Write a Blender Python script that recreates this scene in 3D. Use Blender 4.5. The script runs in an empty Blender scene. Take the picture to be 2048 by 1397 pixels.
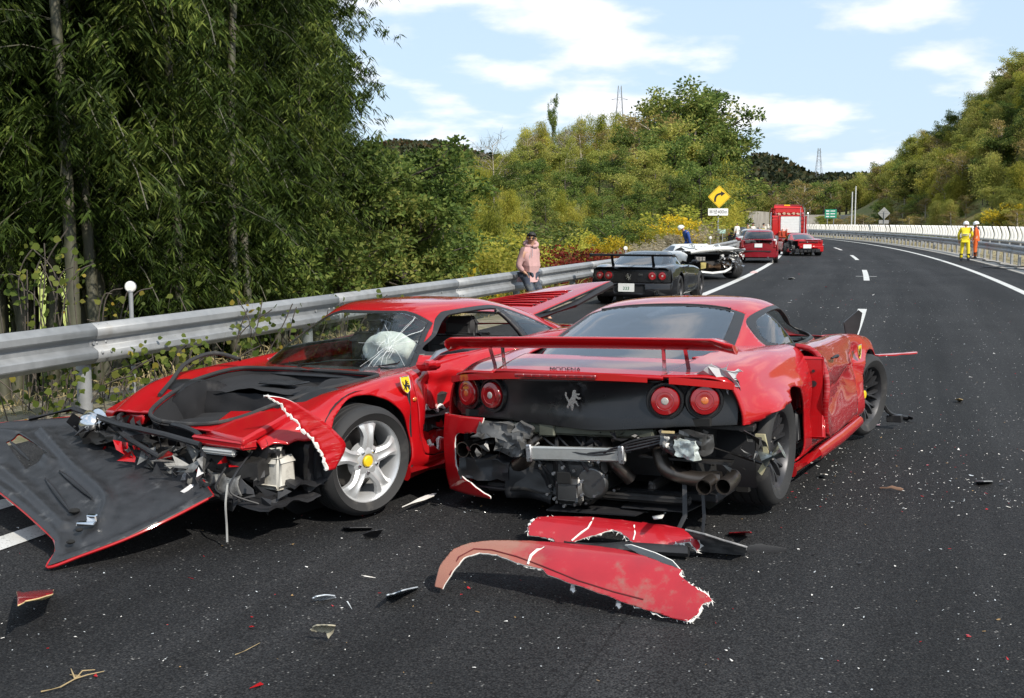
import bpy, bmesh, math, random
import numpy as np
from mathutils import Vector, Matrix, Euler
random.seed(7)
R_ = math.radians
SC = bpy.context.scene
COL = SC.collection
# ---------------------------------------------------------------- camera
CAM_H, F_PX, HOR = 1.70, 2300.0, 447.0
PITCH = math.atan((698.5 - HOR) / F_PX)
cam = bpy.data.objects.new('camera', bpy.data.cameras.new('camera'))
COL.objects.link(cam)
cam.location = (0, 0, CAM_H)
cam.rotation_euler = (math.pi / 2 - PITCH, 0, 0)
cam.data.sensor_width = 36.0
cam.data.lens = 36.0 * F_PX / 2048.0
cam.data.clip_start = 0.1
cam.data.clip_end = 9000
SC.camera = cam
# ---------------------------------------------------------------- light
SUN_AZ, SUN_EL = R_(142), R_(41)
wd = bpy.data.worlds.new('World'); SC.world = wd; wd.use_nodes = True
nt = wd.node_tree; nt.nodes.clear()
def _n(t, ty, **k):
    n = t.nodes.new(ty)
    for a, b in k.items(): setattr(n, a, b)
    return n
def build_world():
    N = lambda ty, **k: _n(nt, ty, **k)
    L = nt.links.new
    sky = N('ShaderNodeTexSky'); sky.sky_type = 'NISHITA'; sky.sun_disc = False
    sky.sun_elevation = SUN_EL; sky.sun_rotation = SUN_AZ
    sky.altitude = 50; sky.air_density = 1.0; sky.dust_density = 1.2; sky.ozone_density = 1.6
    tc = N('ShaderNodeTexCoord'); sep = N('ShaderNodeSeparateXYZ'); L(tc.outputs['Generated'], sep.inputs[0])
    def math_(op, a, b=None, clamp=False):
        m = N('ShaderNodeMath', operation=op, use_clamp=clamp)
        for i, v in enumerate((a, b)):
            if v is None: continue
            if isinstance(v, (int, float)): m.inputs[i].default_value = v
            else: L(v, m.inputs[i])
        return m.outputs[0]
    zc = math_('MAXIMUM', sep.outputs[2], 0.0)
    dz = math_('ADD', zc, 0.22)
    u = math_('DIVIDE', sep.outputs[0], dz); v = math_('DIVIDE', sep.outputs[1], dz)
    cb = N('ShaderNodeCombineXYZ'); L(u, cb.inputs[0]); L(v, cb.inputs[1])
    no = N('ShaderNodeTexNoise', noise_dimensions='3D'); L(cb.outputs[0], no.inputs['Vector'])
    no.inputs['Scale'].default_value = 2.7; no.inputs['Detail'].default_value = 7; no.inputs['Roughness'].default_value = 0.50
    cb.inputs[2].default_value = 4.4
    ra = N('ShaderNodeMapRange', interpolation_type='SMOOTHSTEP'); L(no.outputs[0], ra.inputs[0])
    ra.inputs[1].default_value = 0.48; ra.inputs[2].default_value = 0.65
    # fuller, greyer cloud bellies from a second octave
    no2 = N('ShaderNodeTexNoise'); L(cb.outputs[0], no2.inputs['Vector']); no2.inputs['Scale'].default_value = 4.5; no2.inputs['Detail'].default_value = 5
    cr = N('ShaderNodeMix', data_type='RGBA'); L(no2.outputs[0], cr.inputs[0])
    cr.inputs[6].default_value = (8.2, 8.4, 9.2, 1); cr.inputs[7].default_value = (11.0, 10.8, 10.6, 1)
    # thin high haze whitens the blue a little everywhere
    hz = N('ShaderNodeMix', data_type='RGBA'); hz.inputs[0].default_value = 0.70
    L(sky.outputs[0], hz.inputs[6]); hz.inputs[7].default_value = (6.1, 7.8, 9.6, 1)
    mx = N('ShaderNodeMix', data_type='RGBA')
    f = math_('MULTIPLY', ra.outputs[0], 0.93); L(f, mx.inputs[0]); L(hz.outputs[2], mx.inputs[6]); L(cr.outputs[2], mx.inputs[7])
    bg = N('ShaderNodeBackground'); bg.inputs[1].default_value = 0.115
    L(mx.outputs[2], bg.inputs[0])
    out = N('ShaderNodeOutputWorld'); L(bg.outputs[0], out.inputs[0])
build_world()
sd = bpy.data.lights.new('sun', 'SUN'); sd.energy = 4.6; sd.angle = R_(0.8); sd.color = (1.0, 0.93, 0.82)
sun = bpy.data.objects.new('sun', sd); COL.objects.link(sun)
_sv = Vector((math.sin(SUN_AZ) * math.cos(SUN_EL), math.cos(SUN_AZ) * math.cos(SUN_EL), math.sin(SUN_EL)))
sun.rotation_euler = (-_sv).to_track_quat('-Z', 'Y').to_euler(); sun.location = _sv * 60
SC.view_settings.view_transform = 'Standard'; SC.view_settings.look = 'None'
SC.view_settings.exposure = 0.1; SC.view_settings.gamma = 1.0; SC.view_settings.use_curve_mapping = False
SC.render.engine = 'CYCLES'
SC.cycles.max_bounces = 8; SC.cycles.transparent_max_bounces = 16; SC.cycles.caustics_reflective = False; SC.cycles.caustics_refractive = False
# ---------------------------------------------------------------- unprojection of a viewed point on to a plane of the place
def ray(px, py):
    c, s = math.cos(PITCH), math.sin(PITCH)
    a = (px - 1024) / F_PX; b = (698.5 - py) / F_PX
    return np.array([a, c + b * s, -s + b * c])
def at_z(px, py, z=0.0):
    r = ray(px, py); t = (z - CAM_H) / r[2]; return np.array([0, 0, CAM_H]) + t * r
def at_y(px, py, y):
    r = ray(px, py); return np.array([0, 0, CAM_H]) + (y / r[1]) * r
# ---------------------------------------------------------------- road coordinates: s along the left edge line, t to the right
RX, RY, RH, RK, LANE = -2.85, 5.644, 0.34785, 0.001719, 3.70
def road(s, t, z=0.0):
    if s > 170:      # beyond the bend it runs straight on
        p = road(170, t, z); hd = RH - RK * 170
        return np.array([p[0] + (s - 170) * math.sin(hd), p[1] + (s - 170) * math.cos(hd), z])
    hd = RH - RK * s
    x = RX + (math.cos(hd) - math.cos(RH)) / RK; y = RY - (math.sin(hd) - math.sin(RH)) / RK
    return np.array([x + t * math.cos(hd), y - t * math.sin(hd), z])
def road_heading(s): return RH - RK * min(s, 170)
# ---------------------------------------------------------------- mesh kit: a mesh is (V array, F list)
def MK(V, F): return (np.asarray(V, float).reshape(-1, 3), [tuple(f) for f in F])
def join(*ms):
    V = []; F = []; o = 0
    for m in ms:
        if m is None or len(m[0]) == 0: continue
        V.append(m[0]); F += [tuple(i + o for i in f) for f in m[1]]; o += len(m[0])
    return (np.concatenate(V), F) if V else (np.zeros((0, 3)), [])
def compact(m):
    V, F = m; used = sorted({i for f in F for i in f}); mp = {a: b for b, a in enumerate(used)}
    return (V[used] if used else np.zeros((0, 3)), [tuple(mp[i] for i in f) for f in F])
def move(m, d): return (m[0] + np.asarray(d, float), m[1])
def scale(m, s): return (m[0] * np.asarray(s, float), m[1])
def rot(m, ax, a, o=(0, 0, 0)):
    Rm = np.array(Matrix.Rotation(a, 3, ax)); o = np.asarray(o, float)
    return ((m[0] - o) @ Rm.T + o, m[1])
def warp(m, f): return (f(m[0].copy()), m[1])
def flip(m): return (m[0], [tuple(reversed(f)) for f in m[1]])
def mirror(m): return flip((m[0] * np.array([1, -1, 1]), m[1]))
def split(m, f):
    V = m[0]; val = np.asarray(f(V), float); val = np.where(np.abs(val) < 1e-7, 1e-7, val); sg = val > 0
    nV = [v for v in V]; cache = {}; N = []; P = []; sl = sg.tolist()
    for fc in m[1]:
        s = [sl[i] for i in fc]
        if not any(s): N.append(fc); continue
        if all(s): P.append(fc); continue
        a = []; b = []; n = len(fc)
        for k in range(n):
            i = fc[k]; j = fc[(k + 1) % n]
            (b if sl[i] else a).append(i)
            if sl[i] != sl[j]:
                key = (i, j) if i < j else (j, i)
                if key not in cache:
                    t = val[i] / (val[i] - val[j]); cache[key] = len(nV); nV.append(V[i] + t * (V[j] - V[i]))
                a.append(cache[key]); b.append(cache[key])
        if len(a) > 2: N.append(tuple(a))
        if len(b) > 2: P.append(tuple(b))
    nV = np.array(nV)
    return compact((nV, N)), compact((nV, P))
def keep(m, f): return split(m, f)[0]
def cut(m, f): return split(m, f)[1]
def poly_sd(poly):
    P = np.asarray(poly, float); Q = np.roll(P, -1, 0)
    def sd(q):
        q = np.asarray(q, float); d = np.full(len(q), 1e18); ins = np.zeros(len(q), bool)
        for a, b in zip(P, Q):
            e = b - a; w = q - a; t = np.clip((w @ e) / (e @ e + 1e-18), 0, 1)
            d = np.minimum(d, ((w - t[:, None] * e) ** 2).sum(1))
            c = ((a[1] > q[:, 1]) != (b[1] > q[:, 1]))
            with np.errstate(divide='ignore', invalid='ignore'):
                xx = (b[0] - a[0]) * (q[:, 1] - a[1]) / (b[1] - a[1]) + a[0]
            ins ^= c & (q[:, 0] < xx)
        return np.where(ins, -1, 1) * np.sqrt(d)
    return sd
def smooth_poly(P, n=6, closed=True):
    P = np.asarray(P, float); m = len(P); out = []
    rng_ = range(m if closed else m - 1)
    for i in rng_:
        p0, p1, p2, p3 = (P[(i - 1) % m], P[i], P[(i + 1) % m], P[(i + 2) % m]) if closed else (P[max(i - 1, 0)], P[i], P[i + 1], P[min(i + 2, m - 1)])
        for k in range(n):
            t = k / n
            out.append(.5 * ((2 * p1) + (-p0 + p2) * t + (2 * p0 - 5 * p1 + 4 * p2 - p3) * t * t + (-p0 + 3 * p1 - 3 * p2 + p3) * t ** 3))
    if not closed: out.append(P[-1])
    return np.array(out)
def jag(P, amp, n=5, seed=0, closed=True):
    """roughen a torn outline"""
    rg = np.random.default_rng(seed); P = np.asarray(P, float); out = []; m = len(P)
    for i in range(m if closed else m - 1):
        a, b = P[i], P[(i + 1) % m]
        for k in range(n):
            out.append(a + (b - a) * (k / n) + rg.normal(size=P.shape[1]) * amp * (0.4 if k == 0 else 1))
    if not closed: out.append(P[-1])
    return np.array(out)
def herm(xs, ys, x):
    xs = np.asarray(xs, float); ys = np.asarray(ys, float); x = np.asarray(x, float)
    d = np.diff(ys, axis=0) / np.diff(xs).reshape(-1, *([1] * (ys.ndim - 1)))
    m = np.empty_like(ys); m[0] = d[0]; m[-1] = d[-1]
    if len(xs) > 2: m[1:-1] = (d[:-1] * np.diff(xs)[1:].reshape(-1, *([1] * (ys.ndim - 1))) + d[1:] * np.diff(xs)[:-1].reshape(-1, *([1] * (ys.ndim - 1)))) / (xs[2:] - xs[:-2]).reshape(-1, *([1] * (ys.ndim - 1)))
    i = np.clip(np.searchsorted(xs, x, side='right') - 1, 0, len(xs) - 2)
    h = (xs[i + 1] - xs[i]); t = (x - xs[i]) / h
    sh = (-1,) + (1,) * (ys.ndim - 1); h = h.reshape(sh); t = t.reshape(sh)
    return (2 * t ** 3 - 3 * t ** 2 + 1) * ys[i] + (t ** 3 - 2 * t ** 2 + t) * h * m[i] + (-2 * t ** 3 + 3 * t ** 2) * ys[i + 1] + (t ** 3 - t ** 2) * h * m[i + 1]
def spline(P, n, crease=()):
    """n samples along a polyline of control points with optional creased points"""
    P = np.asarray(P, float); seg = np.linalg.norm(np.diff(P, axis=0), axis=1) ** .5 + 1e-6
    u = np.r_[0, np.cumsum(seg)]; t = np.linspace(0, u[-1], n)
    ks = [0] + sorted(crease) + [len(P) - 1]; out = np.zeros((n, P.shape[1]))
    for a, b in zip(ks[:-1], ks[1:]):
        msk = (t >= u[a] - 1e-9) & (t <= u[b] + 1e-9)
        out[msk] = herm(u[a:b + 1], P[a:b + 1], t[msk])
    return out
def grid(rows, closed_u=False, closed_v=False):
    A = np.asarray(rows, float); n, m = A.shape[:2]; F = []
    for i in range(n if closed_u else n - 1):
        for j in range(m if closed_v else m - 1):
            F.append((i * m + j, ((i + 1) % n) * m + j, ((i + 1) % n) * m + (j + 1) % m, i * m + (j + 1) % m))
    return (A.reshape(-1, 3), F)
def box(c, s, r=0.0):
    c = np.asarray(c, float); h = np.asarray(s, float) / 2
    if r <= 0:
        V = [[sx, sy, sz] for sx in (-1, 1) for sy in (-1, 1) for sz in (-1, 1)]
        return MK(np.array(V) * h + c, [(0, 1, 3, 2), (4, 6, 7, 5), (0, 4, 5, 1), (2, 3, 7, 6), (0, 2, 6, 4), (1, 5, 7, 3)])
    r = min(r, *(h * .98)); V = []; idx = {}
    for sx in (-1, 1):
        for sy in (-1, 1):
            for sz in (-1, 1):
                for ax in range(3):
                    p = np.array([sx, sy, sz]) * (h - r); p[ax] += (sx, sy, sz)[ax] * r
                    idx[(sx, sy, sz, ax)] = len(V); V.append(p + c)
    F = []
    g = lambda a, b, cc, ax: idx[(a, b, cc, ax)]
    for s in (-1, 1):
        o = 1 if s > 0 else -1
        q = [g(s, -1, -1, 0), g(s, 1, -1, 0), g(s, 1, 1, 0), g(s, -1, 1, 0)]; F.append(q[::o])
        q = [g(-1, s, -1, 1), g(-1, s, 1, 1), g(1, s, 1, 1), g(1, s, -1, 1)]; F.append(q[::o])
        q = [g(-1, -1, s, 2), g(1, -1, s, 2), g(1, 1, s, 2), g(-1, 1, s, 2)]; F.append(q[::o])
    for a in (-1, 1):
        for b in (-1, 1):
            q = [g(a, b, -1, 0), g(a, b, -1, 1), g(a, b, 1, 1), g(a, b, 1, 0)]; F.append(q if a * b > 0 else q[::-1])
            q = [g(a, -1, b, 2), g(a, -1, b, 0), g(a, 1, b, 0), g(a, 1, b, 2)]; F.append(q if a * b < 0 else q[::-1])
            q = [g(-1, a, b, 1), g(-1, a, b, 2), g(1, a, b, 2), g(1, a, b, 1)]; F.append(q if a * b < 0 else q[::-1])
            for cc in (-1, 1):
                q = [g(a, b, cc, 0), g(a, b, cc, 1), g(a, b, cc, 2)]; F.append(q if a * b * cc > 0 else q[::-1])
    return MK(V, F)
def dbox(c, s, n=7):
    """box with a dense skin, for crumpling"""
    u = np.linspace(-.5, .5, n); ms = []
    for ax in range(3):
        for sg in (-.5, .5):
            a, b = np.meshgrid(u, u); q = [None] * 3; q[ax] = np.full(a.shape, sg); q[(ax + 1) % 3] = a; q[(ax + 2) % 3] = b
            m = grid(np.stack(q, -1)); ms.append(m if sg > 0 else flip(m))
    m = join(*ms); return (m[0] * np.asarray(s, float) + np.asarray(c, float), [tuple(reversed(f)) for f in m[1]])
def frame_of(d):
    d = np.asarray(d, float); d = d / (np.linalg.norm(d) + 1e-12)
    u = np.cross(d, [0, 0, 1.0]) if abs(d[2]) < .95 else np.cross(d, [1.0, 0, 0])
    u /= np.linalg.norm(u); return d, u, np.cross(u, d)
def tube(path, r, n=8, caps=True, flat=1.0):
    P = np.asarray(path, float); k = len(P); r = np.broadcast_to(np.asarray(r, float), (k,)); rows = []
    u0 = None
    for i in range(k):
        d = P[min(i + 1, k - 1)] - P[max(i - 1, 0)]; d, u, v = frame_of(d)
        if u0 is not None:
            u = u0 - d * (u0 @ d); u /= np.linalg.norm(u) + 1e-9; v = np.cross(d, u)
        u0 = u; a = np.linspace(0, 2 * math.pi, n, endpoint=False)
        rows.append(P[i] + r[i] * (np.cos(a)[:, None] * u + flat * np.sin(a)[:, None] * v))
    m = grid(rows, closed_v=True)
    if caps: m = (m[0], m[1] + [tuple(range(n)), tuple(range((k - 1) * n, k * n))[::-1]])
    return flip(m)
def lathe(prof, n=24, axis='z', c=(0, 0, 0), closed=False):
    prof = np.asarray(prof, float); a = np.linspace(0, 2 * math.pi, n, endpoint=False)
    rows = [np.stack([p[0] * np.cos(a), p[0] * np.sin(a), np.full(n, p[1])], -1) for p in prof]
    m = grid(rows, closed_u=closed, closed_v=True); V = m[0]
    if axis == 'y': V = V[:, [0, 2, 1]] * np.array([1, 1, -1]); V = np.stack([m[0][:, 0], m[0][:, 2], -m[0][:, 1]], 1)
    if axis == 'x': V = np.stack([m[0][:, 2], m[0][:, 0], m[0][:, 1]], 1)
    return flip((V + np.asarray(c, float), m[1]))
def prism(poly, th, plane='xy'):
    """2-D outline extruded by th (centred)"""
    P = np.asarray(poly, float); n = len(P)
    V = np.concatenate([np.c_[P, np.full(n, -th / 2)], np.c_[P, np.full(n, th / 2)]])
    F = [tuple(range(n))[::-1], tuple(range(n, 2 * n))] + [(i, (i + 1) % n, n + (i + 1) % n, n + i) for i in range(n)]
    if plane == 'xz': V = V[:, [0, 2, 1]] * np.array([1, -1, 1])
    if plane == 'yz': V = V[:, [2, 0, 1]]
    return MK(V, F)
def ball(c, r, n=12, k=8):
    a = np.linspace(0, math.pi, k + 1); m = lathe(np.c_[np.sin(a) * .9999 + 1e-4, -np.cos(a)], n)
    return (m[0] * np.asarray(r, float) + np.asarray(c, float), m[1])
def crumple(m, amp, freq=6.0, seed=0):
    rg = np.random.default_rng(seed); V = m[0].copy()
    for k in range(4):
        w = rg.normal(size=(3, 3)) * freq * (1.6 ** k); ph = rg.uniform(0, 6.28, 3)
        V += amp / (1.5 ** k) * np.sin(V @ w.T + ph)
    return (V, m[1])
# ---------------------------------------------------------------- objects
def to_mesh(name, m):
    me = bpy.data.meshes.new(name)
    V, F = m
    if isinstance(F, np.ndarray):
        n, k = F.shape
        me.vertices.add(len(V)); me.vertices.foreach_set('co', np.asarray(V, np.float32).ravel())
        me.loops.add(n * k); me.loops.foreach_set('vertex_index', F.astype(np.int32).ravel())
        me.polygons.add(n); me.polygons.foreach_set('loop_start', np.arange(0, n * k, k, dtype=np.int32)); me.polygons.foreach_set('loop_total', np.full(n, k, np.int32))
        me.update(calc_edges=True)
    else:
        me.from_pydata(np.asarray(V).tolist(), [], F); me.validate(); me.update()
    return me
def obj(name, m, mat, parent=None, smooth=38, solid=0.0, bevel=0.0, sub=0, weld=0.0, fixn=False):
    me = m if isinstance(m, bpy.types.Mesh) else to_mesh(name, m)
    if fixn or weld:
        bm = bmesh.new(); bm.from_mesh(me)
        if weld: bmesh.ops.remove_doubles(bm, verts=bm.verts, dist=weld)
        if fixn: bmesh.ops.recalc_face_normals(bm, faces=bm.faces)
        bm.to_mesh(me); bm.free()
    if smooth and len(me.polygons):
        me.polygons.foreach_set('use_smooth', np.ones(len(me.polygons), bool))
        me.set_sharp_from_angle(angle=R_(smooth))
    o = bpy.data.objects.new(name, me); COL.objects.link(o)
    if mat is not None and not me.materials:
        for q in (mat if isinstance(mat, (list, tuple)) else [mat]): me.materials.append(q)
    if solid:
        md = o.modifiers.new('solid', 'SOLIDIFY'); md.thickness = solid; md.offset = -1
        if isinstance(mat, (list, tuple)) and len(mat) > 1: md.material_offset_rim = 1
    if bevel:
        md = o.modifiers.new('bev', 'BEVEL'); md.width = bevel; md.segments = 2; md.limit_method = 'ANGLE'; md.angle_limit = R_(40)
    if sub:
        md = o.modifiers.new('sub', 'SUBSURF'); md.levels = sub; md.render_levels = sub
    if parent is not None: o.parent = parent
    return o
def tag(o, label=None, cat=None, group=None, kind=None):
    for k, v in (('label', label), ('category', cat), ('group', group), ('kind', kind)):
        if v: o[k] = v
    return o
def thing(name, label, cat, loc=(0, 0, 0), rz=0.0, group=None, rx=0.0, ry=0.0):
    o = bpy.data.objects.new(name, None); COL.objects.link(o); o.empty_display_size = .2
    o.location = [float(v) for v in loc]; o.rotation_euler = (rx, ry, rz)
    return tag(o, label, cat, group)
def dup(root, loc, rz=0.0, label=None, group=None, sc=None, rx=None, ry=None):
    r = root.copy(); COL.objects.link(r); r.location = [float(v) for v in loc]
    r.rotation_euler = (root.rotation_euler[0] if rx is None else rx, root.rotation_euler[1] if ry is None else ry, rz)
    if sc is not None: r.scale = sc if isinstance(sc, (tuple, list)) else (sc, sc, sc)
    if label: r['label'] = label
    if group: r['group'] = group
    for ch in list(root.children):
        c = ch.copy(); COL.objects.link(c); c.parent = r
        for g in ch.children:
            d = g.copy(); COL.objects.link(d); d.parent = c
    return r
def structure(name, m, mat, **k): return tag(obj(name, m, mat, **k), kind='structure')
# ---------------------------------------------------------------- materials
MATS = {}
def node_mat(name):
    m = bpy.data.materials.new(name); m.use_nodes = True; t = m.node_tree
    return m, t, t.nodes['Principled BSDF']
def _noise(t, scale, detail=4, rough=.55, coord='Object'):
    tc = _n(t, 'ShaderNodeTexCoord'); no = _n(t, 'ShaderNodeTexNoise')
    no.inputs['Scale'].default_value = scale; no.inputs['Detail'].default_value = detail; no.inputs['Roughness'].default_value = rough
    t.links.new(tc.outputs[coord], no.inputs['Vector']); return no.outputs[0]
def _ramp(t, fac, lo, hi, c0=None, c1=None):
    r = _n(t, 'ShaderNodeMapRange'); t.links.new(fac, r.inputs[0]); r.inputs[1].default_value = lo; r.inputs[2].default_value = hi
    if c0 is None: return r.outputs[0]
    m = _n(t, 'ShaderNodeMix', data_type='RGBA'); t.links.new(r.outputs[0], m.inputs[0])
    for i, c in ((6, c0), (7, c1)):
        if isinstance(c, (tuple, list)): m.inputs[i].default_value = (*c[:3], 1)
        else: t.links.new(c, m.inputs[i])
    return m.outputs[2]
def _bump(t, b, h, strength=.2, dist=.01):
    n = _n(t, 'ShaderNodeBump'); n.inputs['Strength'].default_value = strength; n.inputs['Distance'].default_value = dist
    t.links.new(h, n.inputs['Height']); t.links.new(n.outputs[0], b.inputs['Normal'])
def mat(name, col, rough=.5, metal=0.0, var=.12, vscale=6.0, dirt=None, dirt_amt=(.55, .8), dscale=3.0, bump=0.0, bscale=60.0, coat=0.0, spec=.5, bdist=.004, rvar=.1, vdet=5):
    """general surface: base colour with mottled variation, optional dirt patches and fine relief"""
    if name in MATS: return MATS[name]
    m, t, b = node_mat(name); L = t.links.new
    f = _noise(t, vscale, vdet)
    c = _ramp(t, f, .3, .7, [v * (1 - var) for v in col], [min(1, v * (1 + var)) for v in col])
    rr = _ramp(t, f, .3, .7); mr = _n(t, 'ShaderNodeMapRange'); L(rr, mr.inputs[0]); mr.inputs[3].default_value = max(.02, rough - rvar * rough); mr.inputs[4].default_value = min(1, rough + rvar)
    if dirt is not None:
        d = _noise(t, dscale, 8, .65); c = _ramp(t, d, dirt_amt[0], dirt_amt[1], c, dirt)
    L(c, b.inputs['Base Color']); L(mr.outputs[0], b.inputs['Roughness'])
    b.inputs['Metallic'].default_value = metal; b.inputs['Coat Weight'].default_value = coat; b.inputs['Coat Roughness'].default_value = .04
    b.inputs['Specular IOR Level'].default_value = spec
    if bump: _bump(t, b, _noise(t, bscale, 6, .6), bump, bdist)
    MATS[name] = m; return m
def paint(name, col, dust=(.22, .16, .14), dust_amt=.035, scratch=.35, coat=1.0, rough=.45, smin=.56):
    """car paint under clear coat, with road dust and fine pale scratches"""
    if name in MATS: return MATS[name]
    m, t, b = node_mat(name); L = t.links.new
    d = _noise(t, 3.2, 8, .62); dm = _ramp(t, d, .42, .95)
    sc = _n(t, 'ShaderNodeMath', operation='MULTIPLY'); L(dm, sc.inputs[0]); sc.inputs[1].default_value = dust_amt
    mx = _n(t, 'ShaderNodeMix', data_type='RGBA'); L(sc.outputs[0], mx.inputs[0]); mx.inputs[6].default_value = (*col, 1); mx.inputs[7].default_value = (*dust, 1)
    tc = _n(t, 'ShaderNodeTexCoord'); mp = _n(t, 'ShaderNodeMapping'); L(tc.outputs['Object'], mp.inputs[0]); mp.inputs['Scale'].default_value = (3, 3, 40); mp.inputs['Rotation'].default_value = (.5, .9, .2)
    sn = _n(t, 'ShaderNodeTexNoise'); L(mp.outputs[0], sn.inputs['Vector']); sn.inputs['Scale'].default_value = 3; sn.inputs['Detail'].default_value = 8; sn.inputs['Roughness'].default_value = .7
    big = _noise(t, 1.3, 3); bm_ = _ramp(t, big, smin, smin + .14); sr = _ramp(t, sn.outputs[0], smin + .05, smin + .14)
    mm = _n(t, 'ShaderNodeMath', operation='MULTIPLY'); L(bm_, mm.inputs[0]); L(sr, mm.inputs[1])
    m2 = _n(t, 'ShaderNodeMath', operation='MULTIPLY'); L(mm.outputs[0], m2.inputs[0]); m2.inputs[1].default_value = scratch
    mx2 = _n(t, 'ShaderNodeMix', data_type='RGBA'); L(m2.outputs[0], mx2.inputs[0]); L(mx.outputs[2], mx2.inputs[6]); mx2.inputs[7].default_value = (.62, .50, .48, 1)
    L(mx2.outputs[2], b.inputs['Base Color'])
    rr = _n(t, 'ShaderNodeMapRange'); L(d, rr.inputs[0]); rr.inputs[1].default_value = .35; rr.inputs[2].default_value = .8; rr.inputs[3].default_value = rough; rr.inputs[4].default_value = rough + .25
    L(rr.outputs[0], b.inputs['Roughness'])
    b.inputs['Coat Weight'].default_value = coat; b.inputs['Coat Roughness'].default_value = .06; b.inputs['Coat IOR'].default_value = 1.5; b.inputs['Specular IOR Level'].default_value = .12
    _bump(t, b, _noise(t, 55, 3), .02, .002)
    MATS[name] = m; return m
def glass(name, tint=(.75, .8, .8), refl=1.0, ior=1.5, rough=.02, dirt=.06):
    """thin sheet: tinted see-through plus mirror by Fresnel, with a little dust"""
    if name in MATS: return MATS[name]
    m = bpy.data.materials.new(name); m.use_nodes = True; t = m.node_tree; t.nodes.clear(); L = t.links.new
    tr = _n(t, 'ShaderNodeBsdfTransparent'); tr.inputs[0].default_value = (*tint, 1)
    gl = _n(t, 'ShaderNodeBsdfGlossy'); gl.inputs['Roughness'].default_value = rough; gl.inputs[0].default_value = (refl, refl, refl, 1)
    fr = _n(t, 'ShaderNodeFresnel'); ge = _n(t, 'ShaderNodeNewGeometry'); ma = _n(t, 'ShaderNodeMath', operation='MULTIPLY_ADD'); L(ge.outputs['Backfacing'], ma.inputs[0]); ma.inputs[1].default_value = 1 / ior - ior; ma.inputs[2].default_value = ior; L(ma.outputs[0], fr.inputs[0])
    mx = _n(t, 'ShaderNodeMixShader'); L(fr.outputs[0], mx.inputs[0]); L(tr.outputs[0], mx.inputs[1]); L(gl.outputs[0], mx.inputs[2])
    df = _n(t, 'ShaderNodeBsdfDiffuse'); df.inputs[0].default_value = (.45, .45, .43, 1)
    n = _noise(t, 5, 7, .7); r = _ramp(t, n, .4, .95); k = _n(t, 'ShaderNodeMath', operation='MULTIPLY'); L(r, k.inputs[0]); k.inputs[1].default_value = dirt
    m2 = _n(t, 'ShaderNodeMixShader'); L(k.outputs[0], m2.inputs[0]); L(mx.outputs[0], m2.inputs[1]); L(df.outputs[0], m2.inputs[2])
    o = _n(t, 'ShaderNodeOutputMaterial'); L(m2.outputs[0], o.inputs[0])
    MATS[name] = m; return m
def leafmat(name, cols, trans=.35, rough=.55, scale=.35, ovar=.25):
    """foliage: hue by leaf and by drifting patches, light also passes through"""
    if name in MATS: return MATS[name]
    m = bpy.data.materials.new(name); m.use_nodes = True; t = m.node_tree; t.nodes.clear(); L = t.links.new
    geo = _n(t, 'ShaderNodeNewGeometry'); oi = _n(t, 'ShaderNodeObjectInfo')
    no = _n(t, 'ShaderNodeTexNoise'); L(geo.outputs['Position'], no.inputs['Vector']); no.inputs['Scale'].default_value = scale; no.inputs['Detail'].default_value = 3
    a = _n(t, 'ShaderNodeMath', operation='MULTIPLY_ADD'); L(geo.outputs['Random Per Island'], a.inputs[0]); a.inputs[1].default_value = .55; 
    nn = _ramp(t, no.outputs[0], .3, .7); k = _n(t, 'ShaderNodeMath', operation='MULTIPLY'); L(nn, k.inputs[0]); k.inputs[1].default_value = .45; L(k.outputs[0], a.inputs[2])
    cr = _n(t, 'ShaderNodeValToRGB'); L(a.outputs[0], cr.inputs[0]); el = cr.color_ramp.elements
    while len(el) < len(cols): el.new(.5)
    for i, c in enumerate(cols): el[i].position = (i + .5) / len(cols) if len(cols) > 1 else 0; el[i].color = (*c, 1)
    hs = _n(t, 'ShaderNodeHueSaturation'); L(cr.outputs[0], hs.inputs['Color'])
    mr = _n(t, 'ShaderNodeMapRange'); L(oi.outputs['Random'], mr.inputs[0]); mr.inputs[3].default_value = 1 - ovar; mr.inputs[4].default_value = 1 + ovar; L(mr.outputs[0], hs.inputs['Value'])
    df = _n(t, 'ShaderNodeBsdfPrincipled'); L(hs.outputs[0], df.inputs['Base Color']); df.inputs['Roughness'].default_value = rough; df.inputs['Specular IOR Level'].default_value = .12
    tl = _n(t, 'ShaderNodeBsdfTranslucent'); L(hs.outputs[0], tl.inputs[0])
    mx = _n(t, 'ShaderNodeMixShader'); mx.inputs[0].default_value = trans; L(df.outputs[0], mx.inputs[1]); L(tl.outputs[0], mx.inputs[2])
    o = _n(t, 'ShaderNodeOutputMaterial'); L(mx.outputs[0], o.inputs[0])
    MATS[name] = m; return m
RED = paint('red_paint', (.40, .0035, .007)); RED2 = paint('red_paint_dusty', (.40, .004, .008), dust_amt=.06, scratch=.30, smin=.52); RED3 = paint('red_paint_scraped', (.33, .003, .008), dust_amt=.09, scratch=.28, smin=.47)
BLACKPL = mat('black_plastic', (.018, .018, .02), .45, var=.3, dirt=(.16, .15, .14), dirt_amt=(.62, .95), bump=.1, bscale=200)
BLACKFELT = mat('black_felt', (.012, .012, .014), .95, var=.3, dirt=(.2, .19, .18), dirt_amt=(.72, .95), bump=.4, bscale=260)
DARK = mat('dark_void', (.008, .008, .008), .9, var=.2)
RUBBER = mat('tyre_rubber', (.022, .022, .023), .75, var=.25, dirt=(.13, .12, .11), dirt_amt=(.58, .9), dscale=6, bump=.15, bscale=120)
STEEL = mat('worn_steel', (.42, .42, .43), .38, 1.0, var=.25, dirt=(.10, .085, .07), dirt_amt=(.55, .8), bump=.1, bscale=80)
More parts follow.
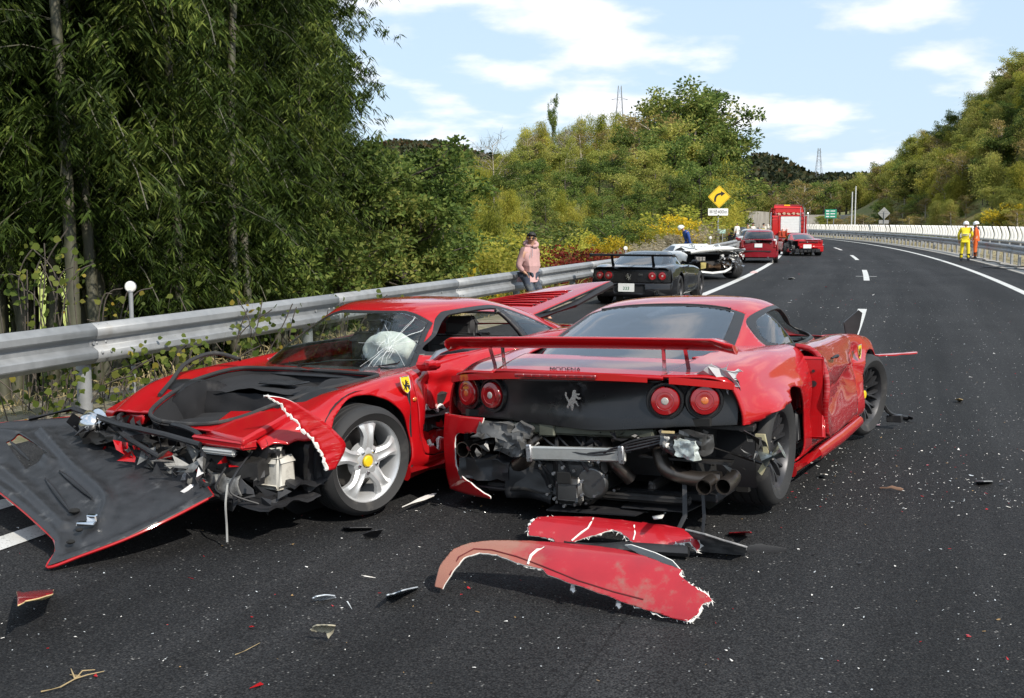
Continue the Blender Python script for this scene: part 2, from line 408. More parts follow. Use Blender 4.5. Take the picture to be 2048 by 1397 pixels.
ALLOY = mat('cast_alloy', (.13, .13, .13), .36, .8, var=.5, dirt=(.06, .055, .05), dirt_amt=(.5, .75), bump=.25, bscale=90)
DARKIRON = mat('dark_iron', (.05, .048, .047), .5, .6, var=.4, dirt=(.17, .12, .08), dirt_amt=(.6, .85), bump=.2, bscale=70)
SILVER = mat('wheel_silver', (.66, .67, .68), .34, .55, var=.08, dirt=(.2, .19, .18), dirt_amt=(.62, .95))
GUNMETAL = mat('gunmetal', (.055, .055, .06), .4, .6, var=.2, dirt=(.2, .19, .18), dirt_amt=(.6, .9))
CHROME = mat('chrome', (.75, .75, .76), .12, 1.0, var=.05)
WHITEPL = mat('white_fibre', (.80, .78, .74), .8, var=.08, bump=.4, bscale=120)
GREYPRIMER = mat('grey_primer', (.42, .42, .44), .6, var=.15)
GALV = mat('galvanised_steel', (.30, .31, .32), .55, .35, var=.10, vscale=9, dirt=(.20, .18, .15), dirt_amt=(.58, .92), dscale=2.2, bump=.08, bscale=120)
REDLENS = mat('red_lens', (.24, .003, .005), .14, var=.1, coat=1.0)
CLEARLENS = mat('clear_lens', (.34, .32, .30), .2, var=.15, coat=1.0, bump=.5, bscale=120)
AMBERLENS = mat('amber_lens', (.50, .13, .03), .2, var=.1, coat=1.0)
YELLOW = mat('enamel_yellow', (.80, .55, .02), .35, var=.06)
WHITEPAINT = mat('white_enamel', (.80, .80, .79), .4, var=.05)
BLACKPAINT = mat('black_enamel', (.012, .012, .012), .4, var=.1)
PLATE = mat('plate_white', (.78, .79, .77), .4, var=.05)
PLATEGREEN = mat('plate_green', (.02, .16, .07), .5, var=.05)
INTERIOR = mat('cabin_black', (.02, .02, .021), .7, var=.3, bump=.2, bscale=150)
TANSEAT = mat('tan_leather', (.32, .20, .10), .6, var=.15)
CLEARGLASS = glass('clear_glass', (.92, .95, .94), ior=1.4, dirt=.05)
TINTGLASS = glass('tinted_glass', (.50, .53, .55), ior=1.6, dirt=.04)
DARKGLASS = glass('dark_glass', (.26, .28, .31), ior=1.9, dirt=.03)
# ================================================================ GROUND, ROAD
RC = np.array([RX - math.cos(RH) / RK, RY + math.sin(RH) / RK]); RR = 1 / RK
def road_inv(x, y):
    dx = x - RC[0]; dy = y - RC[1]; d = np.hypot(dx, dy); t = d - RR
    hd = -np.arctan2(dy, dx); s = (RH - hd) / RK
    hd2 = RH - RK * 170; p = road(170, 0)
    s2 = 170 + (x - p[0]) * math.sin(hd2) + (y - p[1]) * math.cos(hd2); t2 = (x - p[0]) * math.cos(hd2) - (y - p[1]) * math.sin(hd2)
    far = s > 170
    return np.where(far, s2, s), np.where(far, t2, t)
def sstep(a, b, x): u = np.clip((x - a) / (b - a), 0, 1); return u * u * (3 - 2 * u)
def wob(x, y, f, sd=0):
    return np.sin(x * f + 1.3 + sd) * np.cos(y * f * .83 + .7 * sd) + .5 * np.sin(x * f * 2.1 + y * f * 1.7 + sd)
def ground_z(x, y):
    x = np.asarray(x, float); y = np.asarray(y, float); s, t = road_inv(x, y)
    z = np.full(x.shape, -.07)
    z = np.where(t < -3.0, -.07 - 1.75 * sstep(-3.2, -9.5, t) + .06 * wob(x, y, .5), z)       # embankment down to the field
    kn = np.exp(-((x + 6) / 30) ** 2 - ((y - 128) / 46) ** 2)                                  # wooded knoll beside the road
    kn2 = np.exp(-((x - 9) / 9) ** 2 - ((y - 112) / 42) ** 2)
    z = z + np.where(t < -4, (7.0 * kn + 2.6 * kn2) * sstep(-4, -16, t), 0)
    bank = sstep(-3.0, -7.5, t) * sstep(26, 50, s) * (1 - sstep(170, 230, s)) * 1.9           # grassy bank rises beyond the grove
    z = z + np.where(t < -3.0, bank, 0)
    hill = sstep(25, 62, t) * 27 * sstep(60, 150, s) * (1 - .85 * sstep(175, 300, s)) + sstep(24, 27, t) * .8
    z = np.where(t > 23, z + hill + .5 * wob(x, y, .11, 2) * sstep(26, 40, t), z)
    d = np.hypot(x, y); far = sstep(330, 700, d)
    ang = np.degrees(np.arctan2(x, y))
    ridge = 34 * np.exp(-((ang + 5) / 7.5) ** 2) + 25 * np.exp(-((ang - 12.0) / 2.8) ** 2) + 12 * np.exp(-((ang - 16.8) / 2.2) ** 2) + 8 * np.exp(-((ang - 26) / 6) ** 2) + 10 * np.exp(-((ang + 24) / 10) ** 2) + 8
    ridge = ridge + 1.2 * wob(ang, ang * .3, .9, 3)
    z = z * (1 - far) + far * ridge * (d / 560.0) ** .25 * (1 - .9 * sstep(900, 1600, d))
    return z
def ground_mesh():
    u = np.linspace(-1, 1, 241); ax = np.sinh(u * 6.3) / math.sinh(6.3) * 4200
    xs = ax + 6; uy = np.linspace(-.55, 1, 330); ys = np.sinh(uy * 5.2) / math.sinh(5.2) * 4200 + 14
    X, Y = np.meshgrid(xs, ys); Z = ground_z(X, Y)
    return (np.stack([X, Y, Z], -1).reshape(-1, 3), grid(np.zeros((len(ys), len(xs), 3)))[1])
def mat_ground():
    m, t, b = node_mat('grass_earth'); L = t.links.new
    geo = _n(t, 'ShaderNodeNewGeometry')
    def nz(sc, det=5):
        n = _n(t, 'ShaderNodeTexNoise'); L(geo.outputs['Position'], n.inputs['Vector']); n.inputs['Scale'].default_value = sc; n.inputs['Detail'].default_value = det; return n.outputs[0]
    c = _ramp(t, nz(.25), .35, .65, (.10, .13, .02), (.17, .15, .045)); c = _ramp(t, nz(2.2, 8), .5, .72, c, (.22, .17, .08))
    c = _ramp(t, nz(9, 6), .55, .75, c, (.05, .06, .012))
    L(c, b.inputs['Base Color']); b.inputs['Roughness'].default_value = .95; _bump(t, b, nz(14, 8), .8, .06); return m
ground = structure('ground', flip(ground_mesh()) if False else ground_mesh(), mat_ground(), smooth=80)

MEADOW = mat('sunny_meadow', (.30, .36, .07), .95, var=.25, vscale=.6, dirt=(.40, .36, .12), dirt_amt=(.45, .7), dscale=.25, bump=.6, bscale=3, bdist=.05)  # strong sunlight on the field is put into this brighter grass colour
_xs = np.linspace(0, 1, 40); _ys = np.linspace(29, 84, 50); _X, _Y = np.meshgrid(_xs, _ys); _X = (-.17 * _Y - 3.0) - _X * 50
structure('meadow', (np.stack([_X, _Y, ground_z(_X, _Y) + .12], -1).reshape(-1, 3), grid(np.zeros((50, 40, 3)))[1]), MEADOW, smooth=80)
def strip(s0, s1, t0, t1, z, step=2.0, nt_=1, z1=None):
    n = max(2, int(abs(s1 - s0) / step) + 1); rows = []
    for s in np.linspace(s0, s1, n):
        rows.append([road(s, t, z if z1 is None else z + (z1 - z) * k / nt_) for k, t in enumerate(np.linspace(t0, t1, nt_ + 1))])
    return flip(grid(rows))
def slab_strip(s0, s1, prof, step=2.0):
    """sweep a (t, z) cross-section along the road"""
    n = max(2, int(abs(s1 - s0) / step) + 1)
    return grid([[road(s, t, z) for t, z in prof] for s in np.linspace(s0, s1, n)])
def mat_asphalt():
    m, t, b = node_mat('asphalt'); L = t.links.new
    geo = _n(t, 'ShaderNodeNewGeometry')
    def nz(sc, det=4, rg=.55):
        n = _n(t, 'ShaderNodeTexNoise'); L(geo.outputs['Position'], n.inputs['Vector']); n.inputs['Scale'].default_value = sc; n.inputs['Detail'].default_value = det; n.inputs['Roughness'].default_value = rg; return n.outputs[0]
    vo = _n(t, 'ShaderNodeTexVoronoi'); L(geo.outputs['Position'], vo.inputs['Vector']); vo.inputs['Scale'].default_value = 105
    base = _ramp(t, nz(.35, 5), .35, .68, (.020, .021, .023), (.040, .041, .043))
    base = _ramp(t, nz(3.0, 7, .7), .58, .8, base, (.042, .042, .042))
    # single stones of the open-graded mix: dark binder between, paler aggregate on top
    sh = _n(t, 'ShaderNodeSeparateColor'); L(vo.outputs['Color'], sh.inputs[0])
    st = _ramp(t, sh.outputs[0], .55, 1.0); k = _n(t, 'ShaderNodeMath', operation='MULTIPLY'); L(st, k.inputs[0]); k.inputs[1].default_value = .55
    mx = _n(t, 'ShaderNodeMix', data_type='RGBA'); L(k.outputs[0], mx.inputs[0]); L(base, mx.inputs[6]); mx.inputs[7].default_value = (.075, .072, .069, 1)
    sp = _ramp(t, sh.outputs[1], .987, .994); mx2 = _n(t, 'ShaderNodeMix', data_type='RGBA'); L(sp, mx2.inputs[0]); L(mx.outputs[2], mx2.inputs[6]); mx2.inputs[7].default_value = (.20, .195, .185, 1)
    dk = _ramp(t, vo.outputs['Distance'], .35, .75); mx3 = _n(t, 'ShaderNodeMix', data_type='RGBA'); L(dk, mx3.inputs[0]); L(mx2.outputs[2], mx3.inputs[6]); mx3.inputs[7].default_value = (.012, .012, .013, 1)
    # stains and rubbed tyre marks
    stn = _ramp(t, nz(.9, 6, .6), .62, .78); mx4 = _n(t, 'ShaderNodeMix', data_type='RGBA'); k2 = _n(t, 'ShaderNodeMath', operation='MULTIPLY'); L(stn, k2.inputs[0]); k2.inputs[1].default_value = .45
    L(k2.outputs[0], mx4.inputs[0]); L(mx3.outputs[2], mx4.inputs[6]); mx4.inputs[7].default_value = (.015, .015, .016, 1)
    # wheel tracks, paving joint and long dust streaks follow the lanes
    at = _n(t, 'ShaderNodeAttribute', attribute_name='lane'); sx = _n(t, 'ShaderNodeSeparateXYZ'); L(at.outputs['Vector'], sx.inputs[0])
    w = _n(t, 'ShaderNodeMath', operation='MULTIPLY_ADD'); L(sx.outputs[1], w.inputs[0]); w.inputs[1].default_value = 2 * math.pi / 1.85; w.inputs[2].default_value = -2 * math.pi * 1.05 / 1.85
    cs = _n(t, 'ShaderNodeMath', operation='COSINE'); L(w.outputs[0], cs.inputs[0])
    cv = _n(t, 'ShaderNodeCombineXYZ'); s1 = _n(t, 'ShaderNodeMath', operation='MULTIPLY'); L(sx.outputs[0], s1.inputs[0]); s1.inputs[1].default_value = .06; L(s1.outputs[0], cv.inputs[0]); L(sx.outputs[1], cv.inputs[1])
    ns = _n(t, 'ShaderNodeTexNoise'); L(cv.outputs[0], ns.inputs['Vector']); ns.inputs['Scale'].default_value = 2.2; ns.inputs['Detail'].default_value = 6; ns.inputs['Roughness'].default_value = .62
    sm = _n(t, 'ShaderNodeMath', operation='MULTIPLY_ADD'); L(cs.outputs[0], sm.inputs[0]); sm.inputs[1].default_value = -.10; L(ns.outputs[0], sm.inputs[2])
    br = _n(t, 'ShaderNodeMapRange'); L(sm.outputs[0], br.inputs[0]); br.inputs[1].default_value = .3; br.inputs[2].default_value = .75; br.inputs[3].default_value = .58; br.inputs[4].default_value = 1.2
    jt = _n(t, 'ShaderNodeMath', operation='ADD'); L(sx.outputs[1], jt.inputs[0]); jt.inputs[1].default_value = -3.42; ja = _n(t, 'ShaderNodeMath', operation='ABSOLUTE'); L(jt.outputs[0], ja.inputs[0]); jr = _n(t, 'ShaderNodeMapRange'); L(ja.outputs[0], jr.inputs[0]); jr.inputs[1].default_value = .003; jr.inputs[2].default_value = .009; jr.inputs[3].default_value = .6; jr.inputs[4].default_value = 1
    bj = _n(t, 'ShaderNodeMath', operation='MULTIPLY'); L(br.outputs[0], bj.inputs[0]); L(jr.outputs[0], bj.inputs[1])
    hs = _n(t, 'ShaderNodeVectorMath', operation='SCALE'); L(mx4.outputs[2], hs.inputs[0]); L(bj.outputs[0], hs.inputs['Scale'])
    L(hs.outputs[0], b.inputs['Base Color']); b.inputs['Roughness'].default_value = .80; b.inputs['Specular IOR Level'].default_value = .16
    inv = _n(t, 'ShaderNodeMath', operation='SUBTRACT'); inv.inputs[0].default_value = 1; L(vo.outputs['Distance'], inv.inputs[1])
    _bump(t, b, inv.outputs[0], .55, .006); return m
ASPHALT = mat_asphalt()
def lane_attr(o):
    n = len(o.data.vertices); co = np.zeros(n * 3, np.float32); o.data.vertices.foreach_get('co', co); co = co.reshape(-1, 3); s_, t_ = road_inv(co[:, 0].astype(float), co[:, 1].astype(float))
    a = o.data.attributes.new('lane', 'FLOAT_VECTOR', 'POINT'); a.data.foreach_set('vector', np.c_[s_, t_, 0 * s_].astype(np.float32).ravel())
lane_attr(structure('road', slab_strip(-40, 420, [(-2.0, -.16), (-2.0, 0), (8.7, 0), (8.7, -.16)]), ASPHALT, smooth=30))
lane_attr(structure('opposite_road', slab_strip(20, 420, [(13.2, -.16), (13.2, 0), (23.6, 0), (23.6, -.16)], 4), ASPHALT, smooth=30))
VERGE = mat('gravel_verge', (.23, .20, .155), .95, var=.35, vscale=3, dirt=(.10, .105, .035), dirt_amt=(.45, .7), dscale=1.4, bump=.8, bscale=25, bdist=.03)
structure('verge_left', slab_strip(-30, 260, [(-2.0, -.02), (-2.3, .02), (-3.4, -.01), (-4.2, -.35)], 2), VERGE)
CONC = mat('kerb_concrete', (.33, .31, .28), .9, var=.2, vscale=2, dirt=(.13, .12, .085), dirt_amt=(.5, .75), dscale=.9, bump=.3, bscale=30)
structure('median', slab_strip(-30, 320, [(8.7, -.1), (8.7, .03), (9.25, .045), (9.3, .02), (13.2, .02), (13.2, -.1)], 2), CONC)
MEDGRASS = mat('dry_median_grass', (.26, .22, .10), .95, var=.4, vscale=4, dirt=(.30, .25, .17), dirt_amt=(.4, .65), dscale=1.0, bump=.8, bscale=20, bdist=.03)
structure('median_ground', slab_strip(20, 300, [(9.75, .021), (9.9, .05), (12.6, .05), (12.8, .021)], 2), MEDGRASS)
def mat_line():
    m, t, b = node_mat('line_paint'); L = t.links.new
    geo = _n(t, 'ShaderNodeNewGeometry')
    def nz(sc, det=6):
        n = _n(t, 'ShaderNodeTexNoise'); L(geo.outputs['Position'], n.inputs['Vector']); n.inputs['Scale'].default_value = sc; n.inputs['Detail'].default_value = det; return n.outputs[0]
    c = _ramp(t, nz(5), .3, .7, (.50, .50, .48), (.62, .62, .60)); c = _ramp(t, nz(90, 4), .60, .68, c, (.16, .16, .155)); c = _ramp(t, nz(1.5), .55, .8, c, (.42, .41, .39))
    L(c, b.inputs['Base Color']); b.inputs['Roughness'].default_value = .7; _bump(t, b, nz(110, 3), .4, .004); return m
LINE = mat_line()
structure('edge_line_left', strip(-9, 200, -.1, .1, .005), LINE, smooth=0)
structure('edge_line_left_inner', strip(-2.5, 1.15, -.73, -.55, .005), LINE, smooth=0)
structure('edge_line_right', strip(-20, 230, 2 * LANE - .1, 2 * LANE + .1, .005), LINE, smooth=0)
for i, s in enumerate(range(-29, 220, 20)):
    structure('lane_dash', strip(s + .3, s + 8.4, LANE - .085, LANE + .085, .005), LINE, smooth=0)
structure('survey_tick', strip(34.0, 34.15, LANE - .32, LANE + .32, .007), LINE, smooth=0)
SKID = mat('rubbed_asphalt', (.085, .085, .088), .85, var=.3, vscale=9, dirt=(.035, .035, .037), dirt_amt=(.35, .6), dscale=5, bump=.3, bscale=150)

# ================================================================ GUARDRAILS
W_PROF = [(0, .822), (.018, .822), (.030, .812), (.070, .782), (.076, .772), (.076, .722), (.070, .712), (.026, .682), (.020, .674), (.020, .620), (.026, .612), (.070, .582), (.076, .572), (.076, .522), (.070, .512), (.030, .482), (.018, .472), (0, .472)]
def rail_section(s0, s1, t, side, lap=.0):
    """one beam length; side=+1: corrugations face right (towards +t)"""
    n = 5; rows = []
    for s in np.linspace(s0, s1, n):
        rows.append([road(s, t + side * (o + lap), z) for o, z in W_PROF])
    m = grid(rows); return m if side > 0 else flip(m)
def guardrail(name, label, s0, s1, t, side, seglen, post_every, post_kind):
    root = thing(name, label, 'guardrail', road(s0, t))
    o0 = np.array(root.location)
    k = 0; s = s0
    while s < s1:
        e = min(s + seglen, s1)
        obj('beam', move(rail_section(s, e + .22, t, side, .004 * (k % 2)), -o0), GALV, root, solid=.0045, smooth=22); k += 1; s = e
    n = int((s1 - s0) / post_every)
    pm = {}
    for i in range(n + 1):
        s = s0 + .9 + i * post_every
        p = road(s, t - side * .085) - o0
        key = post_kind
        if key not in pm:
            if key == 'pipe': q = join(lathe([(.001, -.3), (.0645, -.3), (.0645, .80), (.058, .806), (.001, .806)], 14))
            else: q = box((0, 0, .28), (.10, .10, .92), .01)
            pm[key] = to_mesh('post', q); pm[key].materials.append(GALV)
        po = obj('post', pm[key], GALV, root, smooth=40); po.location = p
        if i < (8 if side > 0 else 4):
            if 'br' not in pm:
                pm['br'] = to_mesh('bracket', join(box((0, .06, .648), (.09, .10, .07), .006), lathe([(.001, 0), (.018, 0), (.018, .012), (.001, .014)], 6, 'y', (0, .115, .648))))
                pm['br'].materials.append(GALV)
            b = obj('bracket', pm['br'], GALV, po); b.rotation_euler = (0, 0, -road_heading(s) - math.pi / 2 * side)
    return root
RAIL_T = -2.32
gl = guardrail('guardrail', 'galvanised steel guardrail along the left shoulder behind the wrecked cars', -9, 150, RAIL_T, 1, 4.3, 4.0, 'pipe')
gr = guardrail('guardrail', 'galvanised guardrail on the central reservation below the white glare blades', 28, 172, 9.62, -1, 6.0, 2.0, 'box')
# bolts on the near beam joints
bolt = to_mesh('bolt', ball((0, 0, 0), (.016, .016, .016), 8, 5)); bolt.materials.append(GALV)
for k in range(1, 6):
    for ds in (.05, .17):
        for z, off in ((.806, .036), (.648, .024), (.565, .085)):
            b = obj('bolt', bolt, GALV, gl); b.location = road(-9 + 4.3 * k + ds, RAIL_T + off, z) - np.array(gl.location)

# anti-glare blades on the central reservation
gs = thing('glare_screen', 'long row of white curved anti-glare blades above the central guardrail', 'screen', road(34, 10.9))
og = np.array(gs.location)
SLAT = mat('white_blade', (.80, .79, .76), .5, var=.06, vscale=3, dirt=(.5, .46, .40), dirt_amt=(.55, .85))
zz = np.linspace(0, 1, 9); off = .10 * np.sin(zz * math.pi * 1.05 + .5)
rows = [[np.array([-.075 - .03 * (1 - z) + o * .9, .012 * math.sin(6 * z), .84 + .70 * z]), np.array([.0 + o * .9, .035, .84 + .70 * z]), np.array([.075 + .015 * z + o * .9, .0, .84 + .70 * z])] for z, o in zip(zz, off)]
bl = to_mesh('blade', grid(rows)); bl.materials.append(SLAT)
rg = random.Random(3)
for i in range(150):
    s = 36 + i * 1.15
    b = obj('blade', bl, SLAT, gs, smooth=60, solid=.03); b.location = road(s, 10.9) - og; b.rotation_euler = (rg.gauss(0, .012), rg.gauss(0, .015), -road_heading(s) + .12 + rg.gauss(0, .03))
n = 40
obj('carrier_rail', move(tube([road(s, 10.9, .82) for s in np.linspace(34, 212, 90)], .045, 8), -og), GALV, gs)
ps = to_mesh('post', box((0, 0, .4), (.08, .08, .84), .008)); ps.materials.append(GALV)
for i in range(60):
    o = obj('post', ps, GALV, gs); o.location = road(35 + i * 3.0, 10.96) - og
# hose / cable lying beside the rail
cp = [road(33 + .5 * i, 9.15 + .12 * math.sin(i * .7) + .05 * math.sin(i * 2.3), .06) for i in range(50)]
cable = obj('cable', tube(smooth_poly(cp, 3, False), .022, 6), BLACKPL); tag(cable, 'black cable lying along the foot of the central guardrail', 'cable')
lp = [road(41.5, 9.2, .06) + np.array([.9 * math.cos(a) + .3 * math.sin(2 * a), .5 * math.sin(a) * 3, .02 * math.sin(3 * a)]) for a in np.linspace(0, 9, 40)]
tag(obj('hose_coil', tube(lp, .025, 6), BLACKPL), 'loose coil of black hose by the central guardrail posts', 'hose')

# delineators behind the left rail
def delineator(px, py, Y, label, r=.055):
    p = at_y(px, py, Y); gz = float(ground_z(p[0], p[1])) - .1
    t = thing('delineator', label, 'delineator', (p[0], p[1], gz), group='white disc delineators along the left guardrail')
    zz = p[2] - gz
    obj('pole', lathe([(.001, 0), (.021, 0), (.021, zz - r), (.026, zz - r + .002), (.026, zz - r * .6), (.001, zz - r * .6)], 10), GALV, t)
    d = obj('reflector', lathe([(.001, -.022), (r * .8, -.02), (r, -.008), (r, .008), (r * .86, .016), (.001, .026)], 24, 'y', (0, 0, zz)), WHITEPL, t)
    obj('rim', lathe([(r * 1.01, -.012), (r * 1.06, 0), (r * 1.01, .012)], 24, 'y', (0, 0, zz)), GALV, d)
delineator(261, 574, 10.9, 'white disc delineator on a grey pole behind the near guardrail', .054)
delineator(1251, 497, 33.0, 'white disc delineator beside the red bush', .06)
delineator(1421, 476, 47.0, 'small white disc delineator in front of the pampas grass', .06)

# ================================================================ SIGNS
def text_mesh(s, size, ext=.002):
    cu = bpy.data.curves.new('txt', 'FONT'); cu.body = s; cu.size = size; cu.extrude = ext; cu.align_x = 'CENTER'; cu.align_y = 'CENTER'
    o = bpy.data.objects.new('txt', cu); COL.objects.link(o)
    dg = bpy.context.evaluated_depsgraph_get(); me = bpy.data.meshes.new_from_object(o.evaluated_get(dg)); me.name = 'lettering'
    bpy.data.objects.remove(o); me.materials.clear(); return me
def put_text(s, size, mat_, parent, loc, rx=math.pi / 2, rz=0.0, ry=0.0, name='lettering', sx=1.0):
    o = obj(name, text_mesh(s, size), mat_, parent, smooth=0); o.location = loc; o.rotation_euler = (rx, ry, rz); o.scale = (sx, 1, 1); return o
SIGNYEL = mat('sign_yellow', (.80, .52, .015), .4, var=.04)
SIGNGREEN = mat('sign_green', (.02, .26, .16), .4, var=.06)
SIGNBACK = mat('sign_back', (.30, .30, .29), .5, .4, var=.1)
def rsq(w, h, r, n=5):
    P = []
    for cx, cy, a0 in ((w / 2 - r, h / 2 - r, 0), (-w / 2 + r, h / 2 - r, 90), (-w / 2 + r, -h / 2 + r, 180), (w / 2 - r, -h / 2 + r, 270)):
        for k in range(n + 1):
            a = R_(a0 + 90 * k / n); P.append((cx + r * math.cos(a), cy + r * math.sin(a)))
    return P
def curve_sign():
    Y = 66.0; p = at_y(1438.5, 394, Y); bz = float(ground_z(p[0], p[1])) - .3
    t = thing('curve_warning_sign', 'yellow diamond sign with black right-bend arrow above a white radius plate', 'road sign', (p[0], p[1], bz)); H = p[2] - bz
    obj('post', lathe([(.001, 0), (.05, 0), (.05, H + .1), (.001, H + .11)], 12), GALV, t).location = (-.03, .09, 0)
    d = rot(prism(rsq(.92, .92, .06), .02, 'xz'), 'Y', R_(45)); obj('diamond_plate', move(d, (0, 0, H)), SIGNYEL, t, smooth=30)
    b = rot(prism(rsq(.86, .86, .05), .004, 'xz'), 'Y', R_(45)); inn = poly_sd(rsq(.82, .82, .045))
    ring = []; o1 = np.array(rsq(.86, .86, .05)); o2 = np.array(rsq(.83, .83, .045)); n = len(o1)
    V = np.concatenate([np.c_[o1[:, 0], np.full(n, -.0125), o1[:, 1]], np.c_[o2[:, 0], np.full(n, -.0125), o2[:, 1]]]); F = [(i, (i + 1) % n, n + (i + 1) % n, n + i) for i in range(n)]
    obj('border_line', move(rot(MK(V, F), 'Y', R_(45)), (0, 0, H)), BLACKPAINT, t, smooth=0)
    c = [(-.24, -.30), (-.22, -.08), (-.12, .08), (.03, .14), (.10, .15)]; cl = smooth_poly(c, 5, False); w = .055; L_ = []; R2 = []
    for i in range(len(cl)):
        d_ = cl[min(i + 1, len(cl) - 1)] - cl[max(i - 1, 0)]; d_ /= np.linalg.norm(d_); nn = np.array([-d_[1], d_[0]]); L_.append(cl[i] + nn * w); R2.append(cl[i] - nn * w)
    arrow = L_ + [np.array([.09, .30]), np.array([.33, .17]), np.array([.11, .0])] + R2[::-1]
    obj('arrow', move(prism(arrow, .004, 'xz'), (0, -.0135, H + .02)), BLACKPAINT, t, smooth=0)
    pl = move(prism(rsq(1.14, .40, .04), .02, 'xz'), (-.05, 0, H - .86)); obj('radius_plate', pl, WHITEPAINT, t, smooth=30)
    put_text('半径400m', .265, BLACKPAINT, t, (-.05, -.013, H - .865), sx=.93)
curve_sign()
def speed_sign():
    Y = 118.0; p = at_y(1467, 418, Y); bz = float(ground_z(p[0], p[1]))
    t = thing('speed_limit_board', 'tall orange board with a red-ringed speed limit disc beyond the diamond sign', 'road sign', (p[0], p[1], bz)); H = p[2] - bz
    obj('panel', move(prism(rsq(.98, 1.5, .05), .06, 'xz'), (0, 0, H)), mat('orange_board', (.85, .42, .03), .45, var=.05), t, smooth=30)
    obj('disc', lathe([(.001, -.008), (.40, -.008), (.40, 0)], 28, 'y', (0, -.035, H + .26)), WHITEPAINT, t)
    obj('ring', lathe([(.30, -.005), (.40, -.005), (.40, .005), (.30, .005)], 28, 'y', (0, -.05, H + .26), closed=True), mat('sign_red', (.55, .02, .02), .4), t)
    put_text('50', .36, mat('sign_blue', (.03, .06, .35), .4), t, (0, -.058, H + .25))
    for sx in (-.3, .3): obj('post', lathe([(.001, 0), (.05, 0), (.05, H), (.001, H)], 10, 'z', (sx, .08, 0)), GALV, t)
speed_sign()
def km_post():
    Y = 66.0; p = at_y(1441, 463, Y); bz = float(ground_z(p[0], p[1])) - .2
    t = thing('kilometre_plate', 'small pale green plate at the foot of the diamond sign', 'road sign', (p[0] + .05, p[1] - .12, bz)); H = p[2] - bz
    obj('panel', move(prism(rsq(.44, .24, .02), .015, 'xz'), (0, 0, H)), mat('pale_green', (.35, .55, .47), .5), t)
    put_text('512.7', .15, WHITEPAINT, t, (0, -.011, H))
    obj('post', lathe([(.001, 0), (.03, 0), (.03, H), (.001, H)], 8, 'z', (.05, .03, 0)), GALV, t)
km_post()
def green_sign():
    Y = 190.0; p = at_y(1661.5, 428, Y); bz = -.1
    t = thing('green_direction_sign', 'green direction sign with three white lines of text beyond the white screen', 'road sign', (p[0], p[1], bz), rz=-.1); H = p[2] - bz
    obj('panel', move(prism(rsq(1.9, 1.45, .06), .06, 'xz'), (0, 0, H)), SIGNGREEN, t)
    for k in range(3):
        z = H + .45 - .45 * k
        obj('text_line', box((-.5, -.034, z), (.5, .006, .2)), WHITEPAINT, t, smooth=0)
        obj('text_line', box((.32, -.034, z), (.75, .006, .14)), WHITEPAINT, t, smooth=0)
    for sx in (.5, -.5): obj('post', lathe([(.001, 0), (.07, 0), (.07, H), (.001, H)], 8, 'z', (sx, .08, 0)), GALV, t)
green_sign()
def back_sign():
    Y = 118.0; p = at_y(1768, 430, Y); 
    t = thing('diamond_sign_back', 'grey back of a diamond sign facing the opposite carriageway', 'road sign', (p[0], p[1], 0)); H = p[2]
    obj('diamond_plate', move(rot(prism(rsq(.9, .9, .06), .02, 'xz'), 'Y', R_(45)), (0, 0, H + .15)), SIGNBACK, t)
    for dz in (-.25, 0, .25): obj('stiffener', box((0, -.025, H + .15 + dz), (.85 - abs(dz) * 1.6, .03, .03)), GALV, t)
    obj('lower_plate', move(prism(rsq(1.0, .36, .03), .02, 'xz'), (0, 0, H - .72)), SIGNBACK, t)
    obj('post', lathe([(.001, 0), (.05, 0), (.05, H + .3), (.001, H + .3)], 10, 'z', (0, -.07, 0)), GALV, t)
back_sign()
for i, (px, py, Y, lb) in enumerate(((1705, 384, 165, 'tall pale pole standing behind the white screen, shorter of two'), (1712, 373, 165, 'tall pale pole standing behind the white screen, taller of two'))):
    p = at_y(px, py, Y); t = thing('light_pole', lb, 'pole', (p[0], p[1], -.1), group='pair of pale poles by the median')
    obj('shaft', lathe([(.001, 0), (.11, 0), (.085, p[2] + .1), (.001, p[2] + .1)], 10), mat('pole_paint', (.62, .62, .60), .5, .2), t)
    obj('base_plate', box((0, 0, .06), (.4, .4, .1), .02), GALV, t)
# concrete retaining walls far down the road
def ret_wall(name, pts, h, label):
    rows = []; P = [np.array([x, y]) for x, y in pts]
    t = thing(name, label, 'wall', (P[0][0], P[0][1], 0))
    o = np.array([P[0][0], P[0][1]])
    for a, b in zip(P[:-1], P[1:]):
        n = max(1, int(np.linalg.norm(b - a) / 5.0))
        for k in range(n):
            p, q = a + (b - a) * (k + .012) / n - o, a + (b - a) * (k + .988) / n - o
            d = (q - p) / np.linalg.norm(q - p); nn = np.array([-d[1], d[0]]) * .2
            pr = [(*(p - nn), -1), (*(q - nn), -1), (*(q + nn), -1), (*(p + nn), -1), (*(p - nn * .7), h), (*(q - nn * .7), h), (*(q + nn * .7), h), (*(p + nn * .7), h)]
            obj('panel', MK(pr, [(0, 1, 5, 4), (1, 2, 6, 5), (2, 3, 7, 6), (3, 0, 4, 7), (4, 5, 6, 7)]), CONCW, t, smooth=0)
CONCW = mat('weathered_concrete', (.36, .34, .31), .9, var=.2, vscale=.5, dirt=(.18, .16, .13), dirt_amt=(.48, .7), dscale=.35, bump=.2, bscale=8)
def W2(px, Y): r = ray(px, 447); return (r[0] / r[1] * Y, Y)
ret_wall('retaining_wall', [W2(1484, 165), W2(1515, 185), W2(1545, 205), W2(1580, 220)], 3.6, 'grey concrete retaining wall behind the queue of cars')
ret_wall('retaining_wall', [W2(1600, 235), W2(1680, 235), W2(1760, 225)], 3.4, 'pale concrete wall beyond the fire engine and green sign')
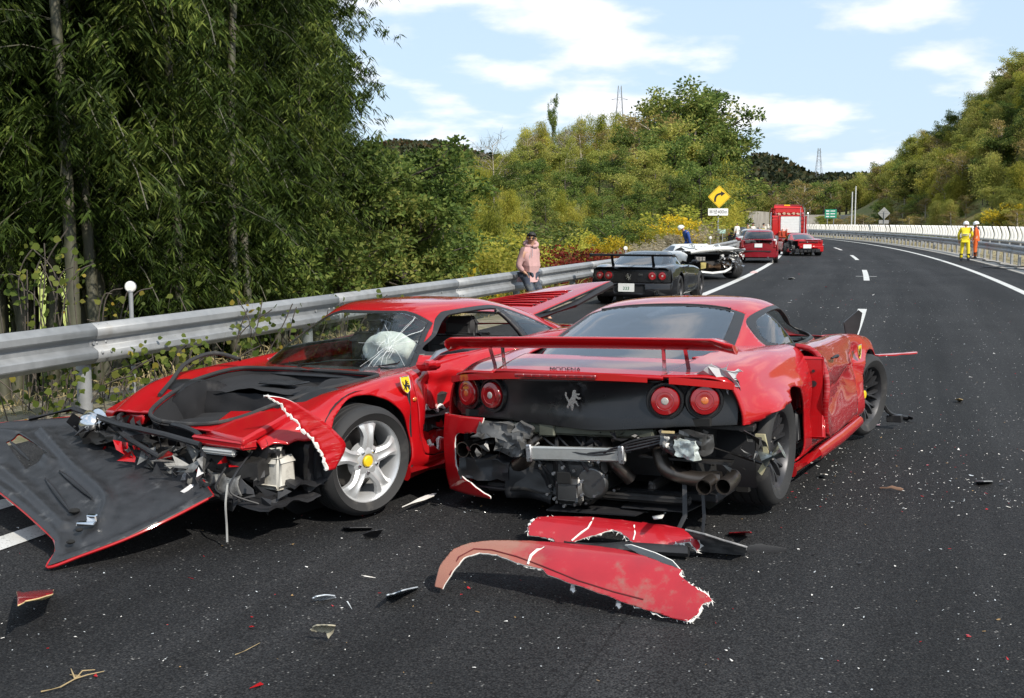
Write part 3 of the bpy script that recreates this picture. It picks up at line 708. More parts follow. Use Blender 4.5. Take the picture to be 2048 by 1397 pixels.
# ================================================================ CAR KIT
def pose(px_py_or_xy, heading, roll=0.0, pitch=0.0, z=0.0):
    """car frame: x forward, y left, z up; heading clockwise from +Y"""
    return dict(loc=(px_py_or_xy[0], px_py_or_xy[1], z), rz=math.pi / 2 - heading, rx=roll, ry=pitch)
def shell(X, C, nx=110, nv=46, crease=(), rear=(0, 0, 0), front=(0, 0, 0), x0=None, x1=None):
    """half body (y>=0) lofted through K feature curves C[station][k]=(y,z); rear/front=(start x, bow, power) rounds the plan"""
    X = np.asarray(X, float); C = np.asarray(C, float)
    xs = np.linspace(X[0] if x0 is None else x0, X[-1] if x1 is None else x1, nx)
    S = herm(X, C, xs); rows = []
    for i, x in enumerate(xs):
        q = spline(S[i], nv, crease); yy = np.maximum(q[:, 0], 0)
        xx = np.full(nv, x)
        if rear[1]: xx = xx + rear[1] * sstep(rear[0], X[0], x) * (yy / .95) ** rear[2]
        if front[1]: xx = xx - front[1] * sstep(front[0], X[-1], x) * (yy / .95) ** front[2]
        rows.append(np.stack([xx, yy, q[:, 1]], -1))
    return flip(grid(rows))
def cabin(rings, nphi=90, nz=46, crease=()):
    """half greenhouse (y>=0): rings (z, x_rear, x_front, half width, exponent, x of the widest point 0..1)"""
    Rg = spline(np.asarray(rings, float), nz, crease); ph = np.linspace(0, math.pi, nphi); rows = []
    for z, xr, xf, b, n, k in Rg:
        xc = xr + (xf - xr) * k; c = np.cos(ph); s = np.abs(np.sin(ph)); e = 2 / n
        a = np.where(c > 0, xf - xc, xc - xr)
        rows.append(np.stack([xc + a * np.sign(c) * np.abs(c) ** e, np.maximum(b, 0) * s ** e, np.full(nphi, z)], -1))
    return flip(grid(rows))
def F_side(poly): sd = poly_sd(poly); return lambda V: sd(V[:, [0, 2]])
def F_back(poly): sd = poly_sd(poly); return lambda V: sd(V[:, [1, 2]])
def F_top(poly): sd = poly_sd(poly); return lambda V: sd(V[:, [0, 1]])
def F_circ(x, z, r): return lambda V: np.hypot(V[:, 0] - x, V[:, 2] - z) - r
def F_or(*f): return lambda V: np.minimum.reduce([g(V) for g in f])
def F_and(*f): return lambda V: np.maximum.reduce([g(V) for g in f])
def F_not(f): return lambda V: -f(V)
def F_off(f, d): return lambda V: f(V) - d
def F_band(f, w): return lambda V: np.abs(f(V)) - w
def arc_lip(x, z, r, yfun, w=.02, a0=-10, a1=190, n=40, depth=.10):
    """rolled wheel-arch edge and the dark liner behind it"""
    rows = []
    for a in np.linspace(R_(a0), R_(a1), n):
        p = np.array([x + r * math.cos(a), 0, z + r * math.sin(a)]); y = yfun(p[0], p[2])
        rows.append([p + [0, y + .004, 0], p + [0, y - depth, 0], p + [0, .30, 0]])
    return grid(rows)
def liner(x, z, r, y0, y1, n=28):
    rows = []
    for a in np.linspace(R_(-25), R_(205), n):
        p = np.array([x + r * math.cos(a), 0, z + r * math.sin(a)]); rows.append([p + [0, y1, 0], p + [0, y0, 0]])
    m = grid(rows); c = [(x + r * math.cos(a), y0, z + r * math.sin(a)) for a in np.linspace(0, 2 * math.pi, n, endpoint=False)]
    return join(m, MK(c, [tuple(range(n))]))
def wheel(root, c, r, w, rr, style, side, steer=0.0, camber=0.0, detail=True, mats=(RUBBER, SILVER), spin=0.0, cap=None, name='wheel', nseg=40):
    e = bpy.data.objects.new(name, None); COL.objects.link(e); e.parent = root; e.empty_display_size = .1
    e.location = c; e.rotation_euler = (camber, 0, steer + (0 if side > 0 else math.pi))
    h = w / 2
    pr = [(rr - .012, -h + .012), (rr + .006, -h), (rr + .03, -h - .008), ((rr + r) / 2, -h - .014), (r - .03, -h - .006), (r - .010, -h + .012), (r - .002, -h + .035)]
    g = []
    for k in (-.55, -.18, .18, .55):
        yk = k * h; g += [(r, yk - .007), (r - .008, yk - .005), (r - .008, yk + .005), (r, yk + .007)]
    pr = pr + g + [(a, -b) for a, b in pr[::-1]]
    obj('tyre', lathe(pr, nseg, 'y'), mats[0], e, smooth=35)
    yo = h - .012
    bar = [(rr + .006, yo + .012), (rr + .008, yo + .004), (rr - .010, yo + .002), (rr - .020, yo - .012), (rr - .034, yo - .05), (rr - .035, -h + .03), (rr - .005, -h + .01), (rr + .004, -h + .006)]
    rim = obj('rim', lathe(bar, nseg, 'y'), mats[1], e, smooth=35)
    obj('brake_disc', lathe([(.04, .0), (rr * .70, .0), (rr * .70, -.025), (.04, -.025)], 28, 'y', (0, yo - .12, 0)), mat('brake_disc', (.12, .115, .11), .45, .9, var=.3), e, smooth=30)
    obj('barrel_back', lathe([(.001, -h + .05), (rr - .03, -h + .05)], nseg, 'y'), DARK, e, smooth=0)
    P = []
    if style == 'star5':
        for k in range(5):
            a0 = spin + k * 2 * math.pi / 5; rows = []
            for u in np.linspace(0, 1, 9):
                rad = .062 + (rr - .012 - .062) * u; hw = .046 - .010 * math.sin(u * math.pi * .8) + .05 * max(0, u - .5) ** 1.4 * 2; yy = yo - .014 + .020 * math.sin(u * math.pi * .9) - .012 * u ** 3
                sec = [(-hw, -.035), (-hw, -.008), (-hw * .55, .004), (-hw * .18, -.006 * math.sin(u * 3.0)), (hw * .18, -.006 * math.sin(u * 3.0)), (hw * .55, .004), (hw, -.008), (hw, -.035)]
                rows.append([(rad * math.cos(a0) - q * math.sin(a0), yy + d, rad * math.sin(a0) + q * math.cos(a0)) for q, d in sec])
            P.append(flip(grid(rows)))
        P.append(lathe([(.11, yo - .06), (.098, yo - .018), (.085, yo - .010), (.045, yo - .008), (.036, yo - .02), (.001, yo - .02)], 30, 'y'))
    elif style == 'multi':
        for k in range(10):
            for ds in (-1, 1):
                a0 = spin + k * 2 * math.pi / 10; rows = []
                for u in np.linspace(0, 1, 6):
                    rad = .07 + (rr - .015 - .07) * u; hw = .010 + .003 * u; sh = ds * (.006 + .050 * max(0, u - .35) ** 1.1); yy = yo - .03 - .04 * (1 - u) ** 2 + .02 * u - .012 * u ** 4
                    rows.append([(rad * math.cos(a0) - (sh + q) * math.sin(a0), yy + d, rad * math.sin(a0) + (sh + q) * math.cos(a0)) for q, d in ((-hw, -.03), (-hw * .6, 0), (hw * .6, 0), (hw, -.03))])
                P.append(flip(grid(rows)))
        P.append(lathe([(.085, yo - .10), (.08, yo - .055), (.04, yo - .045), (.001, yo - .045)], 24, 'y'))
    else:
        n = 5 if style == 'five' else 7
        for k in range(n):
            a0 = spin + k * 2 * math.pi / n; rows = []
            for u in np.linspace(0, 1, 5):
                rad = .05 + (rr - .062) * u; hw = .035 + .01 * u
                rows.append([(rad * math.cos(a0) - q * math.sin(a0), yo - .02 + d, rad * math.sin(a0) + q * math.cos(a0)) for q, d in ((-hw, -.03), (-hw * .6, 0), (hw * .6, 0), (hw, -.03))])
            P.append(flip(grid(rows)))
        P.append(lathe([(.07, yo - .06), (.07, yo - .015), (.001, yo - .012)], 16, 'y'))
    obj('spokes', join(*P), mats[1], e, smooth=40)
    if detail:
        nut = lathe([(.012, -.01), (.012, .012), (.006, .02), (.001, .02)], 6, 'y')
        yb = yo - .018 if style == 'star5' else yo - .05
        for k in range(5):
            a = spin + (k + .5) * 2 * math.pi / 5; o = obj('wheel_nut', move(nut, (.066 * math.cos(a), yb, .066 * math.sin(a))), CHROME if style == 'star5' else DARKIRON, e, smooth=30)
        if cap: obj('hub_cap', lathe([(.034, yb), (.034, yb + .012), (.028, yb + .018), (.001, yb + .020)], 24, 'y'), cap, e, smooth=40)
    return e
HORSE = [(-.10, -.50), (-.04, -.50), (.02, -.30), (.00, -.18), (.10, -.12), (.22, -.28), (.30, -.27), (.24, -.20), (.20, -.05), (.12, .02), (.13, .12), (.30, .05), (.42, .10), (.40, .15), (.30, .14), (.16, .24), (.34, .27), (.36, .33), (.18, .34), (.12, .36), (.18, .46), (.10, .52), (.0, .47), (-.04, .38), (-.05, .24), (-.14, .08), (-.22, .02), (-.34, .22), (-.32, .36), (-.40, .40), (-.44, .26), (-.36, .06), (-.28, -.06), (-.26, -.16), (-.36, -.30), (-.32, -.40), (-.24, -.40), (-.26, -.32), (-.16, -.22), (-.14, -.34)]
def horse(h, th=.006): return prism(np.array(HORSE) * h, th, 'yz')
def shield(parent, loc, h, rz=0.0, rx=0.0, ry=0.0):
    """yellow shield with black rearing horse, lies in its yz plane facing +x"""
    P = np.array([(-.36, .5), (-.20, .47), (0, .49), (.20, .47), (.36, .5), (.40, .2), (.34, -.15), (.20, -.38), (0, -.5), (-.20, -.38), (-.34, -.15), (-.40, .2)]) * h
    s = obj('shield_badge', prism(P, .006, 'yz'), YELLOW, parent, smooth=30); s.location = loc; s.rotation_euler = (rx, ry, rz)
    obj('shield_edge', join(tube(np.c_[np.full(13, .003), np.r_[P, P[:1]]], .0028, 6, caps=False)), CHROME, s)
    o = obj('horse_emblem', move(horse(h * .62, .003), (.0045, 0, -.02 * h)), BLACKPAINT, s, smooth=0)
    return s
def round_lamp(parent, c, r, ax_rot, inner=CLEARLENS, name='tail_lamp', depth=.03, ring=True):
    """round tail lamp facing -x of its parent before rotation"""
    e = obj(name, lathe([(r, 0), (r * 1.0, -depth * .7), (r * .93, -depth), (r * .62, -depth * 1.12), (r * .42, -depth * 1.1), (.001, -depth * 1.1)], 36, 'x'), REDLENS, parent, smooth=40)
    e.location = c; e.rotation_euler = ax_rot
    obj('lamp_centre', lathe([(r * .27, -depth * 1.05), (r * .25, -depth * 1.14), (r * .17, -depth * 1.18), (.001, -depth * 1.19)], 24, 'x'), inner, e, smooth=50)
    obj('lens_ring', lathe([(r * .66, -depth * 1.12), (r * .63, -depth * 1.18), (r * .60, -depth * 1.12)], 30, 'x'), REDLENS, e)
    if ring: obj('lamp_bezel', lathe([(r * 1.16, .012), (r * 1.12, -.008), (r * 1.03, -.006), (r * 1.01, .012)], 36, 'x'), BLACKPL, e)
    return e
def strip_poly(m, edges_fun=None): return m
def tri_bits(n, spread, size, seed, flat=.25):
    """torn sheet scraps"""
    rg_ = np.random.default_rng(seed); V = []; F = []
    for i in range(n):
        c = rg_.uniform(-1, 1, 3) * spread; k = rg_.integers(4, 7); a = np.sort(rg_.uniform(0, 6.28, k)); r = size * rg_.uniform(.4, 1.2, k)
        d, u, v = frame_of(rg_.normal(size=3)); b = len(V)
        for q in range(k): V.append(c + u * r[q] * math.cos(a[q]) + v * r[q] * math.sin(a[q]) * .8 + d * rg_.normal() * size * flat)
        F.append(tuple(range(b, b + k)))
    return MK(V, F)
def cyl(p0, p1, r, n=14, r1=None): return tube([p0, p1], [r, r if r1 is None else r1], n)
def bent(pts, r, n=12, k=6): return tube(smooth_poly(pts, k, False), r, n)
def hollow_pipe(pts, r, n=18, th=.004):
    P = smooth_poly(pts, 5, False); a = tube(P, r, n, caps=False); b = flip(tube(P, r - th, n, caps=False))
    k = len(P); rim = [(((k - 1) * n) + i, ((k - 1) * n) + (i + 1) % n, k * n + ((k - 1) * n) + (i + 1) % n, k * n + ((k - 1) * n) + i) for i in range(n)]
    j = join(a, b); return (j[0], j[1] + rim)
# ================================================================ RED COUPE WITH CRUSHED NOSE (faces the camera)
def car_crushed_nose():
    p = pose((-1.56, 6.989), R_(212.7), roll=R_(1.6))
    root = thing('sports_car', 'red sports coupe with crushed nose, bonnet flipped open and gashed door', 'car', p['loc'], p['rz'], rx=p['rx'])
    X = [-3.38, -3.1, -2.75, -2.45, -2.1, -1.7, -1.2, -.7, -.35, 0, .3, .6, .87]
    y = [[.76] * 10 + [.74, .66, .5],
         [.88, .92, .945, .95, .94, .91, .90, .90, .905, .905, .89, .84, .72],
         [.90, .93, .95, .955, .945, .90, .89, .895, .91, .92, .905, .84, .70],
         [.88, .92, .945, .95, .94, .915, .90, .895, .90, .90, .875, .79, .64],
         [.82, .85, .87, .88, .86, .83, .815, .81, .81, .805, .78, .71, .58],
         [.58, .60, .62, .62, .62, .63, .64, .63, .60, .58, .55, .50, .40], [0] * 13]
    z = [[.20, .17, .16, .15, .15, .15, .15, .15, .15, .15, .16, .18, .22], [.24, .23, .23, .22, .22, .22, .22, .22, .22, .22, .23, .24, .26],
         [.44, .44, .44, .44, .43, .42, .42, .42, .42, .43, .42, .38, .34], [.64, .65, .66, .66, .64, .62, .61, .61, .62, .62, .57, .49, .41],
         [.81, .84, .86, .86, .85, .83, .80, .77, .755, .73, .66, .57, .47], [.84, .86, .88, .89, .88, .86, .81, .755, .735, .705, .65, .565, .47],
         [.85, .87, .89, .90, .90, .88, .82, .76, .74, .705, .65, .565, .47]]
    C = np.stack([np.array(y).T, np.array(z).T], -1)
    H = shell(X, C, 150, 64, rear=(-2.7, .2, 2.2), front=(.1, .28, 2.4))
    cab_fp = F_top([(-.62, -2), (-.56, .0), (-.66, .55), (-.80, .72), (-1.2, .76), (-2.0, .75), (-2.6, .70), (-3.0, .60), (-3.15, 0), (-3.15, -2)])
    H = cut(H, F_and(F_off(cab_fp, -.03), lambda V: .66 - V[:, 2]))
    H = cut(H, F_and(F_or(F_circ(0, .335, .362), F_circ(-2.45, .335, .372)), lambda V: V[:, 2] - .74))
    bay = F_top(smooth_poly([(-.52, -.1), (-.50, .40), (-.44, .60), (-.1, .58), (.25, .47), (.50, .36), (.60, .20), (.62, 0), (.60, -.20), (.50, -.36), (.25, -.47), (-.1, -.58), (-.44, -.60), (-.50, -.40)], 4))
    H = cut(H, F_and(bay, lambda V: .45 - V[:, 2]))
    left, right = H, mirror(H)
    def bash_left(V):
        x, zz = V[:, 0].copy(), V[:, 2].copy(); s_ = (V[:, 1] > .45)
        g = lambda x0, z0, sx, sz: np.exp(-((x - x0) / sx) ** 2 - ((zz - z0) / sz) ** 2) * s_
        V[:, 1] -= .13 * g(-.85, .58, .28, .20) + .07 * g(-1.3, .50, .4, .2) - .02 * g(-.48, .60, .10, .2) + .05 * g(-1.0, .8, .35, .06)
        V[:, 1] += .012 * g(-.8, .55, .5, .25) * np.sin(x * 26 + zz * 17)
        wf = s_ * sstep(-.45, -.2, x) * (1 - sstep(.45, .7, x)); V[:, 1] -= .022 * wf * np.exp(-np.abs(zz - (.66 - .22 * x)) / .03)
        V[:, 1] -= .03 * s_ * sstep(-1.5, -1.2, x) * (1 - sstep(-.7, -.5, x)) * np.exp(-np.abs(zz - (.66 + .12 * (x + .9))) / .04)
        V[:, 2] += .010 * g(.25, .66, .3, .1) * np.sin(x * 18) - .02 * g(.45, .6, .2, .15)
        return V
    left = warp(left, bash_left)
    nose_l = F_side(jag([(.30, -.1), (.30, .42), (.34, .50), (.52, .49), (.70, .47), (.9, .44), (1.2, .42), (1.2, -.1)], .008, 5, 8)); left = cut(left, nose_l)
    nose_r = F_side(jag([(.20, -.1), (.25, .40), (.36, .50), (.50, .48), (.70, .50), (1.2, .46), (1.2, -.1)], .010, 5, 9)); right = cut(right, nose_r)
    left = cut(left, F_and(lambda V: -(V[:, 0] - .64), lambda V: V[:, 2] - 9)); right = cut(right, lambda V: .50 - V[:, 0])
    left = cut(left, lambda V: .80 - V[:, 0])
    hole = F_and(F_side(jag([(-.50, .40), (-.56, .50), (-.66, .54), (-.80, .50), (-.88, .52), (-.98, .46), (-1.0, .36), (-.92, .33), (-.86, .36), (-.80, .30), (-.72, .33), (-.66, .27), (-.60, .34), (-.54, .31)], .016, 4, 12)), lambda V: .5 - V[:, 1])
    door = F_and(F_side([(-.50, .27), (-.60, .25), (-1.5, .25), (-1.66, .40), (-1.70, .62), (-1.62, .90), (-.60, .90), (-.47, .72), (-.45, .45)]), lambda V: .66 - V[:, 1])
    dm, left = split(left, F_off(door, -.004)); left = cut(left, F_off(door, .004)); dm = cut(dm, hole)
    obj('body_side', left, RED, root, solid=.012, weld=.00025, smooth=48)
    obj('body_side', right, RED, root, solid=.012, weld=.00025, smooth=48)
    d = obj('door', dm, RED2, root, solid=.012, weld=.00025, smooth=48); d['label'] = 'caved-in door with a torn white-edged hole'
    obj('door_flap', crumple(move(prism(jag([(-.10, -.06), (-.02, .06), (.08, .05), (.12, -.03), (.02, -.09)], .012, 4, 3), .007, 'xz'), (-.80, .80, .36)), .012, 12, 5), [RED2, WHITEPL], d, smooth=20)
    obj('door_flap', crumple(move(prism(jag([(-.07, -.03), (-.05, .05), (.05, .03), (.06, -.05)], .010, 4, 6), .007, 'xz'), (-.62, .82, .33)), .012, 12, 7), RED2, d, smooth=20)
    rim_pts = np.array(jag([(-.50, .40), (-.56, .50), (-.66, .54), (-.80, .50), (-.88, .52), (-.98, .46), (-1.0, .36), (-.92, .33), (-.86, .36), (-.80, .30), (-.72, .33), (-.66, .27), (-.60, .34), (-.54, .31)], .016, 4, 12))
    ry = .885 - .13 * np.exp(-((rim_pts[:, 0] + .85) / .28) ** 2 - ((rim_pts[:, 1] - .58) / .2) ** 2) - .07 * np.exp(-((rim_pts[:, 0] + 1.3) / .4) ** 2 - ((rim_pts[:, 1] - .5) / .2) ** 2)
    P3 = np.c_[rim_pts[:, 0], ry, rim_pts[:, 1]]; rgn = np.random.default_rng(4)
    obj('torn_fibre', tube(np.r_[P3, P3[:1]], .005 + .011 * rgn.random(len(P3) + 1) ** 2, 5, caps=False), WHITEPL, d)
    obj('door_inside', join(box((-.78, .70, .42), (.55, .10, .35), .01), cyl((-.95, .79, .46), (-.6, .79, .47), .035), box((-.72, .77, .42), (.12, .06, .10), .01), cyl((-.9, .78, .36), (-.7, .80, .40), .02)), DARKIRON, root, bevel=.006)
    obj('bent_door_edge', crumple(tube([(-.72, .80, .83), (-.85, .76, .855), (-1.05, .72, .86), (-1.25, .76, .855)], [.010, .022, .02, .01], 8, flat=.5), .006, 14, 3), STEEL, root)
    obj('mirror_stub', crumple(join(box((-.66, .84, .80), (.16, .10, .05), .015), box((-.60, .90, .81), (.08, .06, .06), .015)), .008, 14, 4), RED2, root)
    obj('sill', tube([(-.34, .885, .185), (-.8, .87, .18), (-1.5, .89, .185), (-2.05, .90, .19)], [.035, .04, .04, .035], 10, flat=1.5), RED, root)
    obj('floor', join(box((-1.5, 0, .17), (2.9, 1.5, .05), .01), box((.1, 0, .22), (.9, .9, .05), .01)), BLACKPL, root)
    for (xx, sy) in ((0, 1), (0, -1), (-2.45, 1), (-2.45, -1)): obj('wheel_arch', liner(xx, .335, .385, sy * .46, sy * .83), BLACKPL, root, smooth=30)
    obj('splash_guard', crumple(box((-.36, .78, .45), (.02, .26, .5), .004), .01, 8, 2), BLACKPL, root)
    # --- luggage bay
    tubm = []
    B = np.array(smooth_poly([(-.52, -.1), (-.50, .40), (-.44, .60), (-.1, .58), (.25, .47), (.50, .36), (.60, .20), (.62, 0), (.60, -.20), (.50, -.36), (.25, -.47), (-.1, -.58), (-.44, -.60), (-.50, -.40)], 4))
    zt = lambda xx: np.interp(xx, [-.55, -.35, 0, .3, .65], [.74, .735, .705, .65, .55])
    rows = [np.c_[B * 1.01, zt(B[:, 0]) - .012], np.c_[B * .97, zt(B[:, 0]) - .06], np.c_[B * .90, np.full(len(B), .40)], np.c_[B * .86, np.full(len(B), .36)]]
    t = flip(grid(rows, closed_v=True)); t = (t[0], t[1] + [tuple(range(3 * len(B), 4 * len(B)))])
    obj('luggage_tub', t, BLACKFELT, root, smooth=40, fixn=False)
    sh = crumple(grid([[(-.52 + .50 * a, -.60 + 1.20 * b, .685 - .025 * a + .02 * math.sin(7 * b + 4 * a)) for b in np.linspace(0, 1, 30)] for a in np.linspace(0, 1, 16)]), .008, 9, 2)
    obj('tub_cover', join(sh, crumple(grid([[(-.03 + .03 * a, -.58 + 1.16 * b, .655 - .17 * a) for b in np.linspace(0, 1, 30)] for a in np.linspace(0, 1, 8)]), .008, 9, 3), crumple(grid([[(.0 + .56 * a, -.50 + .12 * a + (1.0 - .24 * a) * b, .50 - .02 * a + .03 * math.sin(5 * b)) for b in np.linspace(0, 1, 24)] for a in np.linspace(0, 1, 14)]), .012, 8, 5)), BLACKFELT, root, bevel=.004)
    obj('service_hatch', box((-.30, -.05, .69), (.16, .30, .012), .004), BLACKPL, root, bevel=.003)
    obj('felt_flap', crumple(grid([[(-.42 + .40 * a, .30 + .26 * b, .715 - .03 * a + .015 * math.sin(9 * a)) for b in np.linspace(0, 1, 10)] for a in np.linspace(0, 1, 12)]), .010, 9, 4), BLACKFELT, root)
    seal = np.c_[B * 1.005, zt(B[:, 0]) + .008]
    obj('bay_seal', tube(np.r_[seal, seal[:1]], .013, 8, caps=False), RUBBER, root)
    sl2 = smooth_poly([(-.48, -.62, .80), (-.28, -.66, .86), (-.05, -.66, .82), (.12, -.62, .72), (.30, -.52, .66)], 6, False)
    obj('loose_seal', tube(sl2, .014, 8), RUBBER, root)
    obj('cowl_panel', crumple(box((-.58, 0, .725), (.14, 1.28, .03), .01), .004, 6, 1), BLACKPL, root, bevel=.006)
    for k, yy in enumerate((-.20, .34)):
        obj('wiper', join(tube([(-.62, yy, .765), (-.66, yy + .25, .80), (-.68, yy + .50 * (1 if k == 0 else .5), .81)], [.010, .007, .005], 6), cyl((-.60, yy, .735), (-.62, yy, .775), .018, 8)), BLACKPL, root)
    # --- pop-up lamp lids
    def lamp_lid(c4, h, nm):
        c4 = np.array(c4, float); top = c4; bot = c4 * [1, 1, 0] + np.array([0, 0, 1]) * (c4[:, 2:3] - h); n = 4
        V = np.concatenate([top, bot]); F = [(0, 1, 2, 3), (7, 6, 5, 4)] + [(i, i + 4, (i + 1) % 4 + 4, (i + 1) % 4) for i in range(4)]
        return obj('headlamp_lid', MK(V, F), RED2, root, bevel=.015, smooth=30, fixn=True)
    lamp_lid([(.40, .20, .625), (.36, .66, .645), (.76, .66, .545), (.62, .22, .545)], .05, 0)
    lamp_lid([(.10, -.92, .66), (.14, -.52, .68), (.50, -.44, .57), (.42, -.90, .56)], .07, 1)
    obj('lamp_scoop', crumple(box((.70, .45, .505), (.10, .40, .05), .01), .006, 10, 3), RED2, root, bevel=.01)
    obj('lamp_strip', box((.74, .46, .46), (.03, .24, .035), .008), mat('lamp_grey', (.45, .46, .45), .35, .3, var=.1), root, bevel=.006)
    # --- crushed nose contents
    NG = mat('nose_grey', (.16, .16, .155), .5, .35, var=.5, vscale=25, dirt=(.42, .40, .38), dirt_amt=(.58, .8), dscale=16, bump=.3)
    cr_ = lambda m, a=.014, f=9, s=1: crumple(m, a, f, s)
    obj('nose_beam', join(cr_(dbox((.66, .10, .38), (.10, 1.2, .09), 14), .014, 12), cr_(dbox((.72, -.35, .46), (.12, .6, .05), 12), .016, 13, 2)), DARKIRON, root, smooth=25)
    obj('radiator', cr_(dbox((.56, -.50, .34), (.08, .46, .26), 10), .012), BLACKPL, root, smooth=25)
    obj('radiator', cr_(dbox((.52, .52, .32), (.08, .36, .26), 10), .012, 9, 2), BLACKPL, root, smooth=25)
    tag(obj('crumpled_scraps', cr_(move(tri_bits(26, np.array([.10, .34, .09]), .085, 21), (.80, .22, .36)), .012, 12, 3), NG, root, smooth=0), kind='stuff')
    tag(obj('crumpled_scraps', cr_(move(tri_bits(22, np.array([.12, .45, .05]), .08, 22), (.66, -.35, .50)), .012, 12, 5), BLACKPL, root, smooth=0), kind='stuff')
    tag(obj('metal_scraps', cr_(move(tri_bits(10, np.array([.08, .25, .08]), .05, 23), (.86, .42, .30)), .01, 14, 5), STEEL, root, smooth=0), kind='stuff')
    obj('headlamp_unit', join(ball((.66, -.72, .52), (.07, .08, .07), 14, 8), cyl((.60, -.72, .52), (.66, -.72, .52), .085, 16)), CHROME, root)
    tag(obj('paint_scraps', cr_(move(tri_bits(7, np.array([.12, .5, .05]), .06, 25), (.80, .05, .42)), .01, 12, 6), RED2, root, smooth=0), kind='stuff')
    obj('washer_bottle', cr_(join(box((.52, .66, .33), (.15, .17, .17), .02), cyl((.53, .64, .41), (.53, .64, .47), .07, 14)), .004, 9, 2), mat('dirty_white_plastic', (.50, .48, .43), .6, var=.2, dirt=(.16, .15, .13), dirt_amt=(.5, .7), dscale=9), root, bevel=.01)
    tag(obj('hanging_shreds', cr_(move(tri_bits(30, np.array([.10, .50, .08]), .07, 27), (.70, .30, .27)), .014, 11, 8), BLACKPL, root, smooth=0), kind='stuff')
    obj('lower_grille', cr_(grid([[(.74 + .03 * math.sin(9 * b), -.2 + .85 * b, .34 - .16 * a) for b in np.linspace(0, 1, 24)] for a in np.linspace(0, 1, 8)]), .016, 10, 4), NG, root, solid=.006, smooth=25)
    obj('wiring', join(*[bent([(.60, .10 + .12 * k, .46), (.78, .14 + .12 * k, .36 - .03 * (k % 2)), (.84, .24 + .1 * k, .27), (.74, .34 + .1 * k, .20)], .006, 6) for k in range(5)]), BLACKPL, root)
    obj('black_horn', join(cyl((.55, .63, .44), (.60, .62, .45), .085, 18), cyl((.54, .63, .42), (.50, .63, .38), .05, 12)), BLACKPL, root)
    obj('bracket_tab', move(rot(box((0, 0, 0), (.012, .035, .11), .003), 'X', R_(-35)), (.64, .60, .50)), mat('zinc_yellow', (.40, .36, .22), .5), root)
    obj('inner_guard', cr_(join(dbox((.42, .70, .28), (.30, .30, .02), 9), dbox((.36, .80, .36), (.16, .03, .26), 9), dbox((.60, .40, .20), (.40, .9, .015), 14)), .014, 9, 7), BLACKPL, root, smooth=25)
    obj('hanging_cable', tube(smooth_poly([(.84, .62, .32), (.88, .64, .22), (.87, .63, .10), (.90, .66, .02)], 5, False), .006, 6), mat('grey_cable', (.28, .28, .27), .6), root)
    obj('hose', join(bent([(.50, -.2, .50), (.64, 0, .56), (.66, .22, .52), (.78, .38, .42)], .016, 8), bent([(.30, -.70, .55), (.55, -.60, .56), (.72, -.30, .50), (.86, .05, .42)], .012, 8)), BLACKPL, root)
    # torn bumper sliver with white broken edge
    e = np.array([(.72, .79, .78), (.66, .82, .74), (.60, .85, .66), (.54, .88, .58), (.48, .91, .50), (.44, .93, .42), (.42, .94, .34)])
    f = np.array([(.71, .80, .782), (.62, .85, .755), (.52, .89, .69), (.42, .92, .61), (.34, .95, .53), (.30, .97, .46), (.37, .95, .34)])
    a_ = spline(e, 40); b_ = spline(f, 40); rgn = np.random.default_rng(2); a_ = a_ + rgn.normal(size=a_.shape) * [.004, .002, .006]
    bs = obj('bumper_sliver', grid([a_ + (b_ - a_) * k for k in np.linspace(0, 1, 6)]), [RED2, WHITEPL], root, solid=.008, smooth=40)
    obj('torn_fibre', tube(a_ + [.002, .004, 0], .004 + .009 * rgn.random(40) * np.linspace(.4, 1.4, 40), 5), WHITEPL, bs)
    # --- bonnet, flipped over on its front hinges, black lining upwards
    M = np.array(Matrix.Translation(p['loc']) @ Euler((p['rx'], 0, p['rz'])).to_matrix().to_4x4()); Mi = np.linalg.inv(M)
    A, Bq, Dq = at_z(424, 984, .30), at_z(92, 1127, .045), at_z(140, 828, .50)
    nrm = np.cross(Bq - A, Dq - A); nrm /= np.linalg.norm(nrm); nrm = nrm if nrm[2] > 0 else -nrm
    def onp(px, py):
        r = ray(px, py); o = np.array([0, 0, CAM_H]); return o + r * (np.dot(A - o, nrm) / np.dot(r, nrm))
    u = (Dq - A) / np.linalg.norm(Dq - A); v = np.cross(nrm, u); v = v if np.dot(v, Bq - A) > 0 else -v
    to2 = lambda P: np.array([np.dot(P - A, u), np.dot(P - A, v)])
    outl = [to2(onp(*q)) for q in [(424, 984), (340, 1030), (250, 1072), (160, 1105), (92, 1127), (109, 1098), (108, 1078), (88, 1058), (50, 1024), (0, 984), (-70, 938), (-130, 900), (-120, 870), (-60, 848), (20, 838), (90, 834), (150, 830), (240, 862), (330, 895), (372, 915), (400, 950)]]
    outl = np.array(outl); lo, hi = outl.min(0) - .03, outl.max(0) + .03
    gu = np.linspace(lo[0], hi[0], 130); gv = np.linspace(lo[1], hi[1], 110)
    ribs = [[to2(onp(*q)) for q in L_] for L_ in ([(190, 838), (285, 905), (365, 925)], [(85, 860), (150, 935), (215, 1000), (205, 1040)], [(0, 860), (40, 870), (100, 925)], [(0, 935), (60, 985), (130, 1050)])]
    def hfun(U, V_):
        q = np.stack([U.ravel(), V_.ravel()], -1); h = np.zeros(len(q))
        for R4 in ribs:
            sp = spline(R4, 70); dd = np.min(np.linalg.norm(q[:, None] - sp[None], axis=2), 1); h += .034 * np.exp(-(dd / .032) ** 2)
        edge = -poly_sd(outl)(q); h += .012 * np.exp(-((edge - .03) / .025) ** 2) - .01 * np.exp(-((edge - .10) / .05) ** 2)
        q0 = q - outl.mean(0); h += -.05 * (q0[:, 0] ** 2) * .3 - .04 * q0[:, 1] ** 2
        return h.reshape(U.shape)
    U, V_ = np.meshgrid(gu, gv); Hh = hfun(U, V_)
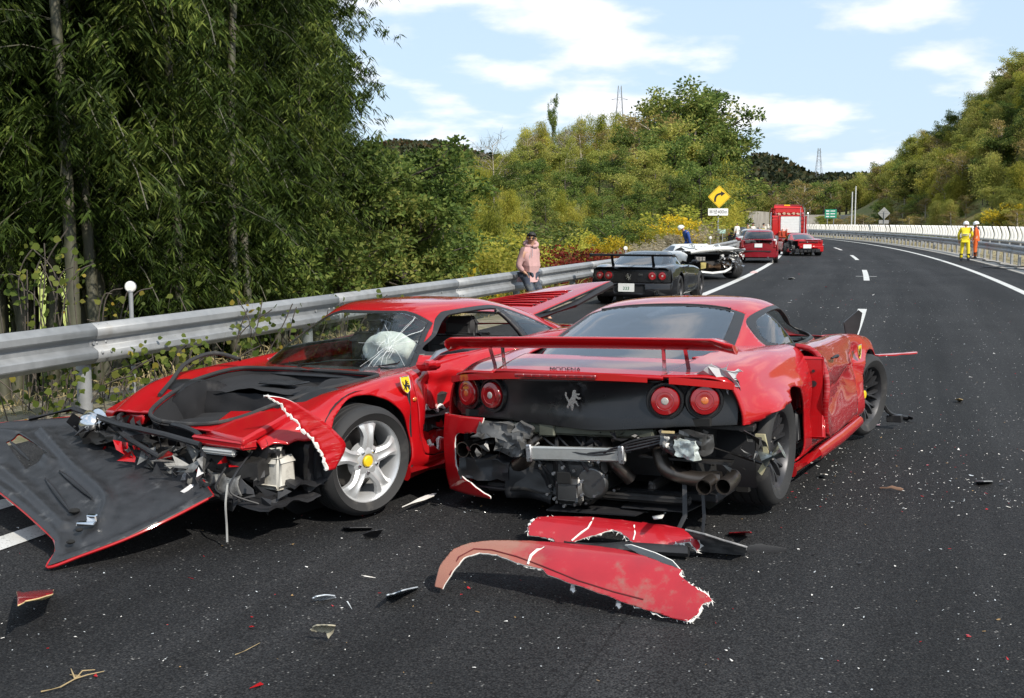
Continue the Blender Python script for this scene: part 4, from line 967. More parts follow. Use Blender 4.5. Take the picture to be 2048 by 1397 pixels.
    W3 = A + U[..., None] * u + V_[..., None] * v + Hh[..., None] * nrm
    gm = grid(W3); uv = np.stack([U.ravel(), V_.ravel()], -1)
    sdo = poly_sd(outl)
    hole1 = poly_sd(np.array([to2(onp(*q)) for q in [(10, 880), (38, 872), (100, 912), (52, 938)]]))
    proj2 = lambda Vv: np.stack([(Vv - A) @ u, (Vv - A) @ v], -1)
    gm = keep(gm, lambda Vv: sdo(proj2(Vv))); gm = cut(gm, lambda Vv: hole1(proj2(Vv)))
    loc = lambda P: (np.c_[P, np.ones(len(P))] @ Mi.T)[:, :3]
    n_ok = np.mean(np.cross(gm[0][gm[1][50][1]] - gm[0][gm[1][50][0]], gm[0][gm[1][50][2]] - gm[0][gm[1][50][1]]) @ nrm) > 0
    gm = gm if n_ok else flip(gm)
    LIN = mat('bonnet_lining', (.026, .027, .030), .45, var=.25, vscale=14, dirt=(.20, .20, .20), dirt_amt=(.6, .95), dscale=7, bump=.15, bscale=140)
    bo = obj('bonnet', (loc(gm[0]), gm[1]), LIN, root, solid=.006, smooth=55); bo['label'] = 'flipped bonnet showing its black lining'
    down = move((gm[0], gm[1]), -nrm * .012); obj('bonnet_skin', flip((loc(down[0]), down[1])), RED, bo, smooth=55)
    oo = A + outl[:, 0:1] * u + outl[:, 1:2] * v; hh = np.array([hfun(np.array([[a]]), np.array([[b]]))[0, 0] for a, b in outl])
    oo = oo + (hh[:, None] - .008) * nrm; oo = spline(np.r_[oo, oo[:1]], 160)
    obj('red_edge', tube(loc(oo), .0075, 6, caps=False), RED, bo)
    for L_ in ([(92, 960), (140, 1025)], [(120, 945), (185, 1000)], [(20, 885), (60, 925)]):
        q0, q1 = (onp(*q) + nrm * .012 for q in L_); obj('pressed_slot', tube(loc(np.array([q0 + (q1 - q0) * k for k in np.linspace(0, 1, 6)])), [.004, .010, .012, .012, .010, .004], 8), BLACKPL, bo)
    for (px, py, r_) in ((150, 1026, .030), (143, 1088, .022), (160, 1064, .02)):
        c = loc((onp(px, py) + nrm * .012)[None])[0]; obj('bonnet_hole', ball(c, (r_, r_, r_ * .5), 12, 6), DARK, bo)
    c = onp(176, 1054) + nrm * .02; obj('bonnet_latch', crumple((loc(join(box(c, (.09, .05, .02), .005), box(c + [.02, .02, .02], (.05, .03, .04), .005))[0]), join(box(c, (.09, .05, .02), .005), box(c + [.02, .02, .02], (.05, .03, .04), .005))[1]), .004, 20, 2), CHROME, bo, smooth=20)
    # hinge arms and seal trailing from the bonnet
    obj('bonnet_frame', join(tube(loc(np.array([onp(60, 838), onp(150, 826) + nrm * .03, at_z(240, 850, .55), at_z(330, 870, .54), at_z(400, 890, .50)])), .018, 8), tube(loc(np.array([onp(190, 836) + nrm * .04, at_z(260, 880, .50), at_z(320, 915, .42)])), .014, 8)), BLACKPL, root)
    # --- greenhouse
    Rg = [(.70, -3.22, -.46, .77, 3.7, .60), (.78, -3.15, -.59, .755, 3.6, .60), (.86, -3.02, -.73, .72, 3.5, .60), (.95, -2.78, -.88, .67, 3.2, .60), (1.04, -2.50, -1.03, .60, 2.8, .58), (1.10, -2.25, -1.13, .53, 2.7, .58), (1.14, -2.05, -1.25, .44, 2.6, .56), (1.16, -1.85, -1.42, .24, 2.4, .5), (1.165, -1.70, -1.6, .02, 2, .5)]
    G = cabin(Rg, 120, 70); G = join(G, mirror(G))
    wpoly = smooth_poly([(-.86, .835), (-1.06, .95), (-1.24, 1.065), (-1.36, 1.095), (-1.75, 1.105), (-1.95, 1.085), (-2.15, 1.02), (-2.40, .92), (-2.50, .86), (-2.0, .835), (-1.4, .83)], 4)
    win = lambda sy: F_and(F_side(wpoly), lambda V: .25 - sy * V[:, 1])
    ws = F_and(lambda V: np.abs(V[:, 1]) - (.655 - .55 * (V[:, 2] - .75)), lambda V: -1.16 - V[:, 0], lambda V: V[:, 2] - 1.10, lambda V: .715 - V[:, 2])
    gL, G = split(G, win(1)); gR, G = split(G, win(-1)); W, G = split(G, ws)
    G = cut(G, lambda V: V[:, 2] - .715)
    G = cut(G, F_and(lambda V: np.abs(V[:, 1]) - .46, lambda V: V[:, 0] + 2.12))   # engine-lid opening
    obj('roof', G, RED, root, solid=.014, weld=.00025, smooth=50)
    inner = F_and(lambda V: np.abs(V[:, 1]) - (.63 - .55 * (V[:, 2] - .75)), lambda V: -1.13 - V[:, 0], lambda V: V[:, 2] - 1.085, lambda V: .735 - V[:, 2])
    Wi, Wb = split(W, inner)
    wsob = obj('windscreen', Wi, CLEARGLASS, root, solid=.004, weld=.00025, smooth=60)
    obj('windscreen_band', Wb, BLACKPL, root, solid=.006, weld=.00025, smooth=60)
    # cracks run over the glass from the driver's corner
    rgn = np.random.default_rng(11); cen = np.array([-.86, .44, .885]); T_ = []
    Vw = Wi[0]
    def on_glass(yv, zv):
        i = np.argmin((Vw[:, 1] - yv) ** 2 + (Vw[:, 2] - zv) ** 2); return Vw[i] + np.array([.006, 0, .004])
    for k in range(20):
        a = rgn.uniform(0, 2 * math.pi); ln = rgn.uniform(.05, .26) * (1.4 if abs(math.sin(a)) > .5 else 1); pts = []
        for q in np.linspace(.02, ln, 6):
            pts.append(on_glass(np.clip(.40 + math.cos(a) * q + rgn.normal() * .006, -.6, .60), np.clip(.90 + math.sin(a) * q * .8 + rgn.normal() * .006, .77, 1.08)))
        T_.append(tube(pts, .0006 + .0008 * rgn.random(), 4))
    for rr_ in (.06,):
        a = rgn.uniform(0, 6.28); pts = [on_glass(np.clip(.40 + math.cos(a + q) * rr_, -.6, .6), np.clip(.90 + math.sin(a + q) * rr_ * .8, .77, 1.08)) for q in np.linspace(0, 3.2, 9)]; T_.append(tube(pts, .0008, 4))
    tag(obj('cracks', join(*T_), mat('crack_white', (.75, .78, .78), .4), wsob, smooth=0), kind='stuff')
    # deployed airbags
    ab = crumple(ball((-1.0, .27, .85), (.12, .215, .125), 36, 24), .012, 11, 3)
    obj('airbag', ab, mat('airbag_cloth', (.66, .65, .61), .85, var=.08, bump=.4, bscale=60), root, smooth=60)
    for gm_, sy in ((gL, 1), (gR, -1)):
        inn = F_side(smooth_poly([(-.92, .853), (-1.08, .945), (-1.26, 1.045), (-1.38, 1.073), (-1.75, 1.083), (-1.93, 1.065), (-2.13, 1.005), (-2.38, .91), (-2.44, .868), (-2.0, .853), (-1.4, .848)], 4))
        ii, fr_ = split(gm_, inn); obj('window_frame', fr_, BLACKPL, root, solid=.014, smooth=60)
        pf = lambda V: V[:, 0] - (-1.98 - .9 * (V[:, 2] - .95) * -.55); q, dwin = split(ii, pf)
        bar = keep(dwin, lambda V: V[:, 0] - (-1.92 - .9 * (V[:, 2] - .95) * -.55)); obj('window_pillar', bar, BLACKPL, root, solid=.025)
        obj('quarter_window', q, TINTGLASS, root, solid=.004, smooth=60)
    # seats, wheel, bulkhead seen through the windows
    for sy in (-.36, .36):
        s = obj('seat', join(box((-1.62, sy, .62), (.15, .46, .56), .05), box((-1.35, sy, .36), (.5, .46, .16), .05)), INTERIOR, root, bevel=.02)
        obj('headrest', box((-1.70, sy, .945), (.10, .27, .16), .04), INTERIOR, s, bevel=.02)
    obj('dashboard', join(box((-.84, 0, .66), (.26, 1.28, .12), .04)), INTERIOR, root, bevel=.02)
    obj('bulkhead', box((-1.92, 0, .60), (.05, 1.30, .55), .02), INTERIOR, root)
    obj('engine', join(box((-2.55, 0, .55), (.9, .8, .35), .04), box((-2.5, .25, .76), (.7, .2, .08), .02), box((-2.5, -.25, .76), (.7, .2, .08), .02)), DARKIRON, root, bevel=.01)
    obj('rear_mirror', box((-1.20, 0, 1.04), (.03, .20, .06), .012), INTERIOR, root)
    # engine lid kicked up
    q4 = np.array([(-2.42, .52, .99), (-3.58, .58, 1.20), (-3.36, -.50, 1.035), (-2.30, -.50, .985)])
    def bil(a, b): return (1 - a) * ((1 - b) * q4[0] + b * q4[3]) + a * ((1 - b) * q4[1] + b * q4[2])
    n1, n2 = 60, 40; lm = grid([[bil(a, b) + np.array([0, 0, .03 * math.sin(math.pi * b)]) for b in np.linspace(0, 1, n2)] for a in np.linspace(0, 1, n1)])
    AB = np.array([(a, b) for a in np.linspace(0, 1, n1) for b in np.linspace(0, 1, n2)])
    slots = [(a0, a0 + .055) for a0 in np.arange(.22, .74, .09)]
    keepF = []; nn = n2
    for fi, fc in enumerate(lm[1]):
        c_ = AB[list(fc)].mean(0)
        if any(s0 < c_[0] < s1 for s0, s1 in slots) and .16 < c_[1] < .84: continue
        keepF.append(fc)
    L2 = compact((lm[0], keepF)); L2 = L2 if True else flip(L2)
    el = obj('engine_lid', L2, [RED, BLACKPL], root, solid=.018, smooth=45, fixn=True); el['label'] = 'red louvred engine lid sprung up'
    for s0, s1 in slots:
        sl = grid([[bil(s0 + (s1 - s0) * k, b) + np.array([0, 0, .03 * math.sin(math.pi * b) + .012 - .04 * k]) for b in np.linspace(.16, .84, 8)] for k in (0, .5, 1)])
        obj('louvre', sl, RED, el, solid=.004, smooth=40)
    obj('lid_underframe', join(tube([q4[0] - [0, 0, .03], (q4[0] + q4[1]) / 2 - [0, 0, .06], q4[1] - [0, 0, .03]], .028, 8), tube([q4[1] - [0, 0, .03], q4[2] - [0, 0, .03]], .025, 8)), BLACKPL, root)
    # wheels
    wheel(root, (0, .80, .320), .320, .225, .246, 'star5', 1, steer=R_(-10), camber=R_(-3), spin=.32, cap=YELLOW, nseg=56)
    wheel(root, (0, -.76, .320), .320, .225, .236, 'star5', -1)
    wheel(root, (-2.45, .80, .325), .325, .265, .236, 'star5', 1)
    wheel(root, (-2.45, -.80, .325), .325, .265, .236, 'star5', -1)
    shield(root, (-.345, .897, .715), .105, rz=R_(88), ry=R_(-12))
    sl = obj('side_marker', ball((-.42, .905, .62), (.02, .008, .014), 10, 6), AMBERLENS, root)
    return root
car_crushed_nose()
# ================================================================ RED COUPE WITH TORN-OFF TAIL (seen from behind)
def car_red_coupe():
    p = pose((.80, 7.075), R_(28.3), roll=R_(-2.4))
    root = thing('sports_car', 'red sports coupe seen from behind with rear bumper torn away and red wing', 'car', p['loc'], p['rz'], rx=p['rx'])
    X = [-.97, -.75, -.35, 0, .4, .9, 1.4, 1.9, 2.25, 2.6, 3.0, 3.3, 3.5]
    def tab(*rows): return np.array(rows).T.reshape(len(X), -1)
    y = [[.78] * 9 + [.78, .74, .62, .5],
         [.86, .90, .93, .94, .93, .915, .915, .915, .92, .925, .92, .86, .70],
         [.90, .935, .955, .965, .95, .90, .89, .90, .92, .935, .93, .86, .68],
         [.905, .94, .96, .968, .955, .925, .91, .905, .91, .92, .90, .80, .60],
         [.83, .86, .875, .88, .865, .845, .84, .84, .84, .83, .79, .66, .48],
         [.52, .56, .59, .60, .62, .66, .68, .66, .60, .55, .48, .38, .28], [0] * 13]
    z = [[.20, .17, .16, .16, .15, .15, .15, .15, .15, .16, .16, .17, .2], [.26, .24, .24, .24, .24, .24, .24, .24, .24, .24, .24, .24, .25],
         [.45, .45, .46, .46, .46, .46, .46, .46, .45, .44, .42, .38, .34], [.68, .69, .71, .71, .70, .69, .68, .68, .66, .63, .56, .47, .41],
         [.835, .865, .885, .89, .88, .86, .85, .84, .82, .79, .715, .60, .48], [.875, .90, .93, .95, .93, .90, .87, .85, .82, .755, .66, .565, .48],
         [.885, .91, .94, .95, .95, .94, .92, .87, .83, .755, .65, .55, .475]]
    C = np.stack([np.array(y).T, np.array(z).T], -1)
    H = shell(X, C, 150, 64, rear=(-.2, .24, 2.2), front=(2.85, .32, 2.6))
    # --- cuts shared by both sides
    rw, fw = (0, .345, .372), (2.6, .335, .352)
    cab_fp = F_top([(2.2, -2), (2.2, .0), (2.12, .55), (1.9, .74), (1.0, .775), (.4, .74), (.05, .64), (-.35, .60), (-.52, .52), (-.56, 0), (-.56, -2)])
    H = cut(H, F_and(F_off(cab_fp, -.03), lambda V: .80 - V[:, 2]))
    arches = F_or(F_circ(*rw), F_circ(*fw))
    low = lambda V: V[:, 2] - .80
    H = cut(H, F_and(arches, low))
    tail_lip = F_and(lambda V: V[:, 2] - (.825 + 0 * V[:, 0]), lambda V: V[:, 0] - (-.62 + .0 * V[:, 1]))   # everything under the tail lip behind the wheel
    # ---- left half: keeps the bumper corner below the lamps
    HL = cut(H, F_and(lambda V: V[:, 2] - .835, lambda V: .575 - V[:, 2], lambda V: V[:, 0] + .66, lambda V: V[:, 1] - .9))
    HL = HL
    left = cut(H, F_and(lambda V: V[:, 0] + .745, lambda V: V[:, 2] - .83))
    # ---- right half, damaged
    HR = mirror(H)
    def dent(V):
        x, yy, zz = V[:, 0].copy(), V[:, 1].copy(), V[:, 2].copy()
        g = lambda x0, z0, sx, sz: np.exp(-((x - x0) / sx) ** 2 - ((zz - z0) / sz) ** 2) * (yy < -.5)
        V[:, 1] += -.045 * g(-.32, .655, .26, .06) + .012 * g(-.1, .80, .40, .06)            # quarter panel pulled out to a point
        V[:, 0] += -.05 * g(-.35, .65, .2, .07)
        V[:, 1] += .04 * g(1.85, .56, .40, .09) - .02 * g(1.4, .70, .3, .05) + .04 * g(2.2, .70, .25, .07) + .02 * g(2.9, .6, .2, .1)
        V[:, 1] += .010 * g(1.95, .60, .35, .12) * np.sin(x * 15 + zz * 34)
        wn = (yy < -.5) * sstep(.7, 1.0, x) * (1 - sstep(2.1, 2.5, x)); V[:, 1] += .030 * wn * np.exp(-np.abs(zz - (.47 + .16 * (x - 1.0))) / .045) - .018 * wn * np.exp(-np.abs(zz - (.74 - .10 * (x - 1.0))) / .03)
        wq = (yy < -.5) * sstep(-.75, -.4, x) * (1 - sstep(.2, .6, x)); V[:, 1] -= .022 * wq * np.exp(-np.abs(zz - (.655 + .10 * (x + .3))) / .035)
        V[:, 2] += .02 * g(3.0, .66, .3, .1) * np.sin(x * 14)
        return V
    HR = warp(HR, dent)
    # quarter-panel lower edge torn along a rising line; corner bumper gone
    torn = F_side(jag([(-1.4, .0), (-1.4, .60), (-.78, .60), (-.55, .615), (-.30, .655), (-.16, .66), (-.12, .30), (-.05, -.2)], .006, 5, 4))
    HR = cut(HR, F_and(torn, lambda V: V[:, 0] + .02))
    door = F_and(F_side([(.62, .33), (.68, .30), (1.2, .27), (1.95, .27), (2.06, .40), (2.10, .60), (2.02, .86), (1.6, 1.0), (.7, 1.0), (.60, .80), (.56, .55)]), lambda V: V[:, 1] + .70)
    HRd, HR = split(HR, F_off(door, -.004)); HR = cut(HR, F_off(door, .004))
    HLd, left = split(left, F_off(F_and(F_side([(.62, .33), (.68, .30), (1.2, .27), (1.95, .27), (2.06, .40), (2.10, .60), (2.02, .86), (1.6, 1.0), (.7, 1.0), (.60, .80), (.56, .55)]), lambda V: .70 - V[:, 1]), -.004))
    # engine lid (centre tail) apart from the fenders
    lidf = F_and(lambda V: np.abs(V[:, 1] - .0) - (.50 + .10 * (V[:, 0] + .97)), lambda V: V[:, 0] + .45)
    both = join(left, HR)
    lidm, both = split(both, F_and(lidf, lambda V: .8 - V[:, 2]))
    both = cut(both, F_and(F_off(lidf, .008), lambda V: .8 - V[:, 2]))
    hood = F_and(F_top(smooth_poly([(2.22, -.60), (2.28, 0), (2.22, .60), (2.9, .50), (3.28, .28), (3.36, 0), (3.28, -.28), (2.9, -.50)], 4)), lambda V: .35 - V[:, 2])
    hoodm, both = split(both, hood); both = cut(both, F_off(hood, .008))
    fl, fr = split(both, lambda V: -V[:, 1])
    obj('body_side', fl, RED, root, solid=.012, weld=.00025, smooth=48)
    obj('body_side', fr, RED2, root, solid=.012, weld=.00025, smooth=48)['label'] = 'dented scratched side panels with torn tail corner'
    obj('bonnet', hoodm, RED, root, solid=.01, weld=.00025, smooth=48)
    lidm = rot(lidm, 'X', R_(1.2))
    obj('engine_lid', move(lidm, (0, 0, .004)), RED, root, solid=.02, weld=.00025, smooth=48)
    # doors: right one shoved open a little
    dr = obj('door', rot(move(HRd, (0, -.006, 0)), 'Z', R_(3.9), (2.05, -.88, 0)), RED3, root, solid=.035, weld=.00025, smooth=48); dr['label'] = 'scraped and buckled door standing ajar'
    obj('door_handle', rot(tube([(.78, -.935, .80), (.86, -.955, .805), (.96, -.95, .80)], [.008, .013, .008], 8), 'Z', R_(3.9), (2.05, -.88, 0)), BLACKPL, dr)
    HG = (2.05, -.88, 0); obj('shut_face', rot(join(box((.60, -.845, .57), (.03, .15, .52), .01), box((.66, -.79, .57), (.12, .03, .50), .01)), 'Z', R_(3.9), HG), RED, dr, bevel=.006)
    for zz_, r_ in ((.66, .020), (.58, .010), (.74, .010), (.46, .008)): obj('latch_hole', rot(cyl((.588, -.855 + .03 * (zz_ < .6), zz_), (.580, -.855 + .03 * (zz_ < .6), zz_), r_, 10), 'Z', R_(3.9), HG), BLACKPL, dr)
    obj('door', HLd, RED, root, solid=.012, weld=.00025, smooth=48)
    obj('door_jamb', join(box((.78, -.825, .56), (.50, .04, .58), .01), box((.54, -.83, .58), (.04, .10, .56), .01)), RED, root, bevel=.006)
    obj('door_latch', join(box((.70, -.853, .66), (.05, .02, .05), .005), cyl((.70, -.845, .56), (.70, -.862, .56), .014), cyl((.70, -.845, .76), (.70, -.860, .76), .010)), BLACKPL, root)
    # rocker sill strip
    obj('sill', tube([(.25, -.90, .165), (.8, -.915, .17), (1.5, -.915, .168), (2.2, -.90, .175)], [.03, .035, .035, .03], 10, flat=1.3), RED2, root)
    obj('floor', box((1.2, 0, .17), (3.7, 1.45, .05), .01), BLACKPL, root)
    # arch liners
    for sx, sy in (((0, .345, .39)), 1), ((0, .345, .39), -1), ((2.6, .335, .37), 1), ((2.6, .335, .37), -1):
        obj('wheel_arch', liner(*sx, sy * .50, sy * .86), BLACKPL, root, smooth=30)
    # side intake scoop behind the door
    for sy in (-1, 1):
        obj('side_intake', box((.40, sy * .895, .42), (.16, .05, .20), .02), BLACKPL, root, bevel=.01)
    # --- greenhouse
    Rg = [(.78, -.60, 2.34, .80, 3.0, .45), (.86, -.52, 2.16, .785, 2.9, .45), (.96, -.22, 1.86, .735, 2.7, .46), (1.06, .12, 1.60, .665, 2.6, .48), (1.13, .36, 1.42, .585, 2.5, .50), (1.175, .58, 1.24, .47, 2.4, .52), (1.198, .78, 1.08, .26, 2.2, .52), (1.203, .90, .98, .02, 2, .5)]
    G = cabin(Rg, 110, 70); G = join(G, mirror(G))
    win = lambda sy: F_and(F_side(smooth_poly([(.30, .925), (.34, 1.03), (.52, 1.095), (.86, 1.128), (1.20, 1.112), (1.52, 1.02), (1.86, .895), (1.94, .862), (1.2, .868), (.62, .88)], 4)), lambda V: .28 - sy * V[:, 1])
    rear = F_and(lambda V: np.abs(V[:, 1]) - (.635 - .17 * np.clip(V[:, 0] + .1, 0, 1) ** 1.3), lambda V: V[:, 0] - (.54 - .10 * V[:, 1] ** 2), lambda V: -.47 - V[:, 0])
    ws = F_and(lambda V: np.abs(V[:, 1]) - (.70 - .33 * (V[:, 2] - .86)), lambda V: (1.36 + .0 * V[:, 1]) - V[:, 0], lambda V: V[:, 2] - 1.135)
    gl_l, G = split(G, win(1)); gl_r, G = split(G, win(-1)); rg_, G = split(G, rear); ws_, G = split(G, ws)
    G = cut(G, lambda V: V[:, 2] - .82)
    obj('roof', G, RED, root, solid=.015, weld=.00025, smooth=50)
    core = F_and(lambda V: np.abs(V[:, 1]) - (.56 - .15 * np.clip(V[:, 0] + .1, 0, 1) ** 1.3), lambda V: V[:, 0] - (.50 - .10 * V[:, 1] ** 2), lambda V: -.42 - V[:, 0])
    rin, rb = split(rg_, core)
    sl_ = []
    for q in np.linspace(-.45, .45, 40):
        xq = .54 - .10 * q * q; i_ = np.argmin((G[0][:, 0] - xq) ** 2 + (G[0][:, 1] - q) ** 2 + (G[0][:, 2] < 1) * 9); sl_.append((xq, q, G[0][i_, 2] + .001))
    sl_ = np.array(sl_); sl_[:, 2] = np.convolve(np.pad(sl_[:, 2], 3, mode='edge'), np.ones(7) / 7, 'valid'); obj('window_seal', tube(sl_, .008, 6), RUBBER, root)
    bg_ = obj('rear_window', rin, glass('rear_glass', (.34, .36, .42), ior=2.6, dirt=.04), root, solid=.004, weld=.00025, smooth=60)
    obj('window_border', rb, BLACKPL, bg_, solid=.006, weld=.00025, smooth=60)
    obj('windscreen', ws_, CLEARGLASS, root, solid=.004, weld=.00025, smooth=60)
    for sy, gm in ((1, gl_l), (-1, gl_r)):
        frame = F_and(F_side(smooth_poly([(.36, .94), (.40, 1.02), (.55, 1.075), (.86, 1.106), (1.18, 1.092), (1.50, 1.005), (1.80, .90), (1.2, .888), (.66, .90)], 4)))
        inn, fr_ = split(gm, frame); wq, wd_ = split(inn, lambda V: V[:, 0] - (.80 - .5 * (V[:, 2] - .9)))
        obj('window_frame', fr_, BLACKPL, root, solid=.012, smooth=60)
        obj('quarter_window', wq, glass('side_glass', (.5, .52, .55), ior=1.7, dirt=.06), root, solid=.004, weld=.00025, smooth=60)
        if sy > 0: obj('door_window', cut(wd_, lambda V: V[:, 0] - (.83 - .5 * (V[:, 2] - .9))), TINTGLASS, root, solid=.004, weld=.00025, smooth=60)
        obj('window_pillar', keep(wd_, lambda V: V[:, 0] - (.83 - .5 * (V[:, 2] - .9))), BLACKPL, root, solid=.01)
    # broken lower part of the right door glass
    # cabin inside
    for sy in (-.36, .36):
        s = obj('seat', join(box((1.05, sy, .55), (.16, .46, .62), .05), box((1.28, sy, .34), (.5, .46, .16), .05)), TANSEAT, root, bevel=.02); 
        obj('headrest', box((1.02, sy, .93), (.10, .26, .17), .04), TANSEAT, s, bevel=.02)
    obj('dashboard', box((1.85, 0, .72), (.35, 1.30, .22), .05), INTERIOR, root, bevel=.02)
    obj('bulkhead', join(box((.80, 0, .62), (.06, 1.35, .75), .02), box((.2, 0, .70), (1.2, 1.2, .10), .02)), INTERIOR, root)
    obj('steering_wheel', lathe([(.165, -.012), (.18, 0), (.165, .012), (.155, 0)], 24, 'x', (1.58, .36, .74), closed=True), INTERIOR, root)
    # --- tail fascia with lamps
    ys = np.linspace(-.90, .90, 64); zs = np.linspace(.585, .845, 18); rows = []
    for zz in zs:
        rows.append([(-.925 + .24 * (abs(q) / .95) ** 2.2 + .012 * math.sin(zz * 19) + .016 * math.sin(q * 5 + zz * 12) * (1 if -.55 < q < .45 else 0) + .05 * max(0, .64 - zz) * 3 * math.exp(-((q + .05) / .35) ** 2), q, zz - .03 * math.exp(-((q + .1) / .3) ** 2) * (zz < .62)) for q in ys])
    fas = flip(grid(rows)); fas = keep(fas, F_back([(-.875, .60), (-.50, .59), (-.1, .565), (.4, .60), (.60, .60), (.82, .60), (.875, .64), (.89, .74), (.86, .845), (-.88, .845), (-.89, .74)]))
    fas = rot(fas, 'X', 0)
    obj('tail_panel', flip(fas), mat('black_tail', (.009, .009, .010), .26, var=.3, dirt=(.10, .095, .09), dirt_amt=(.62, 1.0), dscale=4, bump=.05, bscale=20), root, solid=.02, smooth=60)
    zl = .735
    for yy, inner in ((.73, AMBERLENS), (.535, CLEARLENS), (-.52, CLEARLENS), (-.715, AMBERLENS)):
        xx = -.925 + .24 * (abs(yy) / .95) ** 2.2; ang = math.atan(.24 * 2.2 * (abs(yy) / .95) ** 1.2 / .95) * (1 if yy > 0 else -1)
        obj('lamp_well', move(rot(lathe([(.105, .01), (.098, -.012), (.088, -.012), (.080, .02)], 36, 'x'), 'Z', -ang), (xx - .008, yy, zl)), mat('black_gloss', (.012, .012, .013), .25, var=.1), root)
        round_lamp(root, (xx - .004, yy, zl), .078, (0, R_(4), -ang), inner)
    hb = obj('horse_badge', horse(.115, .010), CHROME, root, smooth=0); hb.location = (-.955, -.02, .735); hb.scale = (1, -1, 1)
    # high brake light in the lid lip
    obj('brake_light', move(box((0, 0, 0), (.02, .50, .022), .006), (-.975, .08, .868)), mat('dark_red_lens', (.18, .005, .008), .2, coat=1.0), root)
    bl_ = [c for c in root.children if c.name.startswith('brake_light')][0]
    for k in range(9): obj('light_cell', box((-.986, -.13 + k * .052, .868), (.004, .034, .015), .003), REDLENS, bl_)
    put_text('MODENA', .030, DARKIRON, root, (-.905, .05, .898), rx=R_(82), rz=R_(-90), name='model_lettering', sx=1.5)
    # tail lip underside (closing strip)
    rows = []
    for q in np.linspace(-.87, .87, 50):
        xx = -.97 + .24 * (abs(q) / .95) ** 2.2; zt = .885 - .055 * (abs(q) / .85) ** 2.5
        rows.append([(xx - .002, q, zt + .002), (xx - .004, q, zt - .035), (xx + .03, q, zt - .045), (xx + .12, q, zt - .045)])
    lip = flip(grid(rows)); lip = cut(lip, lambda V: np.abs(V[:, 1] + .50) - .055)
    obj('tail_lip', lip, RED, root, smooth=40)
    # grey torn edge by the right lamp
    ed = jag([(-.60, .862), (-.66, .875), (-.72, .90), (-.76, .935), (-.78, .90), (-.84, .93), (-.83, .89), (-.90, .885), (-.86, .86), (-.89, .80), (-.84, .82), (-.83, .77), (-.80, .83), (-.74, .85), (-.68, .845)], .006, 3, 2)
    te = prism(ed, .006, 'yz'); te = warp(te, lambda V: np.c_[V[:, 0] - .945 + .26 * (np.abs(V[:, 1]) / .95) ** 2.2 + .02 * np.sin(V[:, 1] * 60 + V[:, 2] * 40), V[:, 1], V[:, 2]])
    obj('torn_edge', te, GREYPRIMER, root, smooth=0)
    # --- wing
    rows = []
    for q in np.linspace(-1, 1, 61):
        yy = q * .885 + .012; e = abs(q); end = max(0, (e - .90) / .10)
        ch = .235 * (1 - .55 * end ** 2); xx = -.80 + .05 * e ** 3 ; zz = 1.028 - .035 * (1 - e ** 2) * -1 * 0 + .012 * (1 - e * e) - .028 * end
        th = .033 * (1 - .35 * end)
        prof = []
        for a in np.linspace(0, 2 * math.pi, 20, endpoint=False):
            cx = math.cos(a); sz = math.sin(a)
            prof.append((xx + ch / 2 * cx, yy, zz + th * sz * (1 + .25 * cx) - .020 * cx * 1.0 + .012 * cx * cx))
        rows.append(prof)
    wm = grid(rows, closed_v=True); n0 = len(rows[0]); wm = (wm[0], wm[1] + [tuple(range(n0)), tuple(range(60 * n0, 61 * n0))[::-1]])
    obj('rear_wing', flip(wm), RED, root, smooth=50, fixn=True)
    for yy in (.60, .51, -.48, -.60):
        obj('wing_strut', cyl((-.76 if yy in (.51, -.48) else -.70, yy, .86), (-.80, yy + (-.01), 1.03), .011, 10), CHROME, root)
    # --- left bumper corner that stayed on
    rows = []
    for zz in np.linspace(.13, .60, 34):
        r = []
        for q in np.linspace(.30, 1.12, 44):
            yq = min(q, .935); over = max(0, q - .935)
            bulge = .05 * math.sin((zz - .13) / .47 * math.pi) - .05 * max(0, .22 - zz) * 8 * .2
            r.append((-.97 + .22 * (yq / .95) ** 2.6 - bulge * .6 + over * 1.4, yq - .02 * max(0, .25 - zz) * 4 + .01 * math.sin(zz * 20) * 0, zz))
        rows.append(r)
    bm_ = flip(grid(rows))
    keepf = F_back(jag([(1.3, .10), (1.3, .62), (.58, .62), (.60, .56), (.56, .54), (.62, .51), (.68, .505), (.79, .50), (.815, .47), (.82, .40), (.815, .30), (.80, .26), (.72, .215), (.62, .165), (.55, .14), (.60, .09)], .004, 4, 9))
    bm2 = keep(bm_, keepf); bm2 = crumple(bm2, .003, 4, 3)
    WEDGE = [RED2, WHITEPL]
    obj('bumper_corner', flip(bm2), WEDGE, root, solid=.009, smooth=45)['label'] = 'last red corner of the torn rear bumper'
    obj('bumper_splinter', move(crumple(prism(jag([(-.30, 0), (0, .03), (.10, .01), (.02, -.02)], .006, 3, 1), .006, 'xy'), .004, 10, 2), (-.84, 1.02, .10)), WHITEPL, root)
    # --- engine bay and running gear laid bare
    obj('engine_bay', join(box((-.30, 0, .42), (.05, 1.6, .55)), box((-.55, .0, .62), (.55, 1.5, .04)), box((-.5, .80, .40), (.5, .03, .40)), box((-.5, -.62, .42), (.45, .03, .35))), DARK, root)
    gb = obj('gearbox', join(box((-.80, .03, .27), (.22, .24, .27), .035), box((-.70, .02, .30), (.30, .34, .22), .03), box((-.93, .035, .22), (.06, .17, .15), .025), lathe([(.001, 0), (.085, 0), (.095, .02), (.085, .04), (.001, .05)], 20, 'x', (-.93, -.10, .27))), ALLOY, root, bevel=.006)
    for k in range(9):
        a = k * 2 * math.pi / 9; obj('bolt', cyl((-.955, .035 + .10 * math.cos(a), .25 + .11 * math.sin(a)), (-.975, .035 + .10 * math.cos(a), .25 + .11 * math.sin(a)), .010, 6), CHROME if k % 3 == 0 else STEEL, gb)
